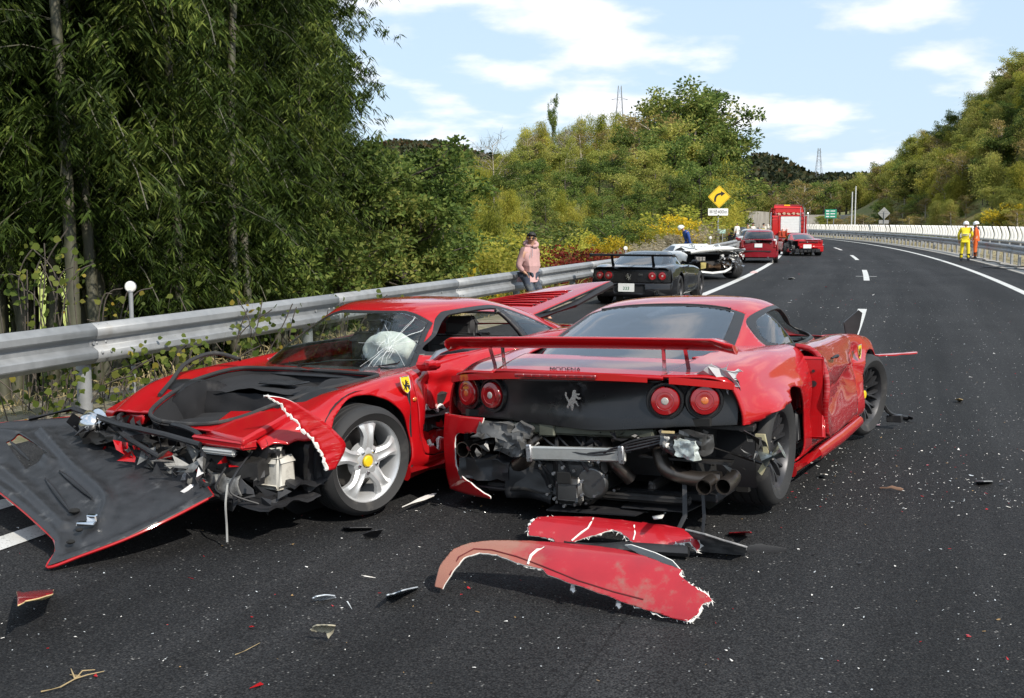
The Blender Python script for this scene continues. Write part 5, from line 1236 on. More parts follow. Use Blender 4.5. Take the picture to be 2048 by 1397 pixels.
    for k in range(5): obj('cooling_rib', box((-.84, .03 + (k - 2) * .045, .41), (.16, .012, .03), .003), ALLOY, gb)
    obj('gearbox_window', box((-.966, .05, .30), (.006, .085, .065), .004), DARK, gb)
    obj('engine_block', join(box((-.45, 0, .38), (.30, .9, .30), .03), box((-.50, .30, .50), (.25, .35, .12), .03), box((-.50, -.30, .50), (.25, .35, .12), .03)), DARKIRON, root, bevel=.01)
    bb = obj('bumper_beam', join(box((-.945, -.03, .435), (.03, .60, .075), .006)), mat('bare_aluminium', (.60, .60, .57), .42, .8, var=.12, dirt=(.28, .26, .22), dirt_amt=(.5, .8), bump=.1), root, bevel=.004)
    bb.rotation_euler = (R_(-2), 0, 0)
    for yy in (.25, -.31): obj('beam_bracket', join(box((-.955, yy, .435), (.03, .035, .10), .006), cyl((-.968, yy, .46), (-.98, yy, .46), .010, 8), cyl((-.968, yy, .41), (-.98, yy, .41), .010, 8)), STEEL, bb)
    obj('cross_member', join(box((-.86, .02, .555), (.06, .95, .055), .008), box((-.88, .18, .555), (.05, .10, .075), .006)), mat('olive_steel', (.10, .105, .08), .5, .4, var=.3), root, bevel=.004)
    # exhausts
    EX = mat('sooty_exhaust', (.14, .12, .105), .36, .9, var=.35, dirt=(.05, .04, .035), dirt_amt=(.45, .75))
    for k, (yy, zz) in enumerate(((-.755, .305), (-.86, .315))):
        obj('tailpipe', hollow_pipe([(-.72, yy + .02, zz), (-.84, yy, zz), (-.96, yy, zz - .004)], .042), EX, root, smooth=50)
    obj('exhaust_pipe', bent([(-.55, -.30, .50), (-.74, -.42, .46), (-.83, -.50, .36), (-.82, -.64, .315), (-.80, -.80, .315)], .042), EX, root, smooth=60)
    for k, (yy, zz) in enumerate(((.745, .405), (.655, .400))):
        obj('tailpipe', hollow_pipe([(-.55, yy, zz), (-.72, yy, zz), (-.87, yy + .01, zz)], .046), EX, root, smooth=50)
    obj('exhaust_pipe', bent([(-.50, .18, .58), (-.72, .22, .53), (-.84, .30, .47), (-.84, .36, .36), (-.80, .50, .30), (-.70, .66, .34)], .045), EX, root, smooth=60)
    obj('exhaust_pipe', bent([(-.50, -.05, .53), (-.75, -.10, .50), (-.86, -.20, .40), (-.80, -.28, .28)], .04), EX, root, smooth=60)
    obj('silencer', tube([(-.60, .45, .30), (-.60, .82, .32)], .11, 16), EX, root, smooth=50)
    # crushed brackets
    cb1 = join(crumple(dbox((-.90, .52, .54), (.10, .22, .11), 9), .016, 16, 4), crumple(dbox((-.92, .40, .47), (.08, .16, .10), 8), .016, 18, 5), crumple(dbox((-.88, .33, .54), (.08, .10, .08), 7), .012, 20, 6))
    obj('crushed_bracket', cb1, mat('crushed_grey', (.10, .10, .10), .55, .3, var=.4, dirt=(.35, .33, .32), dirt_amt=(.6, .85), dscale=12), root, smooth=20)
    obj('silver_scrap', crumple(move(tri_bits(9, np.array([.04, .14, .05]), .05, 8), (-.95, .40, .43)), .01, 14, 1), ALLOY, root, smooth=0)
    obj('crushed_bracket', join(crumple(dbox((-.90, -.56, .50), (.08, .10, .11), 8), .012, 18, 6), crumple(dbox((-.86, -.68, .52), (.09, .14, .10), 8), .014, 17, 7)), ALLOY, root, smooth=20)
    obj('relay_box', crumple(dbox((-.95, -.66, .50), (.05, .12, .09), 8), .009, 22, 2), mat('clear_plastic', (.42, .46, .44), .2, var=.4, vscale=40, coat=.6), root, smooth=25)
    obj('wiring_loom', join(*[bent([(-.80, .30 - .1 * k, .55), (-.93, .12 - .12 * k, .47 - .02 * k), (-.96, -.15 - .05 * k, .44 + .02 * k), (-.93, -.45, .50 + .015 * k), (-.88, -.62, .56)], .006, 6) for k in range(4)]), BLACKPL, root)
    obj('undertray', crumple(join(box((-.78, -.08, .10), (.34, .55, .008)), box((-.70, -.42, .13), (.30, .40, .006)), box((-.72, .52, .24), (.24, .44, .01)), box((-.80, .58, .19), (.08, .30, .008))), .012, 5, 3), BLACKPL, root, smooth=30)
    obj('bumper_arm', crumple(join(box((-.66, -.74, .585), (.10, .42, .03), .004), tube([(-.80, -.92, .60), (-.70, -1.0, .52), (-.66, -1.02, .42)], [.03, .04, .02], 6, flat=.3), tube([(-.78, -.72, .50), (-.70, -.92, .42), (-.66, -1.02, .36)], [.025, .035, .02], 6, flat=.3), box((-.76, -.60, .405), (.10, .50, .012))), .008, 9, 2), DARKIRON, root, smooth=25)
    obj('bracket_plate', prism([(0, 0), (.02, .10), (.07, .10), (.07, .085), (.035, .085), (.025, -.04), (.06, -.10), (.04, -.12), (.0, -.05)], .02, 'yz'), mat('zinc_yellow', (.40, .36, .22), .5, .5, var=.2), root).location = (-.70, -1.03, .45)
    obj('canister', tube([(-.72, -1.0, .42), (-.70, -1.10, .47)], .048, 14), mat('foil_silver', (.45, .50, .50), .3, .9, var=.4, vscale=30, bump=.6, bscale=40), root, smooth=50)
    obj('lamp_label', box((-.97, -.57, .585), (.006, .07, .012)), mat('label_cream', (.65, .50, .25), .6), root)
    obj('hanging_strap', join(tube([(-.82, -.60, .30), (-.88, -.62, .12), (-.93, -.58, .02)], [.012, .013, .010], 6, flat=.15), tube([(-.82, -.70, .28), (-.86, -.72, .12), (-.90, -.72, .02)], [.009, .010, .008], 6, flat=.15)), BLACKPL, root)
    obj('suspension_arm', join(cyl((-.1, -.80, .30), (-.55, -.30, .28), .025), cyl((-.1, .80, .30), (-.55, .30, .28), .025), cyl((-.05, -.75, .42), (-.35, -.35, .42), .02), cyl((0, -.8, .34), (0, .8, .34), .035)), DARKIRON, root)
    tag(obj('torn_sheet', crumple(move(tri_bits(20, np.array([.05, .30, .06]), .05, 51), (-.90, -.30, .53)), .012, 12, 2), BLACKPL, root, smooth=0), kind='stuff')
    tag(obj('metal_scraps', crumple(move(tri_bits(14, np.array([.05, .26, .08]), .035, 53), (-.93, .46, .44)), .012, 12, 3), ALLOY, root, smooth=0), kind='stuff')
    tag(obj('metal_scraps', crumple(move(tri_bits(16, np.array([.06, .16, .10]), .035, 54), (-.82, -.86, .47)), .012, 12, 4), ALLOY, root, smooth=0), kind='stuff')
    obj('heat_shield', crumple(grid([[(-.80 - .06 * a, -.05 + .50 * b, .36 - .18 * a) for b in np.linspace(0, 1, 16)] for a in np.linspace(0, 1, 10)]), .014, 9, 2), DARKIRON, root, solid=.003, smooth=30)
    obj('bumper_foam', crumple(dbox((-.82, .62, .30), (.10, .34, .10), 9), .014, 14, 3), BLACKPL, root, smooth=30)
    obj('subframe', join(box((-.80, 0, .185), (.05, 1.25, .045), .01), box((-.70, .42, .26), (.30, .04, .05), .01), box((-.70, -.42, .26), (.30, .04, .05), .01)), DARKIRON, root, bevel=.005)
    for k, (yy, zz) in enumerate([(.16, .20), (-.08, .165), (-.13, .21), (-.19, .33), (.20, .36), (-.25, .25), (-.16, .40), (.10, .16)]): obj('bolt', cyl((-.90, yy, zz), (-.965, yy, zz), .009, 6), CHROME if k % 2 else STEEL, root)
    for k in range(3): obj('hose', bent([(-.70, .35 - .16 * k, .58), (-.88, .30 - .17 * k, .46 + .02 * (k % 2)), (-.93, .22 - .14 * k, .38), (-.86, .14 - .14 * k, .24)], .008 + .004 * (k % 3), 7), BLACKPL, root)
    obj('side_cover', crumple(grid([[(-.86 + .03 * math.sin(4 * b), .20 + .26 * b, .33 - .20 * a) for b in np.linspace(0, 1, 12)] for a in np.linspace(0, 1, 8)]), .01, 9, 6), BLACKPL, root, solid=.004, smooth=30)
    # --- wheels
    wm = (RUBBER, GUNMETAL)
    wheel(root, (0, -.765, .345), .338, .275, .238, 'multi', -1, mats=wm, spin=.2, camber=R_(-2))
    wheel(root, (0, .80, .338), .338, .275, .238, 'multi', 1, mats=wm)
    wheel(root, (2.62, -.80, .325), .325, .215, .238, 'multi', -1, steer=R_(-13), camber=R_(-5), mats=wm, spin=.1, cap=YELLOW)
    wheel(root, (2.6, .82, .325), .325, .215, .238, 'multi', 1, steer=R_(4), mats=wm)
    # shields, front wing splinter, standing black trim
    shield(root, (2.20, -.905, .70), .11, rz=R_(-94))
    obj('wing_splinter', crumple(prism(jag([(3.02, -.80), (3.02, -.88), (3.12, -1.02), (3.22, -1.16), (3.16, -1.17), (3.04, -1.02), (2.98, -.90)], .006, 3, 3), .01), .004, 8, 1), [RED2], root).location = (0, 0, .60)
    st = prism([(-.05, .0), (-.10, .14), (-.13, .30), (-.09, .33), (.05, .22), (.07, .20), (.05, .0)], .05, 'yz'); st = crumple(scale(st, .72), .008, 9, 3); obj('arch_liner_shred', rot(st, 'Z', R_(25)), BLACKPL, root, smooth=30).location = (3.28, -.62, .69)
    obj('gear_bracket', join(bent([(3.05, -.90, .22), (3.15, -.95, .10), (3.35, -1.05, .04)], .016, 6), box((3.2, -.98, .05), (.08, .12, .06), .005)), BLACKPL, root)
    return root
car_red_coupe()
# ================================================================ OTHER VEHICLES
BLACKCAR = paint('black_paint', (.006, .006, .008), dust_amt=.03, scratch=.1); WHITECAR = paint('white_paint', (.74, .74, .72), dust=(.4, .36, .3), dust_amt=.15, scratch=.0)
DARKRED = paint('dark_red_paint', (.22, .006, .014), dust_amt=.05); FIRERED = paint('fire_red', (.50, .012, .012), dust_amt=.05, scratch=.0)
SILVERCAR = paint('silver_paint', (.42, .43, .45), dust_amt=.05, scratch=.0); NAVY = paint('navy_paint', (.01, .014, .03), dust_amt=.04, scratch=.0); BLUECAR = paint('blue_paint', (.02, .05, .22), dust_amt=.04, scratch=.0)
SGX = [-.95, -.7, -.35, 0, .4, .9, 1.4, 1.85, 2.2, 2.5, 2.85, 3.15, 3.4]
def sg_shell(nx=70, nv=34, w=1.0, fender=0.0):
    y = [[.76] * 10 + [.74, .66, .5], [.87, .91, .935, .945, .93, .90, .895, .895, .90, .90, .88, .83, .70], [.895, .925, .95, .955, .94, .895, .89, .895, .905, .91, .89, .82, .68],
         [.885, .925, .945, .95, .94, .91, .90, .895, .895, .89, .86, .77, .62], [.82, .85, .87, .88, .86, .835, .82, .815, .81, .80, .76, .68, .56], [.56, .58, .60, .62, .62, .63, .64, .63, .60, .57, .52, .46, .36], [0] * 13]
    z = [[.20, .17, .16, .15, .15, .15, .15, .15, .15, .15, .16, .18, .22], [.25, .23, .23, .22, .22, .22, .22, .22, .22, .22, .23, .24, .26], [.44, .44, .44, .44, .43, .42, .42, .42, .42, .43, .42, .38, .34],
         [.65, .66, .67, .67, .65, .63, .62, .61, .62, .62, .57, .49, .41], [.81, .84, .86, .865, .855, .83, .815, .80, .775, .74, .67, .58, .48], [.84, .86, .885, .90, .89, .86, .84, .81, .775, .73, .665, .57, .48], [.85, .87, .89, .90, .90, .88, .86, .82, .78, .73, .665, .57, .48]]
    y = np.array(y); C = np.stack([y.T * w, np.array(z).T], -1)
    return shell(SGX, C, nx, nv, rear=(-.25, .2, 2.3), front=(2.6, .32, 2.3))
def sg_cabin(stretch=0.0):
    Rg = [(.72, -.62, 2.05, .76, 2.9, .42), (.80, -.55, 1.90, .75, 2.9, .42), (.88, -.38, 1.72, .71, 2.8, .42), (.97, -.10, 1.54, .655, 2.7, .43), (1.06, .22, 1.38, .585, 2.7, .45), (1.115, .44, 1.27, .51, 2.6, .47), (1.15, .62, 1.12, .40, 2.5, .5), (1.165, .78, .98, .20, 2.3, .5), (1.168, .86, .9, .02, 2, .5)]
    G = cabin(Rg, 76, 44); return join(G, mirror(G))
def sports_small(root, col, rearglass, dents=None, lamp_z=.68, lamps=((.70, REDLENS), (.50, REDLENS)), wheels=(GUNMETAL, 'five')):
    H = sg_shell(); fp = F_top([(1.9, -2), (1.9, 0), (1.8, .6), (1.5, .72), (.5, .72), (0, .64), (-.45, .55), (-.5, 0), (-.5, -2)])
    H = cut(H, F_and(F_off(fp, -.02), lambda V: .76 - V[:, 2])); H = cut(H, F_and(F_or(F_circ(0, .34, .37), F_circ(2.45, .33, .355)), lambda V: V[:, 2] - .76))
    H = cut(H, F_and(lambda V: V[:, 0] + .70, lambda V: V[:, 2] - .79, lambda V: .50 - V[:, 2]))
    L_, Rr = H, mirror(H)
    if dents: L_, Rr = dents(L_, Rr)
    dl = lambda sy: F_and(F_side([(.62, .27), (1.55, .26), (1.85, .30), (1.92, .55), (1.84, .86), (.7, .9), (.58, .55)]), lambda V: .68 - sy * V[:, 1])
    for m, sy in ((L_, 1), (Rr, -1)):
        d, b = split(m, F_off(dl(sy), -.004)); b = cut(b, F_off(dl(sy), .006))
        obj('body_side', b, col, root, solid=.012, weld=.00025, smooth=48); obj('door', d, col, root, solid=.012, weld=.00025, smooth=48)
    G = sg_cabin(); G = cut(G, lambda V: V[:, 2] - .78)
    rear = F_and(lambda V: np.abs(V[:, 1]) - (.52 - .14 * np.clip(V[:, 0] + .1, 0, 1)), lambda V: V[:, 0] - .42, lambda V: -.40 - V[:, 0])
    ws = F_and(lambda V: np.abs(V[:, 1]) - (.63 - .5 * (V[:, 2] - .78)), lambda V: 1.30 - V[:, 0], lambda V: V[:, 2] - 1.10, lambda V: .80 - V[:, 2])
    wp = smooth_poly([(.14, .90), (.30, 1.0), (.52, 1.08), (.85, 1.105), (1.15, 1.085), (1.45, .97), (1.68, .855), (1.0, .85), (.4, .86)], 4)
    r, G = split(G, rear); w, G = split(G, ws)
    for sy in (1, -1):
        s_, G = split(G, F_and(F_side(wp), lambda V, sy=sy: .25 - sy * V[:, 1]))
        obj('side_window', s_, DARKGLASS, root, solid=.004, smooth=60)
    obj('roof', G, col, root, solid=.014, weld=.00025, smooth=50); obj('rear_window', r, rearglass, root, solid=.004, weld=.00025, smooth=60); obj('windscreen', w, TINTGLASS, root, solid=.004, weld=.00025, smooth=60)
    obj('floor', box((1.2, 0, .2), (3.6, 1.5, .06), .01), BLACKPL, root); obj('cabin_dark', box((.9, 0, .6), (1.3, 1.2, .5), .05), INTERIOR, root)
    for x_ in (0, 2.45):
        for sy in (1, -1): obj('wheel_arch', liner(x_, .335, .385, sy * .46, sy * .82), BLACKPL, root, smooth=30)
    return root
def plate(root, loc, text='', w=.33, h=.165, rz=-math.pi / 2, col=PLATE, size=.08):
    pl = obj('number_plate', prism(rsq(w, h, .012), .012, 'xz'), col, root, smooth=30); pl.location = loc; pl.rotation_euler = (0, 0, rz)
    if text: put_text(text, size, PLATEGREEN, pl, (0, -.0075, -.02)); put_text('· ·', size * .6, PLATEGREEN, pl, (0, -.0075, .055))
    return pl
def black_sports():
    r0 = at_z(1258, 612, 0); hd = R_(20.5)
    loc = (r0[0] + .95 * .93 * math.sin(hd), r0[1] + .95 * .93 * math.cos(hd), 0)
    root = thing('sports_car', 'black sports car with a high rear wing parked by the guardrail', 'car', loc, math.pi / 2 - hd); root.scale = (.945,) * 3
    sports_small(root, BLACKCAR, glass('pale_rear_glass', (.25, .27, .30), ior=2.2, dirt=.05))
    rows = [[(-.88 + .2 * (abs(q) / .95) ** 2.3, q, zz) for q in np.linspace(-.88, .88, 30)] for zz in np.linspace(.48, .80, 8)]
    obj('tail_panel', grid(rows), mat('black_gloss2', (.01, .01, .011), .25, var=.1), root, solid=.02, smooth=60)
    for sy in (1, -1):
        for yy in (.70, .49):
            xx = -.885 + .2 * (yy / .95) ** 2.3; round_lamp(root, (xx, sy * yy, .655), .088, (0, 0, -sy * .25), CLEARLENS)
            obj('lamp_ring', lathe([(.112, .0), (.112, -.02), (.098, -.022), (.096, 0)], 30, 'x', (xx - .002, sy * yy, .655)), mat('dull_black', (.03, .03, .03), .3, var=.1), root)
    obj('horse_badge', horse(.15, .012), CHROME, root, smooth=0).location = (-.91, .03, .63)
    put_text('f355', .055, CHROME, root, (-.90, -.25, .68), rz=-math.pi / 2)
    # bumper
    rows = [[(-.96 + .22 * (abs(q) / .95) ** 2.5 + .05 * (1 - math.sin((zz - .2) / .3 * math.pi)) * .5, q, zz) for q in np.linspace(-.92, .92, 34)] for zz in np.linspace(.20, .50, 8)]
    bm = grid(rows); bm = cut(bm, F_back([(-.35, .28), (.35, .28), (.35, .46), (-.35, .46)]))
    obj('bumper', bm, BLACKCAR, root, solid=.02, smooth=50); obj('plate_recess', box((-.90, 0, .37), (.02, .72, .2), .01), BLACKPL, root)
    plate(root, (-.965, .06, .40), '333', .36, .18, size=.10)
    for yy in (.62, -.62): obj('tailpipe', hollow_pipe([(-.7, yy, .30), (-.85, yy, .30), (-.97, yy, .30)], .05), CHROME, root)
    # high wing
    rows = []
    for q in np.linspace(-.93, .93, 24):
        rows.append([(-.72 + .13 * math.cos(a), q, 1.10 + .020 * math.sin(a) - .02 * math.cos(a)) for a in np.linspace(0, 2 * math.pi, 12, endpoint=False)])
    wm = grid(rows, closed_v=True); obj('rear_wing', (wm[0], wm[1] + [tuple(range(12)), tuple(range(23 * 12, 24 * 12))]), BLACKPL, root, smooth=50, fixn=True)
    for sy in (1, -1):
        obj('wing_endplate', box((-.72, sy * .935, 1.095), (.24, .012, .07), .004), BLACKPL, root)
        obj('wing_strut', tube([(-.58, sy * .46, .86), (-.66, sy * .46, .96), (-.72, sy * .46, 1.09)], [.035, .03, .03], 8, flat=.35), BLACKPL, root)
    for x_, w_ in ((0, .265), (2.45, .225)):
        for sy in (1, -1): wheel(root, (x_, sy * .80, .325), .325, w_, .23, 'five', sy, mats=(RUBBER, GUNMETAL), detail=False, nseg=28)
    for sy in (1, -1): obj('door_mirror', join(box((1.62, sy * .92, .90), (.09, .16, .09), .03), box((1.66, sy * .83, .86), (.06, .1, .03), .01)), BLACKCAR, root, bevel=.01)
black_sports()
def white_wreck():
    r0 = at_z(1434, 560, 0); hd = R_(-17)
    root = thing('wrecked_supercar', 'white supercar with smashed open tail beside the edge line', 'car', (r0[0] + .95 * math.sin(hd), r0[1] + .95 * math.cos(hd), 0), math.pi / 2 - hd); root.scale = (1.0, 1.0, .96)
    H = sg_shell(60, 30, w=1.06); H = cut(H, F_and(F_or(F_circ(0, .36, .40), F_circ(2.45, .33, .36)), lambda V: V[:, 2] - .78))
    fp = F_top([(2.0, -2), (2.0, 0), (1.9, .6), (1.5, .74), (.6, .74), (.35, .55), (.3, 0), (.3, -2)]); H = cut(H, F_and(F_off(fp, -.02), lambda V: .76 - V[:, 2]))
    H = cut(H, F_and(lambda V: V[:, 0] + .25, lambda V: np.abs(V[:, 1]) - .9)); H = cut(H, F_side(jag([(-1.2, 0), (-1.2, .56), (-.6, .60), (-.42, .52), (-.42, 0)], .02, 5, 2)))
    L_ = H; Rm = cut(mirror(H), F_side(jag([(-1.2, 0), (-1.2, 1.2), (-.45, 1.2), (-.30, .9), (-.36, .6), (-.42, 0)], .03, 5, 3)))
    obj('body_side', L_, WHITECAR, root, solid=.014, smooth=45, weld=.00025); obj('body_side', crumple(Rm, .012, 5, 2), WHITECAR, root, solid=.014, smooth=40)
    # angular cabin
    Rg = [(.74, -.10, 2.2, .78, 3.4, .40), (.84, .05, 1.95, .76, 3.4, .40), (.95, .30, 1.65, .68, 3.4, .42), (1.05, .52, 1.38, .58, 3.3, .45), (1.09, .62, 1.22, .48, 3.2, .5), (1.10, .8, 1.0, .1, 3, .5)]
    G = cabin(Rg, 70, 36); G = join(G, mirror(G)); G = cut(G, lambda V: V[:, 2] - .78)
    for sy in (1, -1):
        s_, G = split(G, F_and(F_side([(.62, .87), (.74, 1.02), (1.2, 1.045), (1.40, .98), (1.78, .87)]), lambda V, sy=sy: .25 - sy * V[:, 1])); obj('side_window', s_, DARKGLASS, root, solid=.004)
        s_, G = split(G, F_and(F_side([(.16, .87), (.50, 1.0), (.56, .87)]), lambda V, sy=sy: .25 - sy * V[:, 1])); obj('rear_intake', s_, DARK, root, solid=.01)
    w, G = split(G, F_and(lambda V: 1.3 - V[:, 0], lambda V: np.abs(V[:, 1]) - .6, lambda V: V[:, 2] - 1.04, lambda V: .8 - V[:, 2])); obj('windscreen', w, TINTGLASS, root, solid=.004, weld=.00025)
    obj('roof', G, WHITECAR, root, solid=.014, weld=.00025, smooth=45)
    # twisted tail deck standing proud
    dk = grid([[(-.05 - 1.0 * a + .03 * math.sin(9 * b), -.82 + 1.62 * b, 1.03 - .02 * a - .10 * a * (1 - b) + .05 * math.sin(3.1 * b) * a + .02 * math.sin(14 * b + 5 * a)) for b in np.linspace(0, 1, 26)] for a in np.linspace(0, 1, 12)])
    dk = cut(dk, F_and(F_top(jag([(-.55, -.35), (-.55, .62), (-.12, .62), (-.12, -.35)], .03, 5, 3))))
    obj('tail_deck', dk, WHITECAR, root, solid=.035, smooth=40, fixn=True)['label'] = 'torn white tail deck'
    obj('deck_lip', crumple(tube([(-1.02, -.86, .93), (-1.05, -.4, .97), (-1.07, .1, .97), (-1.02, .6, .92), (-.92, .86, .86)], [.06, .095, .10, .095, .06], 10, flat=.8), .01, 7, 3), WHITECAR, root, smooth=50)
    obj('strut_arch', crumple(tube([(-.75, .66, .80), (-.82, .64, .98), (-.70, .60, 1.08), (-.45, .58, 1.09), (-.1, .55, 1.07)], .03, 8, flat=.6), .006, 8, 2), WHITECAR, root)
    tag(obj('torn_sheets', crumple(move(tri_bits(26, np.array([.22, .55, .07]), .10, 31), (-.62, .1, 1.0)), .02, 8, 2), WHITECAR, root, smooth=0), kind='stuff')
    obj('engine_bay', join(box((-.30, 0, .5), (.1, 1.5, .6)), box((-.6, 0, .8), (.7, 1.45, .03))), DARK, root)
    obj('engine', crumple(join(box((-.55, .05, .45), (.5, .8, .32), .04), box((-.7, -.3, .5), (.3, .3, .2), .03)), .01, 8, 4), DARKIRON, root, bevel=.01)
    obj('silencer', tube([(-.88, .30, .42), (-.88, -.10, .40)], .11, 14), mat('burnt_steel', (.30, .20, .13), .35, .9, var=.3), root, smooth=50)
    obj('silencer', tube([(-.90, -.20, .45), (-.86, -.45, .5)], .09, 12), mat('burnt_steel', (.30, .20, .13), .35, .9, var=.3), root, smooth=50)
    obj('lamp_cluster', join(box((-.96, .58, .66), (.06, .34, .15), .02)), mat('lamp_dark', (.05, .05, .055), .3, var=.2), root, bevel=.01)
    lc = [c for c in root.children if c.name.startswith('lamp_cluster')][0]
    for k in range(3):
        for j in range(2): obj('lamp_cell', box((-.995, .47 + .11 * k, .63 + .06 * j), (.01, .08, .04), .006), CLEARLENS, lc)
    obj('yellow_bracket', crumple(box((-.94, .46, .46), (.05, .18, .20), .01), .01, 12, 2), mat('zinc_gold', (.42, .34, .12), .4, .6, var=.2), root)
    obj('chrome_pod', crumple(tube([(-.95, -.05, .60), (-.98, -.12, .72), (-.95, -.18, .78)], [.05, .075, .05], 10), .006, 10, 2), mat('bright_foil', (.7, .7, .7), .3, .6, var=.1), root)
    tag(obj('scrap_metal', crumple(move(tri_bits(34, np.array([.14, .34, .20]), .085, 33), (-.92, -.55, .56)), .015, 10, 4), STEEL, root, smooth=0), kind='stuff')
    tag(obj('white_scraps', crumple(move(tri_bits(16, np.array([.10, .30, .16]), .08, 35), (-.90, -.60, .74)), .015, 10, 5), WHITECAR, root, smooth=0), kind='stuff')
    obj('lower_bumper', crumple(tube([(-.86, .88, .36), (-.98, .6, .24), (-1.02, .2, .21), (-1.0, -.2, .24), (-.92, -.45, .34), (-.86, -.50, .48)], [.05, .07, .07, .06, .04, .02], 8, flat=.8), .008, 8, 2), WHITECAR, root, smooth=50)
    for x_, w_, sy in ((0, .34, 1), (-.02, .34, -1), (2.45, .24, 1), (2.45, .24, -1)): wheel(root, (x_ + (-.25 if (x_ < 0) else 0), sy * (.86 if x_ < 1 else .8), .345), .345, w_, .22, 'five', sy, mats=(RUBBER, SILVER), detail=False, nseg=28, steer=R_(12) if x_ < 0 else 0, camber=R_(-4) if x_ < 0 else 0)
    obj('floor', box((1.1, 0, .22), (3.3, 1.4, .06), .01), BLACKPL, root); obj('cabin_dark', box((1.0, 0, .6), (1.2, 1.1, .46), .05), INTERIOR, root)
white_wreck()
def family_car(name, label, loc, hd, L=4.3, W=1.72, Ht=1.48, col=DARKRED, sc=1.0, kind='hatch', detail=False, text='', group=None, facing_front=False):
    """five-door hatch or saloon; origin mid length on the ground"""
    root = thing(name, label, 'car', loc, math.pi / 2 - hd, group=group); root.scale = (sc,) * 3
    h = L / 2; b = W / 2; X = np.array([-h, -h + .15, -h + .5, -h + .9, -.3, .5, h - 1.0, h - .55, h - .2, h])
    if kind == 'hatch': deck = [.98, 1.02, 1.0, .97, .95, .95, .93, .86, .76, .66]
    else: deck = [.92, .98, .99, .97, .95, .94, .92, .86, .78, .66]
    y = [[.78 * b] * 10, [.88 * b, .95 * b] + [.985 * b] * 6 + [.93 * b, .80 * b], [.93 * b, .985 * b] + [b] * 6 + [.95 * b, .80 * b], [.93 * b, .98 * b] + [.99 * b] * 6 + [.92 * b, .76 * b], [.88 * b, .91 * b] + [.92 * b] * 5 + [.88 * b, .82 * b, .68 * b], [.6 * b] * 10, [0] * 10]
    z = [[.26, .22] + [.18] * 6 + [.2, .26], [.34] + [.27] * 7 + [.28, .32], [.52] * 8 + [.48, .46], [.74] * 6 + [.72, .68, .62, .56], [d - .05 for d in deck], deck, [d + .015 for d in deck]]
    C = np.stack([np.array(y).T, np.array(z).T], -1); n = 70 if detail else 40
    H = shell(X, C, n, 34 if detail else 22, rear=(-h + .6, .14, 2.2), front=(h - .8, .25, 2.2))
    wb = .30 * L; wr = .305
    H = cut(H, F_and(F_or(F_circ(-wb - .05, wr, .345), F_circ(wb, wr, .345)), lambda V: V[:, 2] - .72))
    body = join(H, mirror(H))
    if detail:
        bump = F_and(lambda V: V[:, 0] - (-h + .55), lambda V: V[:, 2] - .56); lo, up = split(body, bump); up = cut(up, F_off(bump, .008))
        lo = crumple(lo, .014, 4.5, 5); [obj('bumper', q_, col, root, solid=.012, weld=.00025, smooth=45) for q_ in split(lo, lambda V: V[:, 1])]; obj('body', up, col, root, solid=.012, weld=.00025, smooth=48)
    else: obj('body', body, col, root, weld=.00025, smooth=48)
    # closing end panels
    for s_, xx in ((-1, -h), (1, h)):
        rows = [[(xx + s_ * -.14 * (abs(q) / .95) ** 2.2 * (1 if s_ < 0 else 1.8) + (.0 if s_ < 0 else 0), q * (1 - .1 * abs(zz - .62)), zz) for q in np.linspace(-.90 * b, .90 * b, 16)] for zz in np.linspace(.27, deck[0 if s_ < 0 else -1] - .01, 8)]
        m = grid(rows); obj('end_panel', m if s_ < 0 else flip(m), col, root, smooth=50)
    if kind == 'hatch': Rg = [(.90, -h + .02, h - .75, .90 * b, 4, .45), (1.0, -h + .10, h - .95, .88 * b, 4, .45), (1.2, -h + .32, h - 1.45, .79 * b, 3.8, .45), (1.36, -h + .58, h - 1.85, .70 * b, 3.6, .45), (1.44, -h + .85, h - 2.1, .60 * b, 3.4, .45), (1.475, -h + 1.3, h - 2.4, .3 * b, 3, .45), (1.48, -h + 1.6, h - 2.6, .02, 2, .5)]
    else: Rg = [(.90, -h + .55, h - .95, .90 * b, 4, .45), (1.0, -h + .72, h - 1.1, .87 * b, 4, .45), (1.2, -h + 1.0, h - 1.5, .78 * b, 3.8, .45), (1.34, -h + 1.22, h - 1.8, .70 * b, 3.6, .45), (1.41, -h + 1.45, h - 2.0, .60 * b, 3.4, .45), (1.44, -h + 1.8, h - 2.3, .3 * b, 3, .45), (1.445, -h + 2.0, h - 2.5, .02, 2, .5)]
    Rg = [(q[0] * (Ht / 1.48 if q[0] > .95 else 1), *q[1:]) for q in Rg]
    G = cabin(Rg, 60 if detail else 40, 34 if detail else 22); G = join(G, mirror(G)); zt = Ht - .11
    G = cut(G, lambda V: V[:, 2] - .90)
    rear = F_and(lambda V: V[:, 0] - (-h + 1.0 if kind == 'hatch' else -h + 1.3), lambda V: np.abs(V[:, 1]) - (.74 * b - .16 * (V[:, 2] - 1)), lambda V: V[:, 2] - zt, lambda V: (1.08 if detail else 1.02) - V[:, 2])
    front = F_and(lambda V: h - 1.95 - V[:, 0], lambda V: np.abs(V[:, 1]) - (.78 * b - .2 * (V[:, 2] - 1)), lambda V: V[:, 2] - zt, lambda V: .99 - V[:, 2])
    r, G = split(G, rear); f, G = split(G, front)
    sp = [(-h + .75, 1.02), (-h + 1.0, zt - .02), (h - 2.0, zt - .01), (h - 1.35, 1.02)] if kind == 'hatch' else [(-h + 1.2, 1.02), (-h + 1.5, zt - .02), (h - 1.95, zt - .01), (h - 1.4, 1.02)]
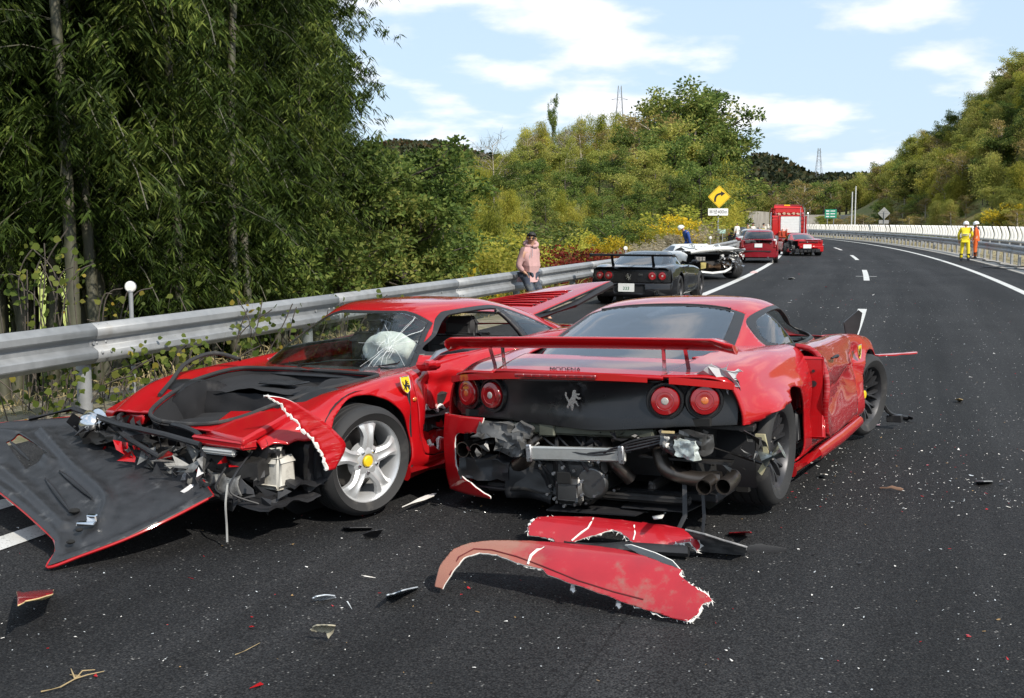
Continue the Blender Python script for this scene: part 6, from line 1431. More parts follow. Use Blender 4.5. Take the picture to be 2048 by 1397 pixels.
    for sy in (1, -1):
        s_, G = split(G, F_and(F_side(sp), lambda V, sy=sy: .45 * b - sy * V[:, 1])); s1, s2 = split(s_, lambda V: V[:, 0] + .15); s2 = cut(s2, lambda V: V[:, 0] + .07)
        obj('side_window', s1, DARKGLASS, root, solid=.004); obj('side_window', s2, DARKGLASS, root, solid=.004)
    obj('roof', G, col, root, solid=.012, weld=.00025, smooth=50); obj('rear_window', r, DARKGLASS, root, solid=.004, weld=.00025, smooth=60); obj('windscreen', f, DARKGLASS, root, solid=.004, weld=.00025, smooth=60)
    for x_ in (-wb - .05, wb):
        for sy in (1, -1): wheel(root, (x_, sy * (b - .11), wr), wr, .195, .2, 'five', sy, mats=(RUBBER, SILVER), detail=False, nseg=24)
    obj('underbody', box((0, 0, .28), (L * .9, W * .82, .12), .02), BLACKPL, root)
    xr = -h - .004
    for sy in (1, -1):
        obj('tail_lamp', box((xr + .10, sy * .80 * b, .84), (.10, .16, .22 if not detail else .34), .03), REDLENS if not detail else REDLENS, root, bevel=.01)
        obj('headlamp', box((h - .17, sy * .62 * b, .66), (.14, .32, .12), .03), CLEARLENS, root, bevel=.01)
        obj('door_mirror', box((h - 1.45, sy * (b + .07), 1.0), (.10, .18, .12), .03), col, root, bevel=.01)
    plate(root, (xr - .01, 0, .78), text); 
    if facing_front: plate(root, (h + .005, 0, .45), '', rz=math.pi / 2)
    return root
def hatchback():
    r0 = at_z(1516, 527, 0); hd = R_(13); L = 4.3
    root = family_car('hatchback', 'dark red five-door hatchback with a dented bumper and number plate', (r0[0] + L / 2 * math.sin(hd), r0[1] + L / 2 * math.cos(hd), 0), hd, L=L, col=DARKRED, detail=True, text='', sc=.97)
    h = L / 2
    obj('tailgate_glass', move(prism(rsq(1.16, .13, .03), .01, 'yz'), (-h - .012, 0, .965)), DARKGLASS, root)
    obj('spoiler', tube([(-h + .10, -.66, 1.05), (-h + .05, -.3, 1.075), (-h + .03, 0, 1.08), (-h + .05, .3, 1.075), (-h + .10, .66, 1.05)], [.03, .035, .04, .035, .03], 8, flat=.5), BLACKPL, root)
    obj('tail_lamp_white', box((-h + .09, -.70, .93), (.08, .15, .26), .03), mat('white_lens', (.75, .72, .72), .25, coat=1.0), root, bevel=.01)
    obj('wiper', tube([(-h + .15, .1, 1.12), (-h + .22, .32, 1.18), (-h + .26, .48, 1.18)], [.012, .009, .006], 6), BLACKPL, root)
    obj('aerial', cyl((-h + .9, 0, 1.44), (-h + .75, 0, 1.72), .006, 6), BLACKPL, root)
    obj('tailpipe', hollow_pipe([(-h + .2, -.42, .26), (-h + .05, -.42, .26), (-h - .03, -.42, .25)], .035), CHROME, root)
    obj('bumper_gap', crumple(box((-h - .01, .1, .53), (.02, 1.3, .05), .005), .01, 9, 2), BLACKPL, root)
    put_text('hybrid', .05, CHROME, root, (-h - .015, -.55, .90), rz=-math.pi / 2, rx=math.pi / 2)
hatchback()
def far_red_sports():
    r0 = at_z(1612, 512.5, 0); hd = R_(1.5)
    root = thing('sports_car', 'red sports car with ripped-open left rear wheel arch in front of the fire engine', 'car', (r0[0] + .95 * math.sin(hd), r0[1] + .95 * math.cos(hd), 0), math.pi / 2 - hd)
    def dents(L_, Rr):
        L_ = cut(L_, F_side(jag([(-1.2, .60), (-1.0, 1.2), (-.2, 1.2), (.32, 1.0), (.42, .75), (.40, .2), (-.4, .2), (-.8, .42)], .02, 4, 3))); return crumple(L_, .006, 4, 2), Rr
    sports_small(root, RED, glass('pale_rear_glass', (.25, .27, .30), ior=2.2, dirt=.05), dents=dents)
    rows = [[(-.90 + .2 * (abs(q) / .95) ** 2.3, q, zz) for q in np.linspace(-.90, .42, 26)] for zz in np.linspace(.50, .82, 8)]
    obj('tail_panel', grid(rows), RED, root, solid=.02, smooth=60)
    obj('tail_grille', box((-.915, -.12, .73), (.02, .95, .055), .01), BLACKPL, root)
    for yy in (-.62, -.78): round_lamp(root, (-.90 + .2 * (abs(yy) / .95) ** 2.3, yy, .74), .075, (0, 0, .28), REDLENS, ring=False)
    obj('horse_badge', horse(.10, .012), CHROME, root, smooth=0).location = (-.935, -.05, .73)
    rows = [[(-.97 + .22 * (abs(q) / .95) ** 2.5, q, zz) for q in np.linspace(-.94, .35, 26)] for zz in np.linspace(.22, .52, 8)]
    bm = grid(rows); bm = cut(bm, F_back([(-.80, .10), (-.60, .40), (.30, .40), (.6, .1)])); obj('bumper', bm, RED, root, solid=.02, smooth=50)
    obj('diffuser', join(box((-.86, -.1, .28), (.1, 1.3, .18), .02), *[box((-.93, -.5 + k * .2, .26), (.1, .015, .16)) for k in range(5)]), BLACKPL, root)
    plate(root, (-.985, -.05, .50), '', .42, .2)
    obj('bare_arch', crumple(join(box((-.1, .62, .55), (.7, .06, .5), .02), box((-.05, .55, .78), (.7, .4, .06), .02)), .03, 6, 3), DARKIRON, root, smooth=20)
    tag(obj('torn_scraps', crumple(move(tri_bits(22, np.array([.35, .2, .2]), .10, 41), (-.45, .70, .62)), .02, 8, 3), BLACKPL, root, smooth=0), kind='stuff')
    tag(obj('bright_scraps', crumple(move(tri_bits(10, np.array([.2, .15, .12]), .07, 43), (-.75, .62, .42)), .02, 8, 3), STEEL, root, smooth=0), kind='stuff')
    for x_, sy in ((0, 1), (0, -1), (2.45, 1), (2.45, -1)): wheel(root, (x_ + (-.10 if x_ == 0 and sy > 0 else 0), sy * (.84 if x_ == 0 else .8), .335), .335, .275, .24, 'five', sy, mats=(RUBBER, SILVER), detail=False, nseg=24, steer=R_(-14) if (x_ == 0 and sy > 0) else 0)
far_red_sports()
def fire_engine():
    r0 = at_z(1577, 500, 0); hd = R_(11)
    root = thing('fire_engine', 'red fire engine seen from behind with a white roller shutter and roof light bar', 'fire engine', (r0[0], r0[1], 0), math.pi / 2 - hd)
    obj('body', join(box((1.8, 0, 1.30), (3.5, 2.20, 1.75), .05)), FIRERED, root, bevel=.03)
    obj('cab', join(box((4.9, 0, 1.55), (2.5, 2.2, 2.25), .12)), FIRERED, root, bevel=.06)
    obj('roof_box', box((3.3, 0, 2.55), (2.2, 1.9, .55), .1), FIRERED, root, bevel=.05)
    sh = obj('roller_shutter', box((.04, -.10, 1.62), (.03, 1.28, 1.05), .01), WHITEPAINT, root)
    for k in range(10): obj('shutter_slat', box((.018, -.10, 1.14 + k * .105), (.014, 1.24, .09), .006), WHITEPAINT, sh)
    obj('shutter_frame', join(box((.03, .62, 1.5), (.06, .1, 1.4), .01), box((.03, -.80, 1.5), (.06, .1, 1.4), .01), box((.03, -.1, 2.18), (.06, 1.5, .1), .01)), FIRERED, root)
    obj('side_locker', box((.10, .88, 1.2), (.2, .42, 1.5), .03), FIRERED, root, bevel=.02)
    obj('hose_reel', join(lathe([(.001, -.16), (.30, -.16), (.30, -.12), (.16, -.12), (.16, .12), (.30, .12), (.30, .16), (.001, .16)], 20, 'y', (-.15, .28, 1.05))), mat('hose_red', (.42, .10, .05), .7), root)
    obj('step', join(box((-.15, 0, .55), (.4, 2.1, .08), .01), box((-.1, .5, .75), (.3, .8, .3), .03)), STEEL, root)
    obj('bumper', box((-.05, 0, .62), (.12, 2.2, .18), .03), FIRERED, root, bevel=.01)
    for sy in (1, -1):
        obj('tail_lamp', box((-.12, sy * .9, .70), (.04, .3, .1), .01), REDLENS, root)
        for k in range(2): obj('beacon', lathe([(.001, 0), (.09, 0), (.09, .12), (.05, .17), (.001, .18)], 14, 'z', (.3 + .5 * k, sy * .85, 2.2)), REDLENS, root)
        obj('grab_rail', tube([(.0, sy * 1.14, .8), (-.06, sy * 1.16, .9), (-.06, sy * 1.16, 2.3), (.0, sy * 1.14, 2.4)], .02, 6), CHROME, root)
    obj('ladder', join(*[tube([(-.02, -.95 + dy, .8), (-.02, -.95 + dy, 2.7)], .02, 6) for dy in (0, .25)], *[cyl((-.02, -.95, .9 + k * .25), (-.02, -.70, .9 + k * .25), .015, 6) for k in range(7)]), CHROME, root)
    lb = obj('light_bar', box((4.2, 0, 2.86), (.35, 1.7, .18), .05), REDLENS, root, bevel=.02); obj('light_bar_centre', box((4.0, 0, 2.87), (.06, .40, .15), .02), mat('amber_sign', (.75, .50, .03), .4), lb)
    obj('rear_window', box((3.62, 0, 2.15), (.04, 1.4, .35), .02), DARKGLASS, root)
    obj('hose_bundle', join(*[tube([(.5, -.6 + k * .3, 2.28 + .05 * (k % 2)), (2.0, -.6 + k * .3, 2.30)], .09, 8) for k in range(5)]), mat('canvas_hose', (.45, .36, .26), .9), root)
    obj('portable_pump', box((-.22, .42, .98), (.3, .5, .45), .05), mat('orange_red', (.50, .06, .02), .5), root, bevel=.02)
    plate(root, (-.13, -.35, .62), '', .44, .2); obj('chassis', box((3, 0, .55), (5.8, .9, .25), .03), BLACKPL, root)
    for x_ in (1.2, 4.9):
        for sy in (1, -1): wheel(root, (x_, sy * .93, .42), .42, .26, .26, 'five', sy, mats=(RUBBER, STEEL), detail=False, nseg=24)
fire_engine()
def far_cars():
    def at(px, Y): q = ray(px, 447); return (q[0] / q[1] * Y, Y, 0)
    family_car('saloon_car', 'silver blue saloon stopped just ahead of the dark red hatchback', at(1507, 64), R_(16), L=4.5, Ht=1.44, col=SILVERCAR, kind='saloon')
    family_car('saloon_car', 'black saloon in the queue behind the curve warning sign', at(1478, 95), R_(14), L=4.6, Ht=1.44, col=NAVY, kind='saloon')
    family_car('saloon_car', 'white and blue police saloon far up the queue', at(1453, 118), R_(12), L=4.6, Ht=1.44, col=BLUECAR, kind='saloon')
    family_car('hatchback', 'white hatchback beyond the people in the queue', at(1497, 120), R_(12), L=4.2, Ht=1.5, col=WHITECAR, kind='hatch')
    q = road(62, 17.5); family_car('saloon_car', 'white car on the opposite carriageway, its roof over the glare screen', (q[0] + .0, q[1], 0), road_heading(62) + math.pi, L=4.6, W=1.78, Ht=1.62, col=WHITECAR, kind='hatch')
    # white van with high roof
    c = at(1466, 135); root = thing('white_van', 'tall white van under the orange speed limit board', 'van', c, math.pi / 2 - R_(10))
    rows = []
    X = [-2.3, -2.25, -1.5, 0, 1.2, 1.7, 2.2, 2.4]; prof = [(.30, .84, 2.1), (.25, .90, 2.25), (.22, .92, 2.3), (.22, .92, 2.3), (.22, .92, 2.2), (.22, .9, 1.7), (.25, .86, 1.15), (.35, .75, .9)]
    C = np.array([[(w * .85, z0), (w, z0 + .1), (w, .9), (w * .98, 1.1), (w * .9, zt - .12), (w * .75, zt), (0, zt + .02)] if zt > 1.3 else [(w * .85, z0), (w, z0 + .1), (w, .6), (w * .98, .8), (w * .9, zt - .05), (w * .6, zt), (0, zt + .01)] for (z0, w, zt) in prof])
    H = shell(X, C, 40, 26); body = join(H, mirror(H)); body = cut(body, F_and(F_or(F_circ(-1.4, .33, .38), F_circ(1.5, .33, .38)), lambda V: V[:, 2] - .8)); obj('body', body, WHITECAR, root, weld=.001, smooth=45)
    rw = obj('rear_door', MK([(-2.31, -.82, .4), (-2.31, .82, .4), (-2.28, .72, 2.1), (-2.28, -.72, 2.1)], [(0, 3, 2, 1)]), WHITECAR, root); obj('rear_window', box((-2.32, 0, 1.6), (.03, 1.2, .55), .03), DARKGLASS, rw)
    obj('windscreen', MK([(1.74, -.75, 1.65), (1.74, .75, 1.65), (1.28, .68, 2.12), (1.28, -.68, 2.12)], [(0, 1, 2, 3)]), DARKGLASS, root)
    for sy in (1, -1):
        obj('side_window', box((.9, sy * .915, 1.55), (.9, .02, .5), .02), DARKGLASS, root); obj('tail_lamp', box((-2.31, sy * .80, .95), (.04, .12, .45), .02), REDLENS, root)
        for x_ in (-1.4, 1.5): wheel(root, (x_, sy * .80, .33), .33, .2, .2, 'five', sy, mats=(RUBBER, SILVER), detail=False, nseg=20)
    plate(root, (-2.34, 0, .55), '')
far_cars()
# ================================================================ VEGETATION
def leaf_quads(P, D, L, W, rg_, droop=.15, cup=0.0):
    P = np.asarray(P, float); D = D / (np.linalg.norm(D, axis=1, keepdims=True) + 1e-9); n = len(P)
    r = rg_.normal(size=(n, 3)); S = np.cross(D, r); S /= np.linalg.norm(S, axis=1, keepdims=True) + 1e-9
    L = np.broadcast_to(np.asarray(L, float), (n,))[:, None]; W = np.broadcast_to(np.asarray(W, float), (n,))[:, None]
    mid = P + D * L * .42; tip = P + D * L - np.array([0, 0, 1]) * L * droop
    V = np.stack([P, mid + S * W * .5, tip, mid - S * W * .5], 1).reshape(-1, 3)
    return V, np.arange(4 * n).reshape(n, 4)
def cat(*ms):
    V = []; F = []; o = 0
    for v, f in ms: V.append(v); F.append(f + o); o += len(v)
    return np.concatenate(V), np.concatenate(F)
def quads_of(m): return m[0], np.array([f for f in m[1] if len(f) == 4])
BARK = mat('grey_bark', (.075, .062, .05), .9, var=.35, vscale=12, bump=.5, bscale=40, bdist=.01)
CULM = mat('bamboo_culm', (.055, .055, .032), .6, var=.35, vscale=5, dirt=(.10, .085, .06), dirt_amt=(.5, .75), dscale=2)
CULM2 = mat('bamboo_culm_tan', (.30, .20, .085), .55, var=.25, vscale=5)
PALEWOOD = mat('pale_wood', (.33, .29, .23), .8, var=.2)
LEAF_BAMB = leafmat('bamboo_leaf', [(0.008, 0.0163, 0.0033), (0.0253, 0.0425, 0.0077), (0.0529, 0.0875, 0.0154), (0.1725, 0.2125, 0.0462)], .28, scale=.9)  # grove shade painted into the dark stops, sunlit tips into the palest
LEAF_YG = leafmat('yellow_green_leaf', [(0.1375, 0.175, 0.0242), (0.275, 0.2937, 0.044), (0.425, 0.4, 0.066), (0.575, 0.5, 0.099)], .5, scale=.3)
LEAF_DARK = leafmat('evergreen_leaf', [(0.0432, 0.077, 0.0192), (0.0945, 0.147, 0.0336), (0.162, 0.21, 0.048), (0.27, 0.273, 0.072)], .35, scale=.3)
LEAF_OLIVE = leafmat('olive_leaf', [(0.1125, 0.1485, 0.0286), (0.2375, 0.2633, 0.055), (0.3625, 0.3578, 0.088), (0.475, 0.405, 0.121)], .45, scale=.3)
LEAF_BROWN = leafmat('brown_leaf', [(0.138, 0.1125, 0.045), (0.253, 0.1938, 0.07), (0.368, 0.275, 0.1), (0.276, 0.275, 0.065)], .4, scale=.3)
LEAF_GOLD = leafmat('gold_leaf', [(.16, .16, .02), (.40, .31, .025), (.62, .44, .025), (.72, .52, .05)], .4, scale=.5)
LEAF_RED = leafmat('red_leaf', [(.06, .05, .02), (.16, .02, .015), (.25, .03, .02), (.14, .06, .02)], .35, scale=.8)
LEAF_VINE = leafmat('vine_leaf', [(.035, .060, .010), (.065, .095, .018), (.10, .13, .025), (.16, .17, .035), (.30, .20, .03)], .4, scale=1.5)
LEAF_FOREST = leafmat('forest_leaf', [(.016, .024, .012), (.028, .038, .017), (.045, .048, .02), (.09, .05, .022)], .1, scale=.02, ovar=.0)
STRAW = leafmat('straw', [(.22, .17, .08), (.34, .27, .14), (.42, .35, .20), (.16, .16, .05)], .35, scale=.8)
# ---- bamboo
def bamboo_variant(seed, height=8.5, lean=.9, low=1.6, dens=1.0):
    rg_ = np.random.default_rng(seed); a = rg_.uniform(0, 6.28); n = 34
    u = np.linspace(0, 1, n); ld = np.array([math.cos(a), math.sin(a)])
    path = np.c_[ld[0] * lean * u ** 2.4 + .04 * np.sin(5 * u + seed), ld[1] * lean * u ** 2.4, height * (u - .10 * u ** 4)]
    r = .052 * (1 - u) ** .7 + .006
    P2 = []; R2 = []
    for i in range(n):
        P2.append(path[i]); R2.append(r[i] * (1.12 if i % 1 == 0 else 1))
        if i < n - 1: P2.append(path[i] + (path[i + 1] - path[i]) * .12); R2.append(r[i] * .97)
    culm = tube(P2, R2, 8, caps=False)
    LP = []; LD = []; tw = []
    for i in range(n):
        if path[i, 2] < low: continue
        for b in range(2 if dens >= 1 else 1):
            ba = rg_.uniform(0, 6.28); ln = rg_.uniform(.7, 1.7) * (1 - .35 * u[i]); o = path[i]; d = np.array([math.cos(ba), math.sin(ba), .45])
            k = 12; pts = [o]
            for q in range(k):
                d = d + np.array([0, 0, -.16]) + rg_.normal(size=3) * .07; dd = d / np.linalg.norm(d); pts.append(pts[-1] + dd * ln / k)
            tw.append(tube(pts[::3] + [pts[-1]], .005, 3, caps=False))
            for q in range(2, k + 1):
                for sp_ in range(2):
                    m = 13; c_ = np.array(pts[q]) + rg_.normal(size=3) * [.12, .12, .08] - [0, 0, .05]; fa = rg_.uniform(0, 6.28)
                    fan = fa + rg_.normal(size=m) * .9; off = rg_.normal(size=(m, 3)) * .035
                    out = np.c_[np.cos(fan), np.sin(fan), -.25 - .9 * rg_.random(m)]
                    LP.append(c_ + off); LD.append(out)
    LP = np.concatenate(LP); LD = np.concatenate(LD); nn = len(LP)
    V, F = leaf_quads(LP, LD, rg_.uniform(.08, .16, nn), rg_.uniform(.015, .025, nn), rg_, .2)
    return culm, join(*tw), (V, F)
BV = []
for sd_ in range(6):
    c, t_, lf = bamboo_variant(100 + sd_, height=[8.5, 7.5, 9, 8, 7, 9.5][sd_], lean=[1.0, 1.5, .6, 1.2, .8, 1.4][sd_], low=[1.9, 1.2, 2.4, 1.6, 1.0, 2.2][sd_])
    cm = to_mesh('culm', c); cm.materials.append(CULM); tm = to_mesh('twigs', t_); tm.materials.append(CULM); lm = to_mesh('leaves', lf); lm.materials.append(LEAF_BAMB)
    for q in (cm,): q.polygons.foreach_set('use_smooth', np.ones(len(q.polygons), bool))
    BV.append((cm, tm, lm))
def bamboo(x, y, v, rz, sc=1.0, label=None, tilt=(0, 0), zoff=0.0, culm_mat=None):
    z = float(ground_z(x, y)) - .05 + zoff
    t = thing('bamboo', label or 'dark bamboo stem with drooping leaves ' + ('at the left end' if x < -6 else 'in the middle' if x < -4 else 'at the right end') + (' and front' if y < 17 else ' and back' if y > 22 else '') + ' of the roadside grove', 'bamboo', (x, y, z), rz, group='bamboo of the roadside grove', rx=tilt[0], ry=tilt[1]); t.scale = (sc,) * 3
    c = bpy.data.objects.new('culm', BV[v][0]); COL.objects.link(c); c.parent = t
    w = bpy.data.objects.new('twigs', BV[v][1]); COL.objects.link(w); w.parent = t; w['kind'] = 'stuff'
    l = bpy.data.objects.new('crown', BV[v][2]); COL.objects.link(l); l.parent = t; l['kind'] = 'stuff'
    return t
rr = random.Random(21)
# front stems one can tell apart (image column, depth)
for k, (px, Y, v, rz, sc, tl, lb) in enumerate([(20, 13.5, 0, 1.0, 1.15, (.02, .10), 'leaning bamboo stem at the far left of the grove'), (150, 12.4, 2, 2.2, 1.25, (0, .01), 'thick bamboo stem in front of the bright meadow'), (186, 12.9, 3, .4, 1.15, (0, .0), 'slim bamboo stem close beside the thick one'), (212, 13.6, 1, 4.2, 1.2, (0, .02), 'bamboo stem just left of the near delineator'),
        (355, 13.8, 4, 5.2, 1.1, (0, .13), 'bamboo stem leaning over above the near guardrail'), (462, 15.0, 5, 3.1, 1.1, (0, .01), 'tan bamboo stem behind the crushed car bonnet'), (498, 15.8, 0, 2.6, 1.0, (0, .03), 'thin orange-tan bamboo stem behind the windscreen'), (590, 19.5, 1, 2.9, 1.0, (0, .12), 'bamboo stem leaning sharply at the edge of the grove')]):
    p_ = at_y(px, 600, Y); t = bamboo(p_[0], p_[1], v, rz, sc, lb, tl)
for i in range(120):
    Y = rr.uniform(13.0, 28); px = rr.uniform(-260, 610 if Y < 20 else 640)
    p_ = at_y(px, 600, Y)
    s_, t_ = road_inv(np.array(p_[0]), np.array(p_[1]))
    if t_ > -4.6: continue
    lf_ = px < 290
    if lf_ and Y > 17.5: continue
    bamboo(p_[0], p_[1], rr.choice((0, 2, 5)) if lf_ else rr.randrange(6), rr.uniform(0, 6.28), rr.uniform(1.15, 1.4) if lf_ else rr.uniform(.8, 1.25), tilt=(rr.gauss(0, .05), rr.gauss(.02, .06)), zoff=rr.uniform(-.2, .1) if lf_ else rr.uniform(-.8, 0))
for px, Y, v, rz, sc in ((565, 18, 3, 1.2, 1.1), (600, 18.5, 5, 4.0, 1.15), (630, 20, 0, 5.5, 1.1), (650, 22, 2, .5, 1.2), (675, 23.5, 3, 2.4, 1.15), (615, 24, 5, 3.4, 1.2)):
    p_ = at_y(px, 600, Y); bamboo(p_[0], p_[1], v, rz, sc, 'bamboo stem on the sunlit right edge of the grove', (0, .0))
# ---- shrubs and trees
def clump_cloud(C, rad, n, rg_, L, W, up=.35, flat=.7, droop=.12):
    LP = []; LD = []
    for c, r in zip(C, rad):
        q = rg_.normal(size=(n, 3)); q /= np.linalg.norm(q, axis=1, keepdims=True); q *= (rg_.random(n) ** .45)[:, None]
        LP.append(c + q * r * np.array([1, 1, flat])); LD.append(q + np.array([0, 0, up]) + rg_.normal(size=(n, 3)) * .6)
    LP = np.concatenate(LP); LD = np.concatenate(LD); m = len(LP)
    return leaf_quads(LP, LD, L * rg_.uniform(.6, 1.3, m), W * rg_.uniform(.6, 1.3, m), rg_, droop)
def limb_tree(h, rg_, spread=.35, n=9, r0=.035, start=.3):
    """trunk with limbs; returns mesh and limb tips (unit height h)"""
    tr = np.array([[.05 * math.sin(3 * u + 1) * h * .3, .04 * math.sin(4 * u) * h * .3, u * h] for u in np.linspace(0, .88, 9)])
    ms = [tube(tr, np.linspace(r0 * h, r0 * h * .25, 9), 7)]; tips = [tr[-1]]
    for k in range(n):
        u = start + (.85 - start) * (k + rg_.random()) / n; o = np.array([np.interp(u, np.linspace(0, .88, 9), tr[:, j]) for j in range(3)])
        a = rg_.uniform(0, 6.28); ln = h * spread * rg_.uniform(.6, 1.15) * (1.1 - .5 * u); d = np.array([math.cos(a), math.sin(a), rg_.uniform(.25, .8)]); pts = [o]
        for q in range(5): d = d + rg_.normal(size=3) * .18; pts.append(pts[-1] + d / np.linalg.norm(d) * ln / 5)
        ms.append(tube(pts, np.linspace(r0 * h * .35, r0 * h * .08, 6), 5)); tips += pts[2:]
        for j in range(2):
            d2 = d + rg_.normal(size=3) * .7; q0 = pts[3 + j - 1]; q1 = q0 + d2 / np.linalg.norm(d2) * ln * .4; ms.append(tube([q0, (q0 + q1) / 2 + rg_.normal(size=3) * .03 * h, q1], [r0 * h * .12, r0 * h * .08, r0 * h * .03], 4)); tips.append(q1)
    return join(*ms), np.array(tips)
TREES = {}
def reg(kind, trunk, crown, tm, lm):
    a = to_mesh('trunk', trunk); a.materials.append(tm); a.polygons.foreach_set('use_smooth', np.ones(len(a.polygons), bool))
    b = to_mesh('crown', crown) if crown is not None else None
    if b is not None: b.materials.append(lm)
    TREES.setdefault(kind, []).append((a, b))
for v in range(3):      # broad evergreens, unit height 1 -> built at 8 m
    for kind, lm in (('dark', LEAF_DARK), ('olive', LEAF_OLIVE), ('brown', LEAF_BROWN)):
        rg_ = np.random.default_rng(200 + v * 7 + len(kind)); h = 8.0; tr, tips = limb_tree(h, rg_, .36, 17, .026, .18)
        C = tips + rg_.normal(size=tips.shape) * .25; rad = rg_.uniform(.30, .80, len(C)) * (1 if kind != 'brown' else .8)
        C[:, 2] += .2
        reg(kind, tr, clump_cloud(C, rad, 64 if kind != 'brown' else 30, rg_, .22, .12), BARK if kind != 'brown' else PALEWOOD, lm)
for v in range(4):      # feathery bamboo clumps, seen from afar
    rg_ = np.random.default_rng(300 + v); h = 8.0; ms = []; LP = []; LD = []
    for k in range(7):
        a = rg_.uniform(0, 6.28); ln = rg_.uniform(.5, 1.6); hh = h * rg_.uniform(.65, 1.0); u = np.linspace(0, 1, 12); o = rg_.normal(size=2) * .45
        path = np.c_[o[0] + math.cos(a) * ln * u ** 2.2, o[1] + math.sin(a) * ln * u ** 2.2, hh * (u - .08 * u ** 5)]
        ms.append(tube(path, np.linspace(.05, .012, 12), 5, caps=False))
        for q in np.linspace(.22, 1.0, 26):
            c = np.array([np.interp(q, u, path[:, j]) for j in range(3)]); m = 46; wd = .75 * (1.15 - q) ** .6 + .10
            off = rg_.normal(size=(m, 3)) * [wd * .75, wd * .75, .24]; off[:, 2] -= np.linalg.norm(off[:, :2], axis=1) * .25
            LP.append(c + off); dd = off.copy(); dd[:, 2] = -.25 - .3 * rg_.random(m); LD.append(dd)
    LP = np.concatenate(LP); LD = np.concatenate(LD); n_ = len(LP)
    reg('plume', join(*ms), leaf_quads(LP, LD, rg_.uniform(.18, .34, n_), rg_.uniform(.04, .07, n_), rg_, .25), CULM, LEAF_YG)
    TREES.setdefault('plume_olive', []).append((TREES['plume'][-1][0], TREES['plume'][-1][1].copy())); b = TREES['plume_olive'][-1][1]; b.materials.clear(); b.materials.append(LEAF_OLIVE)
for v in range(3):      # low shrubs 2 m
    for kind, lm in (('gold', LEAF_GOLD), ('red', LEAF_RED), ('green', LEAF_YG), ('darkshrub', LEAF_DARK)):
        rg_ = np.random.default_rng(400 + v * 5 + len(kind)); C = rg_.normal(size=(24, 3)) * [.6, .6, .42] + [0, 0, 1.0]; C[:, 2] = np.clip(C[:, 2], .3, 1.8)
        st = join(*[tube([(0, 0, 0), c * [.4, .4, .55], c], [.03, .02, .008], 4) for c in C[:12]])
        reg(kind, st, clump_cloud(C, rg_.uniform(.25, .5, 24), 90, rg_, .12, .075), BARK, lm)
for v in range(2):      # leafless trees
    rg_ = np.random.default_rng(500 + v); tr, tips = limb_tree(8.0, rg_, .42, 18, .014, .25); ex = []
    for q in tips[::1]:
        for j in range(3): d = rg_.normal(size=3) + [0, 0, .6]; ex.append(tube([q, q + d / np.linalg.norm(d) * .9], [.018, .005], 3))
    reg('bare', join(tr, *ex), None, PALEWOOD, None)
TCOUNT = {}
def tree(kind, px=None, Y=None, top=None, xy=None, h=None, label=None, group=None, wide=1.0, rz=None, name=None, cat='tree', sink=.15):
    if xy is None: p_ = at_y(px, top, Y); x, y = p_[0], p_[1]
    else: x, y = xy
    gz = float(ground_z(x, y)) - sink
    base = 8.0 if kind not in ('gold', 'red', 'green', 'darkshrub') else 2.0
    H = h if h is not None else max(1.2, p_[2] - gz)
    vs = TREES[kind]; k = TCOUNT.get(kind, 0); TCOUNT[kind] = k + 1; a, b = vs[k % len(vs)]
    t = thing(name or {'plume': 'bamboo_clump', 'plume_olive': 'bamboo_clump', 'gold': 'yellow_shrub', 'red': 'red_shrub', 'green': 'green_shrub', 'darkshrub': 'dark_shrub', 'bare': 'bare_tree'}.get(kind, 'broadleaf_tree'), label, cat, (x, y, gz), rr.uniform(0, 6.28) if rz is None else rz, group=group)
    s = H / base; t.scale = (s * wide, s * wide, s)
    o = bpy.data.objects.new('trunk', a); COL.objects.link(o); o.parent = t
    if b is not None: c = bpy.data.objects.new('crown', b); COL.objects.link(c); c.parent = t; c['kind'] = 'stuff'
    return t
G1 = 'trees on the wooded knoll'; KL = {'dark': 'dark green broadleaf tree on the wooded knoll', 'olive': 'olive green broadleaf tree on the wooded knoll', 'brown': 'brown thin-leaved tree on the wooded knoll', 'plume': 'feathery yellow-green bamboo clump on the wooded knoll', 'plume_olive': 'feathery olive bamboo clump on the wooded knoll', 'bare': 'pale leafless tree on the wooded knoll'}
def kn(kind, px, Y, top, wide=1.0, label=None):
    wide = 1 + (wide - 1) * .5 if wide > 1 else wide
    tree(kind, px, Y, top, label=label or KL[kind] + (', at its left end' if px < 1000 else ', left of its middle' if px < 1150 else ', right of its middle' if px < 1320 else ', near the diamond sign') + (' in front' if Y < 72 else ' at the back' if Y > 94 else ''), group=None if label else G1 + ', ' + kind.replace('_', ' '), wide=wide)
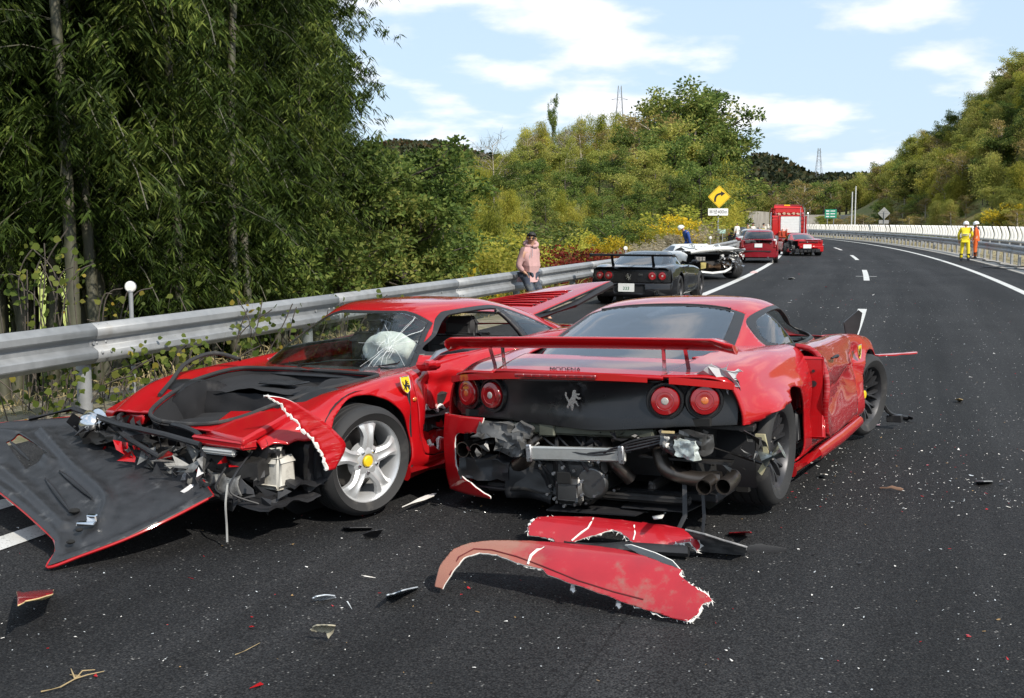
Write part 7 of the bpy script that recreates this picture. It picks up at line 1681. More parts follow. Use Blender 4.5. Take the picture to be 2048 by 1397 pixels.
for a in [('dark', 790, 34, 380, 1.0), ('dark', 850, 42, 345, 1.1), ('olive', 905, 50, 345, 1.1), ('plume', 935, 46, 420), ('plume', 985, 48, 385), ('olive', 880, 62, 330, 1.2), ('plume', 1035, 52, 405), ('dark', 1090, 56, 395, 1.3), ('plume', 1150, 56, 400), ('dark', 1205, 60, 390, 1.4), ('dark', 1275, 66, 370, 1.4), ('dark', 1340, 70, 350, 1.4), ('dark', 1400, 78, 330, 1.3),
          ('plume', 965, 70, 330), ('dark', 1010, 70, 330, 1.4), ('dark', 1065, 74, 320, 1.4), ('plume_olive', 1110, 74, 330), ('dark', 1165, 76, 320, 1.4), ('dark', 1225, 80, 300, 1.4), ('olive', 1290, 84, 290, 1.5), ('dark', 1350, 88, 275, 1.5), ('dark', 1420, 92, 290, 1.4),
          ('plume', 1000, 88, 290), ('plume_olive', 1045, 92, 255), ('brown', 1075, 90, 270, 1.3), ('plume', 1085, 98, 235), ('plume_olive', 1130, 98, 245), ('brown', 1160, 96, 260, 1.4), ('plume', 1195, 102, 215), ('plume_olive', 1165, 108, 225), ('plume', 1238, 104, 212), ('brown', 1215, 98, 255, 1.4), ('brown', 1270, 98, 235, 1.5), ('brown', 1320, 100, 225, 1.5),
          ('olive', 1300, 106, 205, 1.4), ('dark', 1345, 104, 196, 1.5), ('dark', 1375, 108, 190, 1.6), ('dark', 1435, 104, 240, 1.2), ('plume', 1452, 98, 300, 1.2), ('plume', 1468, 112, 330, 1.2), ('plume', 1440, 88, 340, 1.1), ('olive', 1475, 125, 370, 1.3), ('olive', 1400, 112, 215, 1.4), ('brown', 1250, 90, 290, 1.4), ('olive', 1120, 86, 290, 1.3), ('olive', 1030, 82, 300, 1.3)]:
    kn(*a)
for a in [('olive', 800, 66, 322), ('dark', 850, 70, 318), ('olive', 905, 78, 312), ('plume', 955, 84, 305), ('dark', 745, 58, 325), ('olive', 700, 60, 330), ('dark', 815, 36, 300), ('dark', 870, 44, 330), ('plume', 770, 62, 335), ('olive', 880, 90, 300), ('dark', 930, 95, 300), ('plume', 950, 58, 375), ('plume', 1015, 60, 365), ('olive', 1070, 62, 365, 1.4), ('plume', 1120, 64, 370), ('plume', 1185, 68, 360), ('olive', 1245, 70, 345, 1.5), ('olive', 1310, 74, 330, 1.5), ('plume', 1370, 80, 330), ('plume', 925, 72, 335), ('plume', 980, 80, 310), ('olive', 1060, 84, 285, 1.4), ('plume', 1100, 90, 262), ('plume_olive', 1145, 92, 262), ('plume', 1180, 90, 280), ('olive', 1200, 86, 300, 1.5), ('dark', 1280, 92, 255, 1.5), ('olive', 1330, 94, 240, 1.5), ('dark', 1390, 98, 235, 1.5), ('plume', 905, 40, 440), ('plume', 960, 42, 450), ('plume', 1020, 44, 440), ('plume', 870, 38, 455), ('olive', 830, 36, 420, 1.2), ('dark', 1130, 66, 345, 1.3), ('plume_olive', 1220, 96, 245), ('plume', 1060, 98, 240)]:
    kn(*a)
kn('dark', 1412, 104, 172, 1.45, 'tall dark tree crowning the knoll above the diamond sign')
kn('bare', 985, 76, 268, .9, 'pale leafless tree standing out at the left end of the knoll'); kn('bare', 1055, 88, 262, .7); kn('bare', 1130, 88, 255, .7)
tree('dark', 1104, 104, 196, label='slender dark tree rising alone above the bamboo on the knoll', wide=.32)
for k, (kind, px, Y, top, w, lb) in enumerate([('gold', 875, 36, 500, 1.2, 'yellow-leaved shrub at the edge of the dark grove'), ('gold', 960, 34, 540, .9, 'low yellow shrub just left of the man in pink'), ('green', 915, 37, 520, 1.3, 'yellow-green shrub left of the man in pink'), ('green', 1000, 40, 490, 1.4, 'yellow-green shrub behind the man in pink'), ('green', 1070, 42, 470, 1.4, 'tall green shrub right of the man in pink'), ('red', 1115, 33, 497, 1.4, 'dark red shrub right of the man in pink'), ('red', 1172, 35, 492, 1.3, 'brightest red shrub above the guardrail'), ('red', 1210, 38, 505, 1.3, 'dull red shrub above the black car wing'),
        ('gold', 1200, 44, 470, 1.2, 'bright yellow shrub behind the red shrubs'), ('gold', 1245, 46, 478, 1.1, 'yellow shrub behind the white delineator'), ('green', 1150, 48, 455, 1.5, 'green shrub behind the red shrubs'), ('green', 1290, 52, 440, 1.5, 'olive green shrub left of the police officer'), ('gold', 1340, 54, 425, 1.3, 'golden shrub above the police officer'), ('green', 1385, 58, 415, 1.5, 'green shrub left of the diamond sign'), ('gold', 1310, 56, 450, 1.2, 'golden shrub behind the pampas grass'), ('darkshrub', 1060, 46, 440, 1.6, 'dark shrub behind the man in pink'), ('green', 850, 33, 540, 1.2, 'green shrub at the foot of the grove'), ('gold', 1040, 44, 505, .8, 'small yellow shrub behind the man in pink'), ('darkshrub', 1230, 52, 430, 1.6, 'dark shrub behind the yellow shrubs'), ('darkshrub', 1160, 54, 430, 1.6, 'dark shrub in the middle of the roadside hedge')]):
    tree(kind, px, Y, top, label=lb, wide=w, cat='shrub')
# understory of the grove: dark shrubs that close the view between stems
for i in range(40):
    Y = rr.uniform(17, 30); px = rr.uniform(240, 860) if i > 5 else rr.uniform(-60, 240); p_ = at_y(px, 600, Y); s_, t_ = road_inv(np.array(p_[0]), np.array(p_[1]))
    if t_ > -4.5: continue
    tree('dark' if i > 5 else 'darkshrub', xy=(p_[0], p_[1]), h=rr.uniform(2.2, 4.2) if i > 5 else rr.uniform(.6, 1.0), label='dark bushy tree in the shade of the grove' if i > 5 else 'low dark shrub among the bamboo stems', group='dark undergrowth in the grove' if i > 5 else 'low undergrowth in the grove', cat='shrub', wide=1.25, name='dark_shrub')
# far side strip and right-hand hillside
for i in range(26):
    px = 1482 + i * 10.5; Y = 250 + rr.uniform(-8, 45); p_ = at_y(px, 400, Y)
    tree(rr.choice(['dark', 'olive', 'plume_olive', 'brown', 'olive']), xy=(p_[0], p_[1]), h=rr.uniform(7, 11), label='distant tree above the far retaining wall', group='distant trees above the far retaining walls', wide=1.3)
RG = random.Random(5); HL = {'plume': 'feathery yellow-green bamboo clump on the hillside to the right', 'plume_olive': 'feathery olive bamboo clump on the hillside to the right', 'olive': 'olive tree on the hillside to the right', 'brown': 'brownish tree on the hillside to the right', 'dark': 'dark green tree on the hillside to the right'}
cnt = 0
for i in range(1600):
    s_ = RG.uniform(70, 300); t_ = RG.uniform(26.5, 66); q = road(s_, t_)
    pxx = 1024 + 2300 * q[0] / q[1]
    if pxx > 2130 or pxx < 1745: continue
    kind = RG.choice(['plume', 'plume', 'plume_olive', 'plume_olive', 'olive', 'olive', 'brown', 'dark'])
    h_ = RG.uniform(5.0, 8.5) * (.55 if t_ < 31 else 1)
    tree(kind, xy=(q[0], q[1]), h=h_, label=HL[kind].replace('on the hillside to the right', ('low' if t_ < 37 else 'midway' if t_ < 52 else 'high') + ' on the right hillside' + (', far end' if pxx < 1860 else ', picture edge' if pxx > 1985 else ', middle')), group='trees on the right-hand hillside, ' + kind.replace('_', ' '), wide=1.25); cnt += 1
    if cnt >= 250: break
tree('gold', xy=tuple(road(128, 27)[:2]), h=3.4, label='bright yellow-green shrub at the foot of the right-hand hillside', wide=1.3, cat='shrub'); 
# dry scrub at the foot of that hill
for i in range(46):
    s_ = 90 + i * 4.6; q = road(s_, 25.3 + RG.uniform(0, 2.5)); tree(RG.choice(['brown', 'brown', 'olive']), xy=(q[0], q[1]), h=RG.uniform(1.6, 3.2), label='dry brown scrub at the foot of the right-hand hillside', group='dry scrub along the opposite carriageway', wide=1.9, cat='shrub', name='dry_shrub')
# leaning dead culms on the hill
for i in range(16):
    q = road(112 + RG.uniform(0, 30), 33 + RG.uniform(0, 16)); gz = float(ground_z(q[0], q[1])); a = RG.gauss(-.25, .12); L_ = RG.uniform(6, 9)
    t = thing('dead_culm', 'pale dead bamboo pole leaning on the right-hand hillside', 'bamboo', (q[0], q[1], gz - .1), 0, group='dead bamboo poles on the right-hand hillside')
    obj('culm', tube([(0, 0, 0), (a * L_ * .5, -.3, L_ * .52), (a * L_ * 1.1, -.6, L_)], [.07, .06, .025], 6), PALEWOOD, t)
# ---- distant wooded hills, one mass
rg_ = np.random.default_rng(9); n = 5200; an = np.radians(rg_.uniform(-27, 27, n)); d = rg_.uniform(380, 720, n)
x = d * np.sin(an); y = d * np.cos(an); z = ground_z(x, y); m = 34; cr_ = rg_.uniform(3.0, 5.5, n)
q = rg_.normal(size=(n, m, 3)); q /= np.linalg.norm(q, axis=2, keepdims=True); q[..., 2] = np.abs(q[..., 2])
P = np.stack([x, y, z], -1)[:, None] + q * cr_[:, None, None] * np.array([1, 1, 1.1]); D = q + rg_.normal(size=q.shape) * .5
V, F = leaf_quads(P.reshape(-1, 3), D.reshape(-1, 3), 2.4, 2.2, rg_, .1)
fo = obj('forest', (V, F), LEAF_FOREST, smooth=0); tag(fo, 'dark autumn forest covering the far hills', 'forest', kind='stuff')
# ---- grasses
def blades(n, pos, hgt, w, rg_, lean=.35):
    D = rg_.normal(size=(n, 3)) * [lean, lean, .1] + [0, 0, 1]; return leaf_quads(pos, D, hgt, w, rg_, .35)
n = 15000; s_ = rg_.uniform(-4, 75, n) ; t_ = -2.55 - rg_.gamma(1.6, .9, n); PP = np.array([road(a, b) for a, b in zip(s_, t_)]); PP[:, 2] = np.where(t_ > -4.1, np.interp(t_, [-4.2, -3.4, -2.3], [-.35, -.01, .02]), ground_z(PP[:, 0], PP[:, 1])) - .02
V, F = blades(n, PP, rg_.uniform(.10, .42, n) * np.where(t_ < -3.0, 1.0, .6), rg_.uniform(.008, .018, n), rg_, .7)
tag(obj('verge_grass', (V, F), STRAW, smooth=0), 'dry tangled grass along the foot of the guardrail', 'grass', kind='stuff')
n = 26000; x = rg_.uniform(-22, 24, n); y = rg_.uniform(24, 75, n); sI, tI = road_inv(x, y); k = (tI < -3.6) & (tI > -22); x, y = x[k], y[k]; n = len(x)
V, F = blades(n, np.c_[x, y, ground_z(x, y) - .03], rg_.uniform(.25, .8, n), rg_.uniform(.02, .045, n), rg_, .5)
tag(obj('bank_grass', (V, F), leafmat('bank_grass', [(.10, .12, .02), (.20, .19, .045), (.32, .27, .09), (.13, .15, .03)], .35, scale=.4), smooth=0), 'yellowing tall grass on the bank behind the guardrail', 'grass', kind='stuff')
n = 3500; sI = rg_.uniform(30, 120, n); tI = rg_.uniform(9.75, 12.7, n); PP = np.array([road(a, b, .03) for a, b in zip(sI, tI)])
V, F = blades(n, PP, rg_.uniform(.05, .25, n), .02, rg_, .6); tag(obj('median_grass', (V, F), STRAW, smooth=0), 'sparse dry grass on the central reservation', 'grass', kind='stuff')
# pampas grass clumps
PAMP = leafmat('pampas', [(.30, .25, .16), (.42, .36, .25), (.50, .44, .33)], .4, scale=1)
def pampas(px, Y, top, label, w=1.0):
    p_ = at_y(px, top, Y); gz = float(ground_z(p_[0], p_[1])); h = max(.9, p_[2] - gz); t = thing('pampas_grass', label, 'grass clump', (p_[0], p_[1], gz), group='pampas grass clumps on the bank')
    rgx = np.random.default_rng(int(px)); n = 320; D = rgx.normal(size=(n, 3)) * [.4 * w, .4 * w, .1] + [0, 0, 1]; V, F = leaf_quads(rgx.normal(size=(n, 3)) * [.3 * w, .3 * w, 0], D, rgx.uniform(.5, .95, n) * h, .03, rgx, .3); obj('leaves', (V, F), STRAW, t, smooth=0)['kind'] = 'stuff'
    LP = []; LD = []
    for k in range(26):
        d_ = np.array([rgx.normal() * .28 * w, rgx.normal() * .28 * w, 1]); o = d_ * h * rgx.uniform(.75, 1.0); m = 40; u = rgx.random(m); LP.append(o - d_ * (u * .34 * h)[:, None] + rgx.normal(size=(m, 3)) * .03); LD.append(rgx.normal(size=(m, 3)) * [.8, .8, .2] + [.5, 0, .5])
    V, F = leaf_quads(np.concatenate(LP), np.concatenate(LD), .12, .03, rgx, .3); obj('plumes', (V, F), PAMP, t, smooth=0)['kind'] = 'stuff'
for k, (px, Y, top) in enumerate([(1290, 38, 490), (1318, 40, 482), (1345, 53, 478), (1365, 56, 465), (1402, 54, 458), (1335, 50, 470), (1408, 58, 445), (1425, 62, 450), (1385, 60, 440), (1268, 37, 498)]):
    pampas(px, Y, top, 'beige pampas grass clump near the police officer', 1.2)
# broad-leaved vines under and over the near rail
def vine(px, Y, z0, z1, n, label, spread=.45, seed=0, depth=.3):
    p_ = at_y(px, 600, Y); t = thing('vine', label, 'vine', (p_[0], p_[1], 0), group=None); rgx = np.random.default_rng(seed + int(px)); st = []; LP = []
    for k in range(10):
        a = rgx.normal(size=2) * spread; P3 = [(a[0] * .3, a[1] * depth, min(z0, -.2)), (a[0] * .7 + rgx.normal() * .1, a[1] * depth, (z0 + z1) / 2), (a[0], a[1] * depth, z1 * rgx.uniform(.75, 1.05))]; P3 = smooth_poly(P3, 8, False); st.append(tube(P3, .006, 4)); LP.append(P3[rgx.integers(4, len(P3), n // 10)] + rgx.normal(size=(n // 10, 3)) * [.10, .08, .10])
    LP = np.concatenate(LP); LP = LP[LP[:, 2] > z0 - .1]; m = len(LP); D = rgx.normal(size=(m, 3)) * [1, .5, .6] + [0, -.2, -.25]
    D /= np.linalg.norm(D, axis=1, keepdims=True); r = rgx.normal(size=(m, 3)) * .35 + np.array([0, -1, .55]); S = np.cross(D, r); S /= np.linalg.norm(S, axis=1, keepdims=True); L_ = rgx.uniform(.035, .085, m)[:, None]; W_ = L_ * .85
    V = np.stack([LP, LP + D * L_ * .12 + S * W_ * .35, LP + D * L_ * .45 + S * W_ * .5, LP + D * L_, LP + D * L_ * .45 - S * W_ * .5, LP + D * L_ * .12 - S * W_ * .35], 1).reshape(-1, 3); F = np.arange(6 * m).reshape(m, 6)
    obj('stems', join(*st), BARK, t); obj('leaves', (V, F), LEAF_VINE, t, smooth=0)['kind'] = 'stuff'
vine(50, 10.7, .55, 1.6, 110, 'yellow-green vine climbing above the guardrail at the left', .55, 1)
vine(165, 11.2, .5, 1.3, 50, 'sparse orange-tinted vine between the bamboo stems', .4, 2)
vine(330, 10.9, .1, .62, 150, 'leafy vine under the guardrail left of the post', .6, 3); vine(180, 10.2, .05, .55, 170, 'dense leafy vine below the guardrail beam', .6, 4); vine(420, 12, .1, .9, 110, 'vine with yellow leaves right of the near post', .5, 5); vine(60, 9.9, .02, .45, 110, 'low vine in the dry grass at the left', .6, 6); vine(560, 13.2, .1, .8, 110, 'vine behind the crushed windscreen', .6, 7); vine(660, 14.5, .1, .8, 90, 'vine seen through the windscreen', .6, 8)
# pylons on the skyline
def pylon(px, base, top, Y, label):
    p0 = at_y(px, base, Y); p1 = at_y(px, top, Y); gz = float(ground_z(p0[0], p0[1])); h = p1[2] - gz; t = thing('pylon', label, 'pylon', (p0[0], p0[1], gz)); w = h * .09; ms = []
    wz = lambda u: w * (1 - u) ** 1.2 + .5
    for sx in (-1, 1):
        for sy in (-1, 1): ms.append(tube([(sx * wz(u), sy * wz(u), u * h) for u in np.linspace(0, 1, 6)], .10, 4))
    for k in range(12):
        u0, u1 = k / 12, (k + 1) / 12
        for a, b in (((-1, -1), (1, -1)), ((1, -1), (1, 1)), ((1, 1), (-1, 1)), ((-1, 1), (-1, -1))): ms.append(tube([(a[0] * wz(u0), a[1] * wz(u0), u0 * h), (b[0] * wz(u1), b[1] * wz(u1), u1 * h)], .055, 3))
    obj('lattice', join(*ms), GALV, t, smooth=0)
    for u in (.66, .78, .90): obj('cross_arm', join(tube([(-h * .06, 0, u * h), (0, 0, u * h + 1), (h * .06, 0, u * h)], .08, 4), tube([(-h * .06, 0, u * h), (h * .06, 0, u * h)], .07, 4)), GALV, t, smooth=0)
pylon(1637, 350, 297, 600, 'steel power pylon on the skyline above the far hill'); pylon(1239, 235, 172, 420, 'steel power pylon peeping over the wooded knoll')
# ================================================================ PEOPLE
def skin_mesh(nodes, edges, root=0, sub=1):
    """nodes: list of (x,y,z,rx,ry); grows one continuous surface over a skeleton"""
    me = bpy.data.meshes.new('sk'); me.from_pydata([n[:3] for n in nodes], edges, []); o = bpy.data.objects.new('sk', me); COL.objects.link(o)
    o.modifiers.new('s', 'SKIN').use_smooth_shade = True
    for i, n in enumerate(nodes):
        me.skin_vertices[0].data[i].radius = (n[3], n[4]); me.skin_vertices[0].data[i].use_root = (i == root)
    if sub: md = o.modifiers.new('u', 'SUBSURF'); md.levels = sub; md.render_levels = sub
    dg = bpy.context.evaluated_depsgraph_get(); r = bpy.data.meshes.new_from_object(o.evaluated_get(dg)); bpy.data.objects.remove(o); r.materials.clear(); return r
SKIN = mat('skin', (.48, .27, .18), .55, var=.08); HAIR = mat('black_hair', (.012, .010, .009), .6, var=.2, bump=.5, bscale=90)
def limbs(J, S=1.0):
    """skeleton graph from a joint dict"""
    return J
def person(label, loc, rz, J, top, legs, shoes, helmet=None, hair=True, glasses=False, hood=None, vest=None, group=None, stripe=None, extra=None, head_turn=0.0, head_tilt=0.0, scale_=1.0, belt=None):
    t = thing('person', label, 'person', loc, rz, group=group); t.scale = (scale_,) * 3
    j = {k: np.array(v, float) for k, v in J.items()}
    N = []; E = []
    def add(p, r, par=None, r2=None):
        N.append((*p, r, r2 if r2 else r)); i = len(N) - 1
        if par is not None: E.append((par, i))
        return i
    pel = add(j['pelvis'], .125, None, .10); sp = add((j['pelvis'] + j['chest']) / 2, .115, pel, .095); ch = add(j['chest'], .135, sp, .10); nk = add(j['neck'], .052, ch)
    hd = j['head']; up = (hd - j['neck']) / np.linalg.norm(hd - j['neck'])
    jaw = add(j['neck'] + up * .085, .060, nk); hc = add(hd, .082, jaw, .088); cr_ = add(hd + up * .075, .062, hc)
    for s in 'LR':
        sh = add(j['sh' + s], .060, ch); el = add(j['el' + s], .042, sh); wr = add(j['wr' + s], .028, el); d = (j['wr' + s] - j['el' + s]); d /= np.linalg.norm(d)
        pm = add(j['wr' + s] + d * .055, .034, wr, .018); _, u_, v_ = frame_of(d); sgn = 1 if s == 'L' else -1
        for k in range(4):
            b = add(j['wr' + s] + d * .095 + u_ * (.028 - .019 * k), .0095, pm); c = add(j['wr' + s] + d * (.135 + .012 * (k in (1, 2))) + u_ * (.031 - .020 * k) - v_ * .012, .0085, b); add(j['wr' + s] + d * (.155 + .014 * (k in (1, 2))) + u_ * (.031 - .020 * k) - v_ * .028, .007, c)
        th = add(j['wr' + s] + d * .05 + u_ * .045, .011, pm); add(j['wr' + s] + d * .085 + u_ * .062, .009, th)
        hp = add(j['hip' + s], .095, pel); kn_ = add(j['kn' + s], .062, hp); an = add(j['an' + s], .040, kn_); add(j['an' + s] + np.array([.12, 0, -.045]), .035, an)
    b = obj('body', skin_mesh(N, E), SKIN, t, smooth=60)
    # face: nose, ears, mouth, eyes
    f = j.get('face', np.array([1.0, 0, 0])); f = f / np.linalg.norm(f); lf = np.cross(up, f); lf /= np.linalg.norm(lf)
    obj('nose', tube([hd + f * .085 + up * .02, hd + f * .108 - up * .015, hd + f * .085 - up * .028], [.010, .016, .010], 6), SKIN, b)
    obj('mouth', tube([hd + f * .083 - up * .055 + lf * q for q in (-.025, 0, .025)], [.004, .007, .004], 5), mat('lips', (.32, .12, .10), .5), b)
    for s in (1, -1):
        obj('ear', ball(hd + lf * s * .083 - f * .005, (.018, .018, .032), 8, 6), SKIN, b); obj('eye', ball(hd + f * .076 + lf * s * .032 + up * .018, .012, 8, 6), BLACKPAINT, b)
    if hair:
        hm = ball((0, 0, 0), (1, 1, 1), 18, 12); V = hm[0]; P = hd + up * .028 - f * .012 + V[:, 0:1] * f * .100 + V[:, 1:2] * lf * .092 + V[:, 2:3] * up * .105
        hm = keep((P, hm[1]), lambda V: .035 + .55 * ((V - hd) @ f) - ((V - hd) @ up)); obj('hair', crumple(hm, .003, 40, 2), HAIR, b, solid=.006, smooth=60)
    if glasses:
        for s in (1, -1): obj('sunglass_lens', ball(hd + f * .088 + lf * s * .034 + up * .016, (.030, .030, .019), 10, 6), BLACKPAINT, b)
        obj('sunglass_frame', tube([hd + lf * .085 + up * .02, hd + f * .085 + lf * .065 + up * .022, hd + f * .098 + up * .022, hd + f * .085 - lf * .065 + up * .022, hd - lf * .085 + up * .02], .007, 6), mat('amber_frame', (.50, .28, .02), .35), b)
    # upper garment
    N.clear(); E.clear(); fat = j.get('fat', 1.0); fat = float(fat) if np.ndim(fat) == 0 else 1.0
    pel = add(j['pelvis'] + np.array([0, 0, .02]), .160 * fat, None, .135 * fat); sp = add((j['pelvis'] + j['chest']) / 2, .158 * fat, pel, .135 * fat); ch = add(j['chest'], .165 * fat, sp, .130 * fat); nk = add(j['neck'] - up * .02, .075, ch); hem = add(j['pelvis'] - np.array([0, 0, .09]), .150 * fat, pel, .130 * fat)
    for s in 'LR':
        sh = add(j['sh' + s], .085, ch); mid = add((j['sh' + s] + j['el' + s]) / 2, .072, sh); el = add(j['el' + s], .062, mid); m2 = add((j['el' + s] + j['wr' + s]) / 2, .056, el); add(j['wr' + s] + (j['wr' + s] - j['el' + s]) * .02, .045, m2)
    jm = skin_mesh(N, E); jk = obj('jacket', jm, top, t, smooth=60)
    N.clear(); E.clear(); pel = add(j['pelvis'] + np.array([0, 0, .03]), .138 * fat, None, .118)
    for s in 'LR':
        hp = add(j['hip' + s], .108, pel); tm_ = add((j['hip' + s] + j['kn' + s]) / 2, .092, hp); kn_ = add(j['kn' + s], .076, tm_); md = add((j['kn' + s] + j['an' + s]) / 2, .068, kn_); add(j['an' + s] + np.array([0, 0, .02]), .062, md)
    obj('trousers', skin_mesh(N, E), legs, t, smooth=60)
    for s in 'LR':
        a = j['an' + s]; d = j.get('toe' + s, np.array([1.0, 0, 0])); d = d / np.linalg.norm(d)
        obj('shoe', tube([a - d * .07 + [0, 0, -.045], a - d * .02 + [0, 0, -.035], a + d * .08 + [0, 0, -.05], a + d * .17 + [0, 0, -.058], a + d * .20 + [0, 0, -.06]], [.03, .048, .046, .040, .015], 10, flat=.75), shoes, t, smooth=60)
        if shoes.name.startswith('rubber'): obj('boot_shaft', tube([a + [0, 0, -.05], a + [0, 0, .22]], [.062, .075], 10), shoes, t, smooth=60)
    if helmet:
        hm = ball((0, 0, 0), (1, 1, 1), 22, 14); V = hm[0]; P = hd + up * .035 + V[:, 0:1] * f * .135 + V[:, 1:2] * lf * .120 + V[:, 2:3] * up * .115
        hm = keep((P, hm[1]), lambda V: -((V - hd) @ up) - .0); ho = obj('helmet', hm, helmet, t, solid=.008, smooth=60)
        rim = [hd + up * .002 + f * math.cos(a) * (.155 if math.cos(a) > 0 else .140) + lf * math.sin(a) * .128 - up * (.02 * max(0, math.cos(a))) for a in np.linspace(0, 2 * math.pi, 24)]
        obj('helmet_brim', tube(rim, .011, 6, caps=False), helmet, ho); obj('chin_strap', tube([hd + lf * .09, hd + f * .03 - up * .10 + lf * .05, hd + f * .04 - up * .115, hd + f * .03 - up * .10 - lf * .05, hd - lf * .09], .007, 5), BLACKPL, ho)
    if hood is not None:
        rim = [j['neck'] + up * .03 - f * .05 + f * math.cos(a) * .10 + lf * math.sin(a) * .115 + up * (-.035 * math.cos(a)) for a in np.linspace(0, 2 * math.pi, 20)]
        obj('hood', tube(rim, [.035 + .03 * max(0, -math.cos(a)) for a in np.linspace(0, 2 * math.pi, 20)], 10, caps=False), hood, jk, smooth=60)
        obj('zip', tube([j['neck'] + f * .085 - up * .03, j['chest'] + f * .155, (j['pelvis'] + j['chest']) / 2 + f * .17, j['pelvis'] + f * .165 - [0, 0, .06]], .007, 5), GREYPRIMER, jk)
        obj('drawstring', join(*[tube([j['neck'] + f * .09 + lf * s * .03 - up * .03, j['chest'] + f * .165 + lf * s * .045], .005, 5) for s in (1, -1)]), mat('grey_cord', (.25, .25, .3), .7), jk)
    if stripe is not None:
        for k, zz in enumerate((.45, .62)):
            c = j['pelvis'] + (j['chest'] - j['pelvis']) * zz; obj('reflective_band', tube([c + np.array([.170 * math.cos(a) * fat, .185 * math.sin(a) * fat, 0]) for a in np.linspace(0, 2 * math.pi, 22)], .016, 6, caps=False), stripe, jk)
    if belt is not None:
        c = j['pelvis'] + [0, 0, .06]; obj('belt', tube([c + np.array([.165 * math.cos(a), .180 * math.sin(a), 0]) for a in np.linspace(0, 2 * math.pi, 20)], .022, 6, caps=False), belt, t); obj('holster', box(c + [-.02, -.20, -.05], (.08, .05, .14), .02), belt, t)
    if vest is not None: obj('shoulder_yoke', skin_mesh([(*(j['chest'] + [0, 0, .05]), .178, .142), (*(j['chest'] + [0, 0, .13]), .14, .11), (*j['shL'], .092, .092), (*j['shR'], .092, .092), (*(j['shL'] * .6 + j['elL'] * .4), .080, .080), (*(j['shR'] * .6 + j['elR'] * .4), .080, .080)], [(0, 1), (0, 2), (0, 3), (2, 4), (3, 5)]), vest, t, smooth=60)
    return t
STAND = dict(pelvis=(0, 0, .96), chest=(0, 0, 1.30), neck=(0, 0, 1.47), head=(.02, 0, 1.60), shL=(0, .19, 1.40), shR=(0, -.19, 1.40), elL=(-.02, .25, 1.12), elR=(-.02, -.25, 1.12), wrL=(.06, .24, .88), wrR=(.06, -.24, .88), hipL=(0, .095, .90), hipR=(0, -.095, .90), knL=(.02, .11, .50), knR=(.02, -.11, .50), anL=(0, .12, .09), anR=(0, -.12, .09))
PINK = mat('pink_cotton', (.50, .30, .29), .9, var=.10, vscale=8, bump=.3, bscale=200); JEANS = mat('dark_jeans', (.035, .045, .07), .85, var=.4, vscale=9, dirt=(.16, .17, .17), dirt_amt=(.5, .7), dscale=5); SHOEBLK = mat('black_shoe', (.015, .015, .015), .5)
BLUEJ = mat('police_blue', (.015, .055, .24), .75, var=.15, bump=.2, bscale=120); HELMW = mat('helmet_white', (.80, .80, .80), .25, var=.03, coat=.6); YELC = mat('yellow_turnout', (.75, .60, .02), .75, var=.10, bump=.2, bscale=60); ORANGE = mat('orange_overall', (.62, .11, .015), .75, var=.12); NAVYC = mat('navy_cloth', (.015, .02, .06), .8); BOOT = mat('rubber_boot', (.012, .014, .02), .35); BAND = mat('grey_band', (.50, .50, .48), .4)
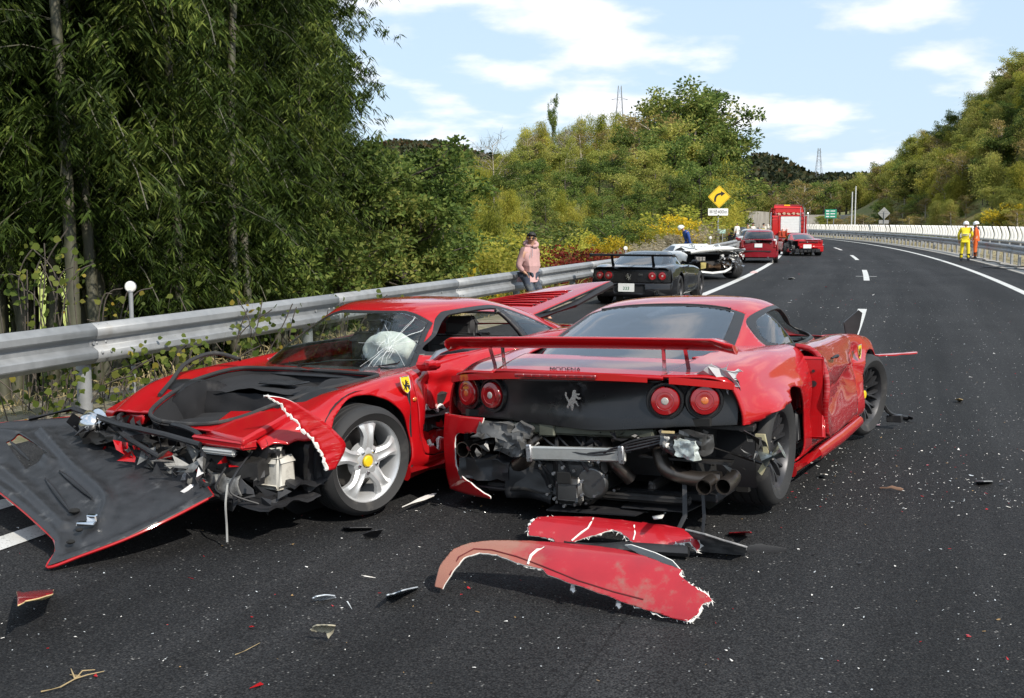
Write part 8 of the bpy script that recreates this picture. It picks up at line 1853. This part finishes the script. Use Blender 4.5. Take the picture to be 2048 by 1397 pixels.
def put_people():
    # leaning on the rail
    J = dict(STAND); J.update(pelvis=(-.10, 0, .90), chest=(-.06, 0, 1.24), neck=(-.03, -.01, 1.42), head=(.0, -.03, 1.555), shL=(-.05, .20, 1.34), shR=(-.05, -.20, 1.34), elL=(-.14, .29, 1.06), elR=(-.10, -.29, 1.06), wrL=(-.07, .20, .96), wrR=(-.05, -.20, .96), hipL=(-.08, .095, .86), hipR=(-.08, -.095, .86), knL=(.16, .11, .46), knR=(.14, -.12, .47), anL=(.30, .12, .09), anR=(.24, -.13, .09), face=(.62, -.78, .02), fat=1.06)
    p_ = road(15.6, RAIL_T + .42); pz = at_y(1043, 600, p_[1]); 
    q = at_y(978, 600, 21.0); s_, t_ = road_inv(np.array(q[0]), np.array(q[1])); w = road(float(s_), RAIL_T + .40)
    person('man in a pink hooded jacket, jeans and sunglasses leaning on the guardrail', (w[0], w[1], -.10), R_(-38), J, PINK, JEANS, SHOEBLK, glasses=True, hood=PINK, scale_=.98)
    # police officer behind the white wreck, bending to look down
    J = dict(STAND); J.update(chest=(.12, 0, 1.27), neck=(.22, 0, 1.42), head=(.32, 0, 1.52), shL=(.12, .19, 1.37), shR=(.12, -.19, 1.37), elL=(.06, .26, 1.09), elR=(.06, -.26, 1.09), wrL=(.02, .25, .84), wrR=(.0, -.25, .84), face=(.85, 0, -.5))
    q = at_y(1377, 480, 49); person('police officer in a blue jacket and white helmet bending behind the white wreck', (q[0], q[1], -.02), R_(190), J, BLUEJ, NAVYC, SHOEBLK, helmet=HELMW, hair=False, belt=SHOEBLK)
    # two firefighters by the central rail
    J = dict(STAND); J.update(knL=(.02, .13, .50), knR=(.02, -.13, .50), anL=(0, .15, .09), anR=(0, -.15, .09), elL=(-.02, .29, 1.12), elR=(.02, -.27, 1.14), wrL=(.05, .27, .90), wrR=(.20, -.20, 1.0), fat=1.12)
    q = at_z(1929, 522, .02); person('firefighter in yellow coat and trousers seen from behind by the central guardrail', (q[0], q[1], .02), R_(62), J, YELC, YELC, BOOT, helmet=HELMW, hair=False, stripe=BAND, scale_=1.02)
    J = dict(STAND); J.update(elR=(.02, -.30, 1.16), wrR=(.26, -.32, 1.0), face=(.9, .1, -.2))
    q = at_z(1951, 519, .02); person('rescuer in orange overalls with navy shoulders and white helmet', (q[0] + .1, q[1] + .3, .02), R_(150), J, ORANGE, ORANGE, BOOT, helmet=HELMW, hair=False, vest=NAVYC, scale_=1.02)
    # people further up the queue
    def far(px, Y, rz, top, legs, lb, **k): q = at_y(px, 447, Y); person(lb, (q[0], q[1], 0), rz, STAND, top, legs, SHOEBLK, **k)
    J = dict(STAND); J.update(chest=(.22, 0, 1.20), neck=(.36, 0, 1.30), head=(.46, 0, 1.37), shL=(.22, .2, 1.30), shR=(.22, -.2, 1.30), elL=(.34, .26, 1.05), elR=(.34, -.26, 1.05), wrL=(.5, .2, .9), wrR=(.5, -.2, .9))
    q = at_y(1531, 470, 70); person('firefighter in a yellow coat bending between hatchback and fire engine', (q[0], q[1], 0), R_(200), J, YELC, YELC, BOOT, hair=True)
    far(1496, 84, R_(160), mat('tan_coat', (.36, .24, .12), .85), JEANS, 'person in a tan coat standing among the stopped cars')
    far(1506, 88, R_(-60), mat('cream_shirt', (.70, .66, .58), .85), NAVYC, 'person in a pale shirt right of the tan coat'); far(1474, 92, R_(120), mat('white_shirt', (.74, .74, .74), .85), NAVYC, 'person in a white top beside the black saloon')
    far(1527, 86, R_(30), mat('pale_jacket', (.62, .58, .50), .85), JEANS, 'person in a pale jacket just left of the fire engine'); far(1443, 100, R_(0), ORANGE, ORANGE, 'far rescuer in orange overalls behind the sign post', helmet=HELMW, hair=False)
put_people()
# ================================================================ WRECKAGE ON THE ROAD
def traced_plane(A, B, C):
    A, B, C = map(np.array, (A, B, C)); n = np.cross(B - A, C - A); n /= np.linalg.norm(n); n = n if n[2] > 0 else -n
    u = (B - A) / np.linalg.norm(B - A); v = np.cross(n, u)
    def P(px, py): r = ray(px, py); o = np.array([0, 0, CAM_H]); return o + r * (np.dot(A - o, n) / np.dot(r, n))
    to2 = lambda p: np.array([np.dot(p - A, u), np.dot(p - A, v)])
    return A, n, u, v, P, to2
def broken_panel(name, label, cat, anchors, outline, mats, bulge=.05, th=.008, jagamp=0.0, seed=1, fibre=(), n=(90, 60), curl=None, fr=.006):
    A, nn, u, v, P, to2 = traced_plane(*anchors)
    o2 = np.array([to2(P(*q)) for q in outline]); oj = jag(o2, jagamp, 4, seed) if jagamp else o2
    lo, hi = oj.min(0) - .01, oj.max(0) + .01; U, V_ = np.meshgrid(np.linspace(lo[0], hi[0], n[0]), np.linspace(lo[1], hi[1], n[1]))
    mid = (lo + hi) / 2; half = (hi - lo) / 2
    hf = lambda a, b: bulge * (1 - ((b - mid[1]) / half[1]) ** 2) + (curl(a, b) if curl else 0)
    W = A + U[..., None] * u + V_[..., None] * v + hf(U, V_)[..., None] * nn; g = grid(W); sd_ = poly_sd(oj)
    g = keep(g, lambda X: sd_(np.stack([(X - A) @ u, (X - A) @ v], -1)))
    c = np.array([*(A + ((o2.mean(0))[0] * u + o2.mean(0)[1] * v))[:2], 0.0]); g = move(g, -c)
    t = thing(name, label, cat, c); pn = obj('panel', g, mats, t, solid=th, smooth=50)
    rgx = np.random.default_rng(seed)
    for (i0, i1, rad) in fibre:
        seg = o2[i0:i1 + 1]; pts = jag(seg, .006, 6, seed + i0, closed=False); P3 = np.array([A + a * u + b * v + (hf(np.array(a), np.array(b)) + .004) * nn for a, b in pts]) - c
        ms = [tube(P3, rad * (.15 + 1.3 * rgx.random(len(P3)) ** 2), 5)]
        for q in P3:
            for _ in range(int(rgx.random() < .45) * rgx.integers(1, 4)):
                d = rgx.normal(size=3); d /= np.linalg.norm(d); L_ = rad * rgx.uniform(1.0, 3.6); ms.append(tube([q, q + d * L_], [rad * .4, rad * .08], 4))
        tag(obj('torn_fibre', join(*ms), WHITEPL, t, smooth=0), kind='stuff')
    return t, (A, nn, u, v, P, to2, hf, c)
REDDIRT = mat('grazed_red', (.36, .008, .016), .40, var=.15, vscale=5, dirt=(.22, .13, .10), dirt_amt=(.56, .72), dscale=5, coat=.5)
def _brown(m):
    t = m.node_tree; b = t.nodes['Principled BSDF']; src = b.inputs['Base Color'].links[0].from_socket; tc = _n(t, 'ShaderNodeTexCoord'); sx = _n(t, 'ShaderNodeSeparateXYZ'); t.links.new(tc.outputs['Object'], sx.inputs[0])
    no = _noise(t, 7, 8, .7); ad = _n(t, 'ShaderNodeMath', operation='MULTIPLY_ADD'); t.links.new(no, ad.inputs[0]); ad.inputs[1].default_value = .5; t.links.new(sx.outputs[0], ad.inputs[2])
    f = _ramp(t, ad.outputs[0], .10, -.06); k = _n(t, 'ShaderNodeMath', operation='MULTIPLY'); t.links.new(f, k.inputs[0]); k.inputs[1].default_value = .62
    mx = _n(t, 'ShaderNodeMix', data_type='RGBA'); t.links.new(k.outputs[0], mx.inputs[0]); t.links.new(src, mx.inputs[6]); mx.inputs[7].default_value = (.26, .19, .12, 1); t.links.new(mx.outputs[2], b.inputs['Base Color'])
_brown(REDDIRT)
REDFADE = mat('scuffed_red', (.37, .007, .014), .38, var=.12, vscale=6, dirt=(.50, .28, .26), dirt_amt=(.60, .76), dscale=6, coat=.6)
OUT1 = [(872, 1178), (890, 1145), (915, 1118), (945, 1104), (985, 1096), (1060, 1092), (1130, 1094), (1190, 1099), (1240, 1108), (1290, 1126), (1340, 1150), (1368, 1160), (1362, 1172), (1385, 1190), (1400, 1200), (1412, 1204), (1428, 1218), (1408, 1222), (1396, 1238), (1376, 1246), (1345, 1240), (1290, 1226), (1240, 1212), (1190, 1196), (1150, 1184), (1100, 1168), (1092, 1158), (1063, 1152), (1040, 1146), (1000, 1130), (965, 1126), (935, 1136), (912, 1158), (888, 1183)]
t1, I1 = broken_panel('bumper_half', 'long curved red bumper half with frayed white end lying in front of the coupe', 'bumper', (at_z(880, 1180, .015), at_z(1385, 1243, .015), at_z(1120, 1094, .20)), OUT1, [REDDIRT, WHITEPL], .060, .014, .0015, 3, fibre=((11, 19, .008), (19, 22, .004), (26, 28, .004)), n=(150, 60))
A, nn, u, v, P, to2, hf, c = I1
def onI(px, py, h=.016): a, b = to2(P(px, py)); return A + a * u + b * v + (hf(a, b) + h) * nn - c
obj('crease_line', tube([onI(*q) for q in [(905, 1165), (925, 1135), (955, 1118), (990, 1120), (1040, 1134), (1095, 1155), (1160, 1180), (1230, 1200), (1290, 1214)]], .0035, 6), mat('dark_crease', (.12, .01, .012), .6), t1)
for q in ((1150, 1190), (1240, 1216)): obj('fixing_tab', tube([onI(q[0], q[1] - 8, 0), onI(q[0] - 2, q[1] + 2, -.002), onI(q[0] + 2, q[1] + 5, -.004)], [.010, .012, .014], 6), STEEL, t1)
obj('crack', tube([onI(*q) for q in [(1093, 1110), (1080, 1118), (1068, 1132), (1062, 1150)]], [.004, .007, .007, .005], 5), WHITEPL, t1)
tag(obj('scuff_marks', join(*[tube([onI(1180 + 14 * k, 1112 + 3 * k, .005), onI(1225 + 14 * k, 1140 + 4 * k + (k % 3) * 6, .005)], [.0015, .001], 4) for k in range(9)]), mat('pale_scuff', (.50, .33, .28), .8), t1, smooth=0), kind='stuff')
OUT2 = [(1060, 1078), (1058, 1066), (1068, 1056), (1078, 1046), (1110, 1043), (1180, 1040), (1250, 1048), (1330, 1060), (1365, 1068), (1392, 1082), (1402, 1104), (1396, 1112), (1382, 1096), (1352, 1098), (1330, 1106), (1312, 1112), (1288, 1110), (1274, 1098), (1262, 1092), (1245, 1078), (1226, 1072), (1200, 1080), (1168, 1086), (1140, 1093), (1115, 1092), (1108, 1084), (1085, 1082)]
t2, I2 = broken_panel('bumper_half', 'jagged red bumper shard with broken white edges nearest the coupe tail', 'bumper', (at_z(1062, 1076, .03), at_z(1395, 1110, .02), at_z(1200, 1042, .115)), OUT2, [REDFADE, WHITEPL], .035, .013, .002, 5, fibre=((0, 4, .010), (9, 14, .009), (17, 22, .006), (24, 26, .006)), n=(120, 40))
A2, n2_, u2, v2, P2_, to22, hf2, c2 = I2
def onJ(px, py, h=.015): a, b = to22(P2_(px, py)); return A2 + a * u2 + b * v2 + (hf2(a, b) + h) * n2_ - c2
obj('crack', tube([onJ(*q) for q in [(1188, 1044), (1183, 1060), (1178, 1070), (1165, 1078), (1145, 1090)]], [.005, .006, .005, .007, .006], 5), WHITEPL, t2)
obj('crack', tube([onJ(*q) for q in [(1270, 1062), (1272, 1080), (1268, 1092)]], .004, 5), WHITEPL, t2)
obj('edge_strip', tube([onJ(1180, 1040, .01), onJ(1245, 1047, .012), onJ(1262, 1052, .01)], [.012, .010, .006], 6, flat=.5), REDFADE, t2); obj('edge_strip', tube([onJ(1285, 1052, .012), onJ(1330, 1060, .014), onJ(1362, 1066, .01)], [.010, .010, .006], 6, flat=.5), REDFADE, t2)
obj('foam_core', crumple(tube([at_z(1130, 1090, .03) - c2, at_z(1250, 1096, .03) - c2, at_z(1380, 1100, .05) - c2], [.02, .03, .03], 8), .008, 9, 2), BLACKPL, t2)
t3, I3 = broken_panel('bumper_end', 'grey scraped bumper end beside the red shard', 'bumper', (at_z(1370, 1072, .13), at_z(1493, 1112, .02), at_z(1420, 1076, .14)), [(1368, 1068), (1410, 1075), (1450, 1088), (1494, 1098), (1489, 1120), (1462, 1116), (1440, 1113), (1405, 1104), (1392, 1090)], [mat('scraped_grey', (.16, .16, .165), .7, var=.3, vscale=12, dirt=(.40, .39, .38), dirt_amt=(.45, .7), dscale=9, bump=.3)], .02, .01, .002, 7)
t4, I4 = broken_panel('black_liner', 'flat black plastic liner right of the grey bumper end', 'plastic scrap', (at_z(1490, 1100, .01), at_z(1570, 1100, .01), at_z(1520, 1085, .05)), [(1488, 1098), (1500, 1090), (1520, 1088), (1572, 1096), (1568, 1106), (1545, 1112), (1528, 1122), (1505, 1116)], [BLACKPL], .01, .006, .003, 8)
# broken number plate wedged between the two halves
t5, I5 = broken_panel('plate_fragment', 'white number plate fragment wedged between the red bumper halves', 'number plate', (at_z(1250, 1093, .16), at_z(1360, 1140, .08), at_z(1300, 1105, .15)), [(1248, 1091), (1262, 1090), (1310, 1106), (1345, 1122), (1362, 1141), (1330, 1136), (1300, 1122)], [PLATE], .0, .004, 0, 2, n=(40, 30))
A5, n5, u5, v5, P5, to25, hf5, c5 = I5
q = P5(1336, 1128) - c5 + n5 * .004; o_ = put_text('15', .075, BLACKPAINT, t5, q); o_.rotation_euler = Matrix((u5, v5, n5)).transposed().to_euler(); o_.scale = (1, 1.0, 1)
# smaller pieces
def scrap(name, label, cat, outline, z, mats, th=.006, bulge=.01, amp=.002, seed=1, tilt=.02, fib=()):
    a, b = outline[0], outline[len(outline) // 2]; m_ = outline[len(outline) // 4]
    return broken_panel(name, label, cat, (at_z(*a, z), at_z(*b, z), at_z(*m_, z + tilt)), outline, mats, bulge, th, amp, seed, n=(36, 26), fibre=fib)[0]
CLEARPC = mat('scuffed_clear_plastic', (.50, .55, .60), .25, var=.3, vscale=14, coat=.8, bump=.2, bscale=60)
scrap('lens_shard', 'pale clear lens shard lying left of the bumper half', 'plastic scrap', [(625, 1203), (633, 1196), (650, 1193), (668, 1196), (676, 1203), (660, 1209), (640, 1207)], .012, [CLEARPC], seed=2)
scrap('lens_shard', 'long clear headlamp lens shard beside the bumper half tip', 'plastic scrap', [(773, 1200), (775, 1192), (790, 1193), (805, 1184), (838, 1180), (842, 1185), (828, 1194), (800, 1205), (778, 1207)], .014, [CLEARPC], seed=3, bulge=.012)
scrap('curved_scrap', 'curved cream plastic scrap in the foreground', 'plastic scrap', [(614, 1272), (630, 1262), (655, 1256), (668, 1262), (664, 1275), (655, 1284), (648, 1276), (622, 1274)], .03, [mat('dirty_cream', (.42, .38, .28), .6, var=.35, vscale=20)], bulge=.03, tilt=.05, seed=4)
scrap('red_bracket', 'red and cream broken bracket at the left foreground', 'plastic scrap', [(33, 1192), (40, 1190), (44, 1198), (100, 1183), (108, 1188), (106, 1200), (78, 1206), (50, 1210), (35, 1216)], .02, [RED2, mat('label_cream', (.65, .50, .25), .6)], bulge=.02, tilt=.05, seed=5)
scrap('cream_chip', 'cream patch broken off inside the red bracket', 'plastic scrap', [(66, 1198), (80, 1189), (102, 1187), (103, 1196), (84, 1202), (68, 1203)], .05, [mat('label_cream', (.65, .50, .25), .6)], bulge=.004, tilt=.03, seed=6)
scrap('red_chip', 'small red paint chip in front of the silver wheel', 'paint chip', [(726, 1035), (732, 1026), (740, 1022), (749, 1030), (746, 1034)], .01, [RED], tilt=.04, seed=7)
scrap('black_scrap', 'crumpled black plastic scrap in front of the silver wheel', 'plastic scrap', [(728, 1078), (745, 1068), (768, 1062), (765, 1074), (750, 1088), (735, 1086)], .012, [BLACKPL], bulge=.025, tilt=.03, seed=8)
scrap('black_sliver', 'thin black trim sliver beside the crumpled black scrap', 'plastic scrap', [(685, 1060), (700, 1058), (745, 1060), (742, 1064), (688, 1063)], .01, [BLACKPL], seed=9)
scrap('pale_sliver', 'pale trim sliver between the coupe and bumper shard', 'plastic scrap', [(1305, 1037), (1320, 1034), (1330, 1026), (1333, 1030), (1324, 1038), (1308, 1041)], .01, [WHITEPL], seed=10, tilt=.03)
scrap('red_strip', 'thin red strip right of the grey bumper end', 'plastic scrap', [(1457, 1071), (1480, 1070), (1502, 1067), (1504, 1072), (1480, 1074), (1460, 1074)], .012, [REDFADE], seed=11)
scrap('brown_strip', 'brown and white trim strip on the open lane', 'plastic scrap', [(1760, 975), (1785, 972), (1808, 978), (1806, 981), (1783, 976), (1762, 978)], .012, [mat('brown_trim', (.30, .18, .12), .6, var=.3)], seed=12)
scrap('grey_strip', 'grey trim strip far right on the open lane', 'plastic scrap', [(1950, 967), (1968, 965), (1985, 967), (1984, 970), (1955, 970)], .01, [mat('strip_grey', (.30, .31, .32), .5)], seed=13)
scrap('white_flake', 'white fibre flake under the coupe rear wheel', 'plastic scrap', [(1638, 953), (1650, 951), (1656, 954), (1642, 957)], .01, [WHITEPL], seed=14)
scrap('black_bracket', 'black broken bracket beside the front wheel of the coupe', 'plastic scrap', [(1797, 834), (1812, 832), (1826, 836), (1822, 841), (1812, 842), (1804, 846)], .015, [BLACKPL], seed=15, tilt=.03)
scrap('tan_scrap', 'tan crumpled scrap on the open lane', 'plastic scrap', [(1910, 802), (1918, 799), (1926, 803), (1920, 806)], .012, [mat('tan_scrap', (.36, .26, .12), .7)], seed=16, tilt=.03)
scrap('white_scrap', 'white flake on the far lane near the white wreck', 'plastic scrap', [(1575, 558), (1584, 556), (1590, 558), (1578, 560)], .02, [WHITEPL], seed=17, tilt=.04)
scrap('pink_scrap', 'pinkish plastic scrap beside the white wreck wheel', 'plastic scrap', [(1499, 546), (1508, 542), (1516, 546), (1504, 548)], .02, [mat('pink_scrap', (.55, .38, .36), .7)], seed=18, tilt=.05)
def twig(label, pts, r):
    P3 = [at_z(px, py, .012) for px, py in pts[0]]; o = np.array([*P3[0][:2], 0]); t = thing('twig', label, 'twig', o)
    for L_ in pts: obj('stem', tube([at_z(px, py, .010 + .008 * (k % 2)) - o for k, (px, py) in enumerate(L_)], np.linspace(r, r * .4, len(L_)), 5), mat('dry_twig', (.36, .27, .14), .8), t)
twig('dry forked twig lying in the left foreground', ([(82, 1384), (120, 1375), (150, 1358), (175, 1350), (208, 1343)], [(150, 1358), (165, 1342), (190, 1340)], [(150, 1358), (145, 1346), (142, 1338)], [(150, 1356), (160, 1352), (140, 1350)]), .004)
twig('thin dry stalk lying mid foreground', ([(470, 1310), (490, 1302), (520, 1286)],), .0025)
# rubbed smear on the asphalt
sm = [at_z(px, py, .004) for px, py in [(1640, 1282), (1680, 1260), (1760, 1268), (1830, 1290), (1800, 1312), (1700, 1305)]]
# crumbs of glass, paint and fibre
def crumbs(name, label, n, seed, mat_, size, area):
    rgx = np.random.default_rng(seed); V = []; F = []
    for i in range(n):
        px, py = area(rgx); p_ = at_z(px, py, 0.0); s = size * rgx.uniform(.35, 1.5) * (1 + 2.5 * (rgx.random() < .04)) * max(1, p_[1] / 22.0); k = rgx.integers(3, 6); a = np.sort(rgx.uniform(0, 6.28, k)); b = len(V); h = s * rgx.uniform(.1, .6)
        tx, ty = rgx.normal(size=2) * .5; r = s * rgx.uniform(.5, 1.2, k)
        for q in range(k): x_, y_ = r[q] * math.cos(a[q]), r[q] * math.sin(a[q]) * .8; V.append((p_[0] + x_, p_[1] + y_, .006 + max(0, x_ * tx + y_ * ty) + h * .3))
        F.append(tuple(range(b, b + k)))
    tag(obj(name, MK(V, F), mat_, smooth=0, solid=.002), label, 'debris', kind='stuff')
def area_near(r): return r.uniform(0, 2048), 1397 - (1397 - 830) * r.random() ** .8 if r.random() < .6 else 880 + 150 * r.random()
def area_right(r): return 1560 + 488 * r.random(), 600 + 420 * r.random() ** 1.4
def area_far(r): return 1500 + 330 * r.random(), 520 + 130 * r.random() ** 1.2
def area_mix(r): k = r.random(); return area_near(r) if k < .55 else area_right(r) if k < .88 else area_far(r)
GLASSBIT = mat('glass_crumb', (.62, .66, .68), .15, var=.2, vscale=40, coat=1.0)
crumbs('glass_crumbs', 'tiny crumbs of safety glass strewn over the lanes', 900, 1, GLASSBIT, .0045, area_mix)
crumbs('white_crumbs', 'small white fibre and paint flakes strewn over the lanes', 330, 2, WHITEPL, .007, area_mix)
crumbs('pale_fragments', 'fine pale fragments scattered over the right-hand lane', 700, 8, WHITEPL, .0045, area_right)
crumbs('red_crumbs', 'small red paint flakes strewn around the wrecks', 170, 3, RED2, .009, area_mix)
crumbs('black_crumbs', 'small black plastic crumbs strewn around the wrecks', 160, 4, BLACKPL, .014, area_mix)
crumbs('tan_crumbs', 'small dry leaves and straw scattered over the lanes', 160, 5, mat('dry_leaf', (.30, .19, .08), .8, var=.3), .008, area_mix)
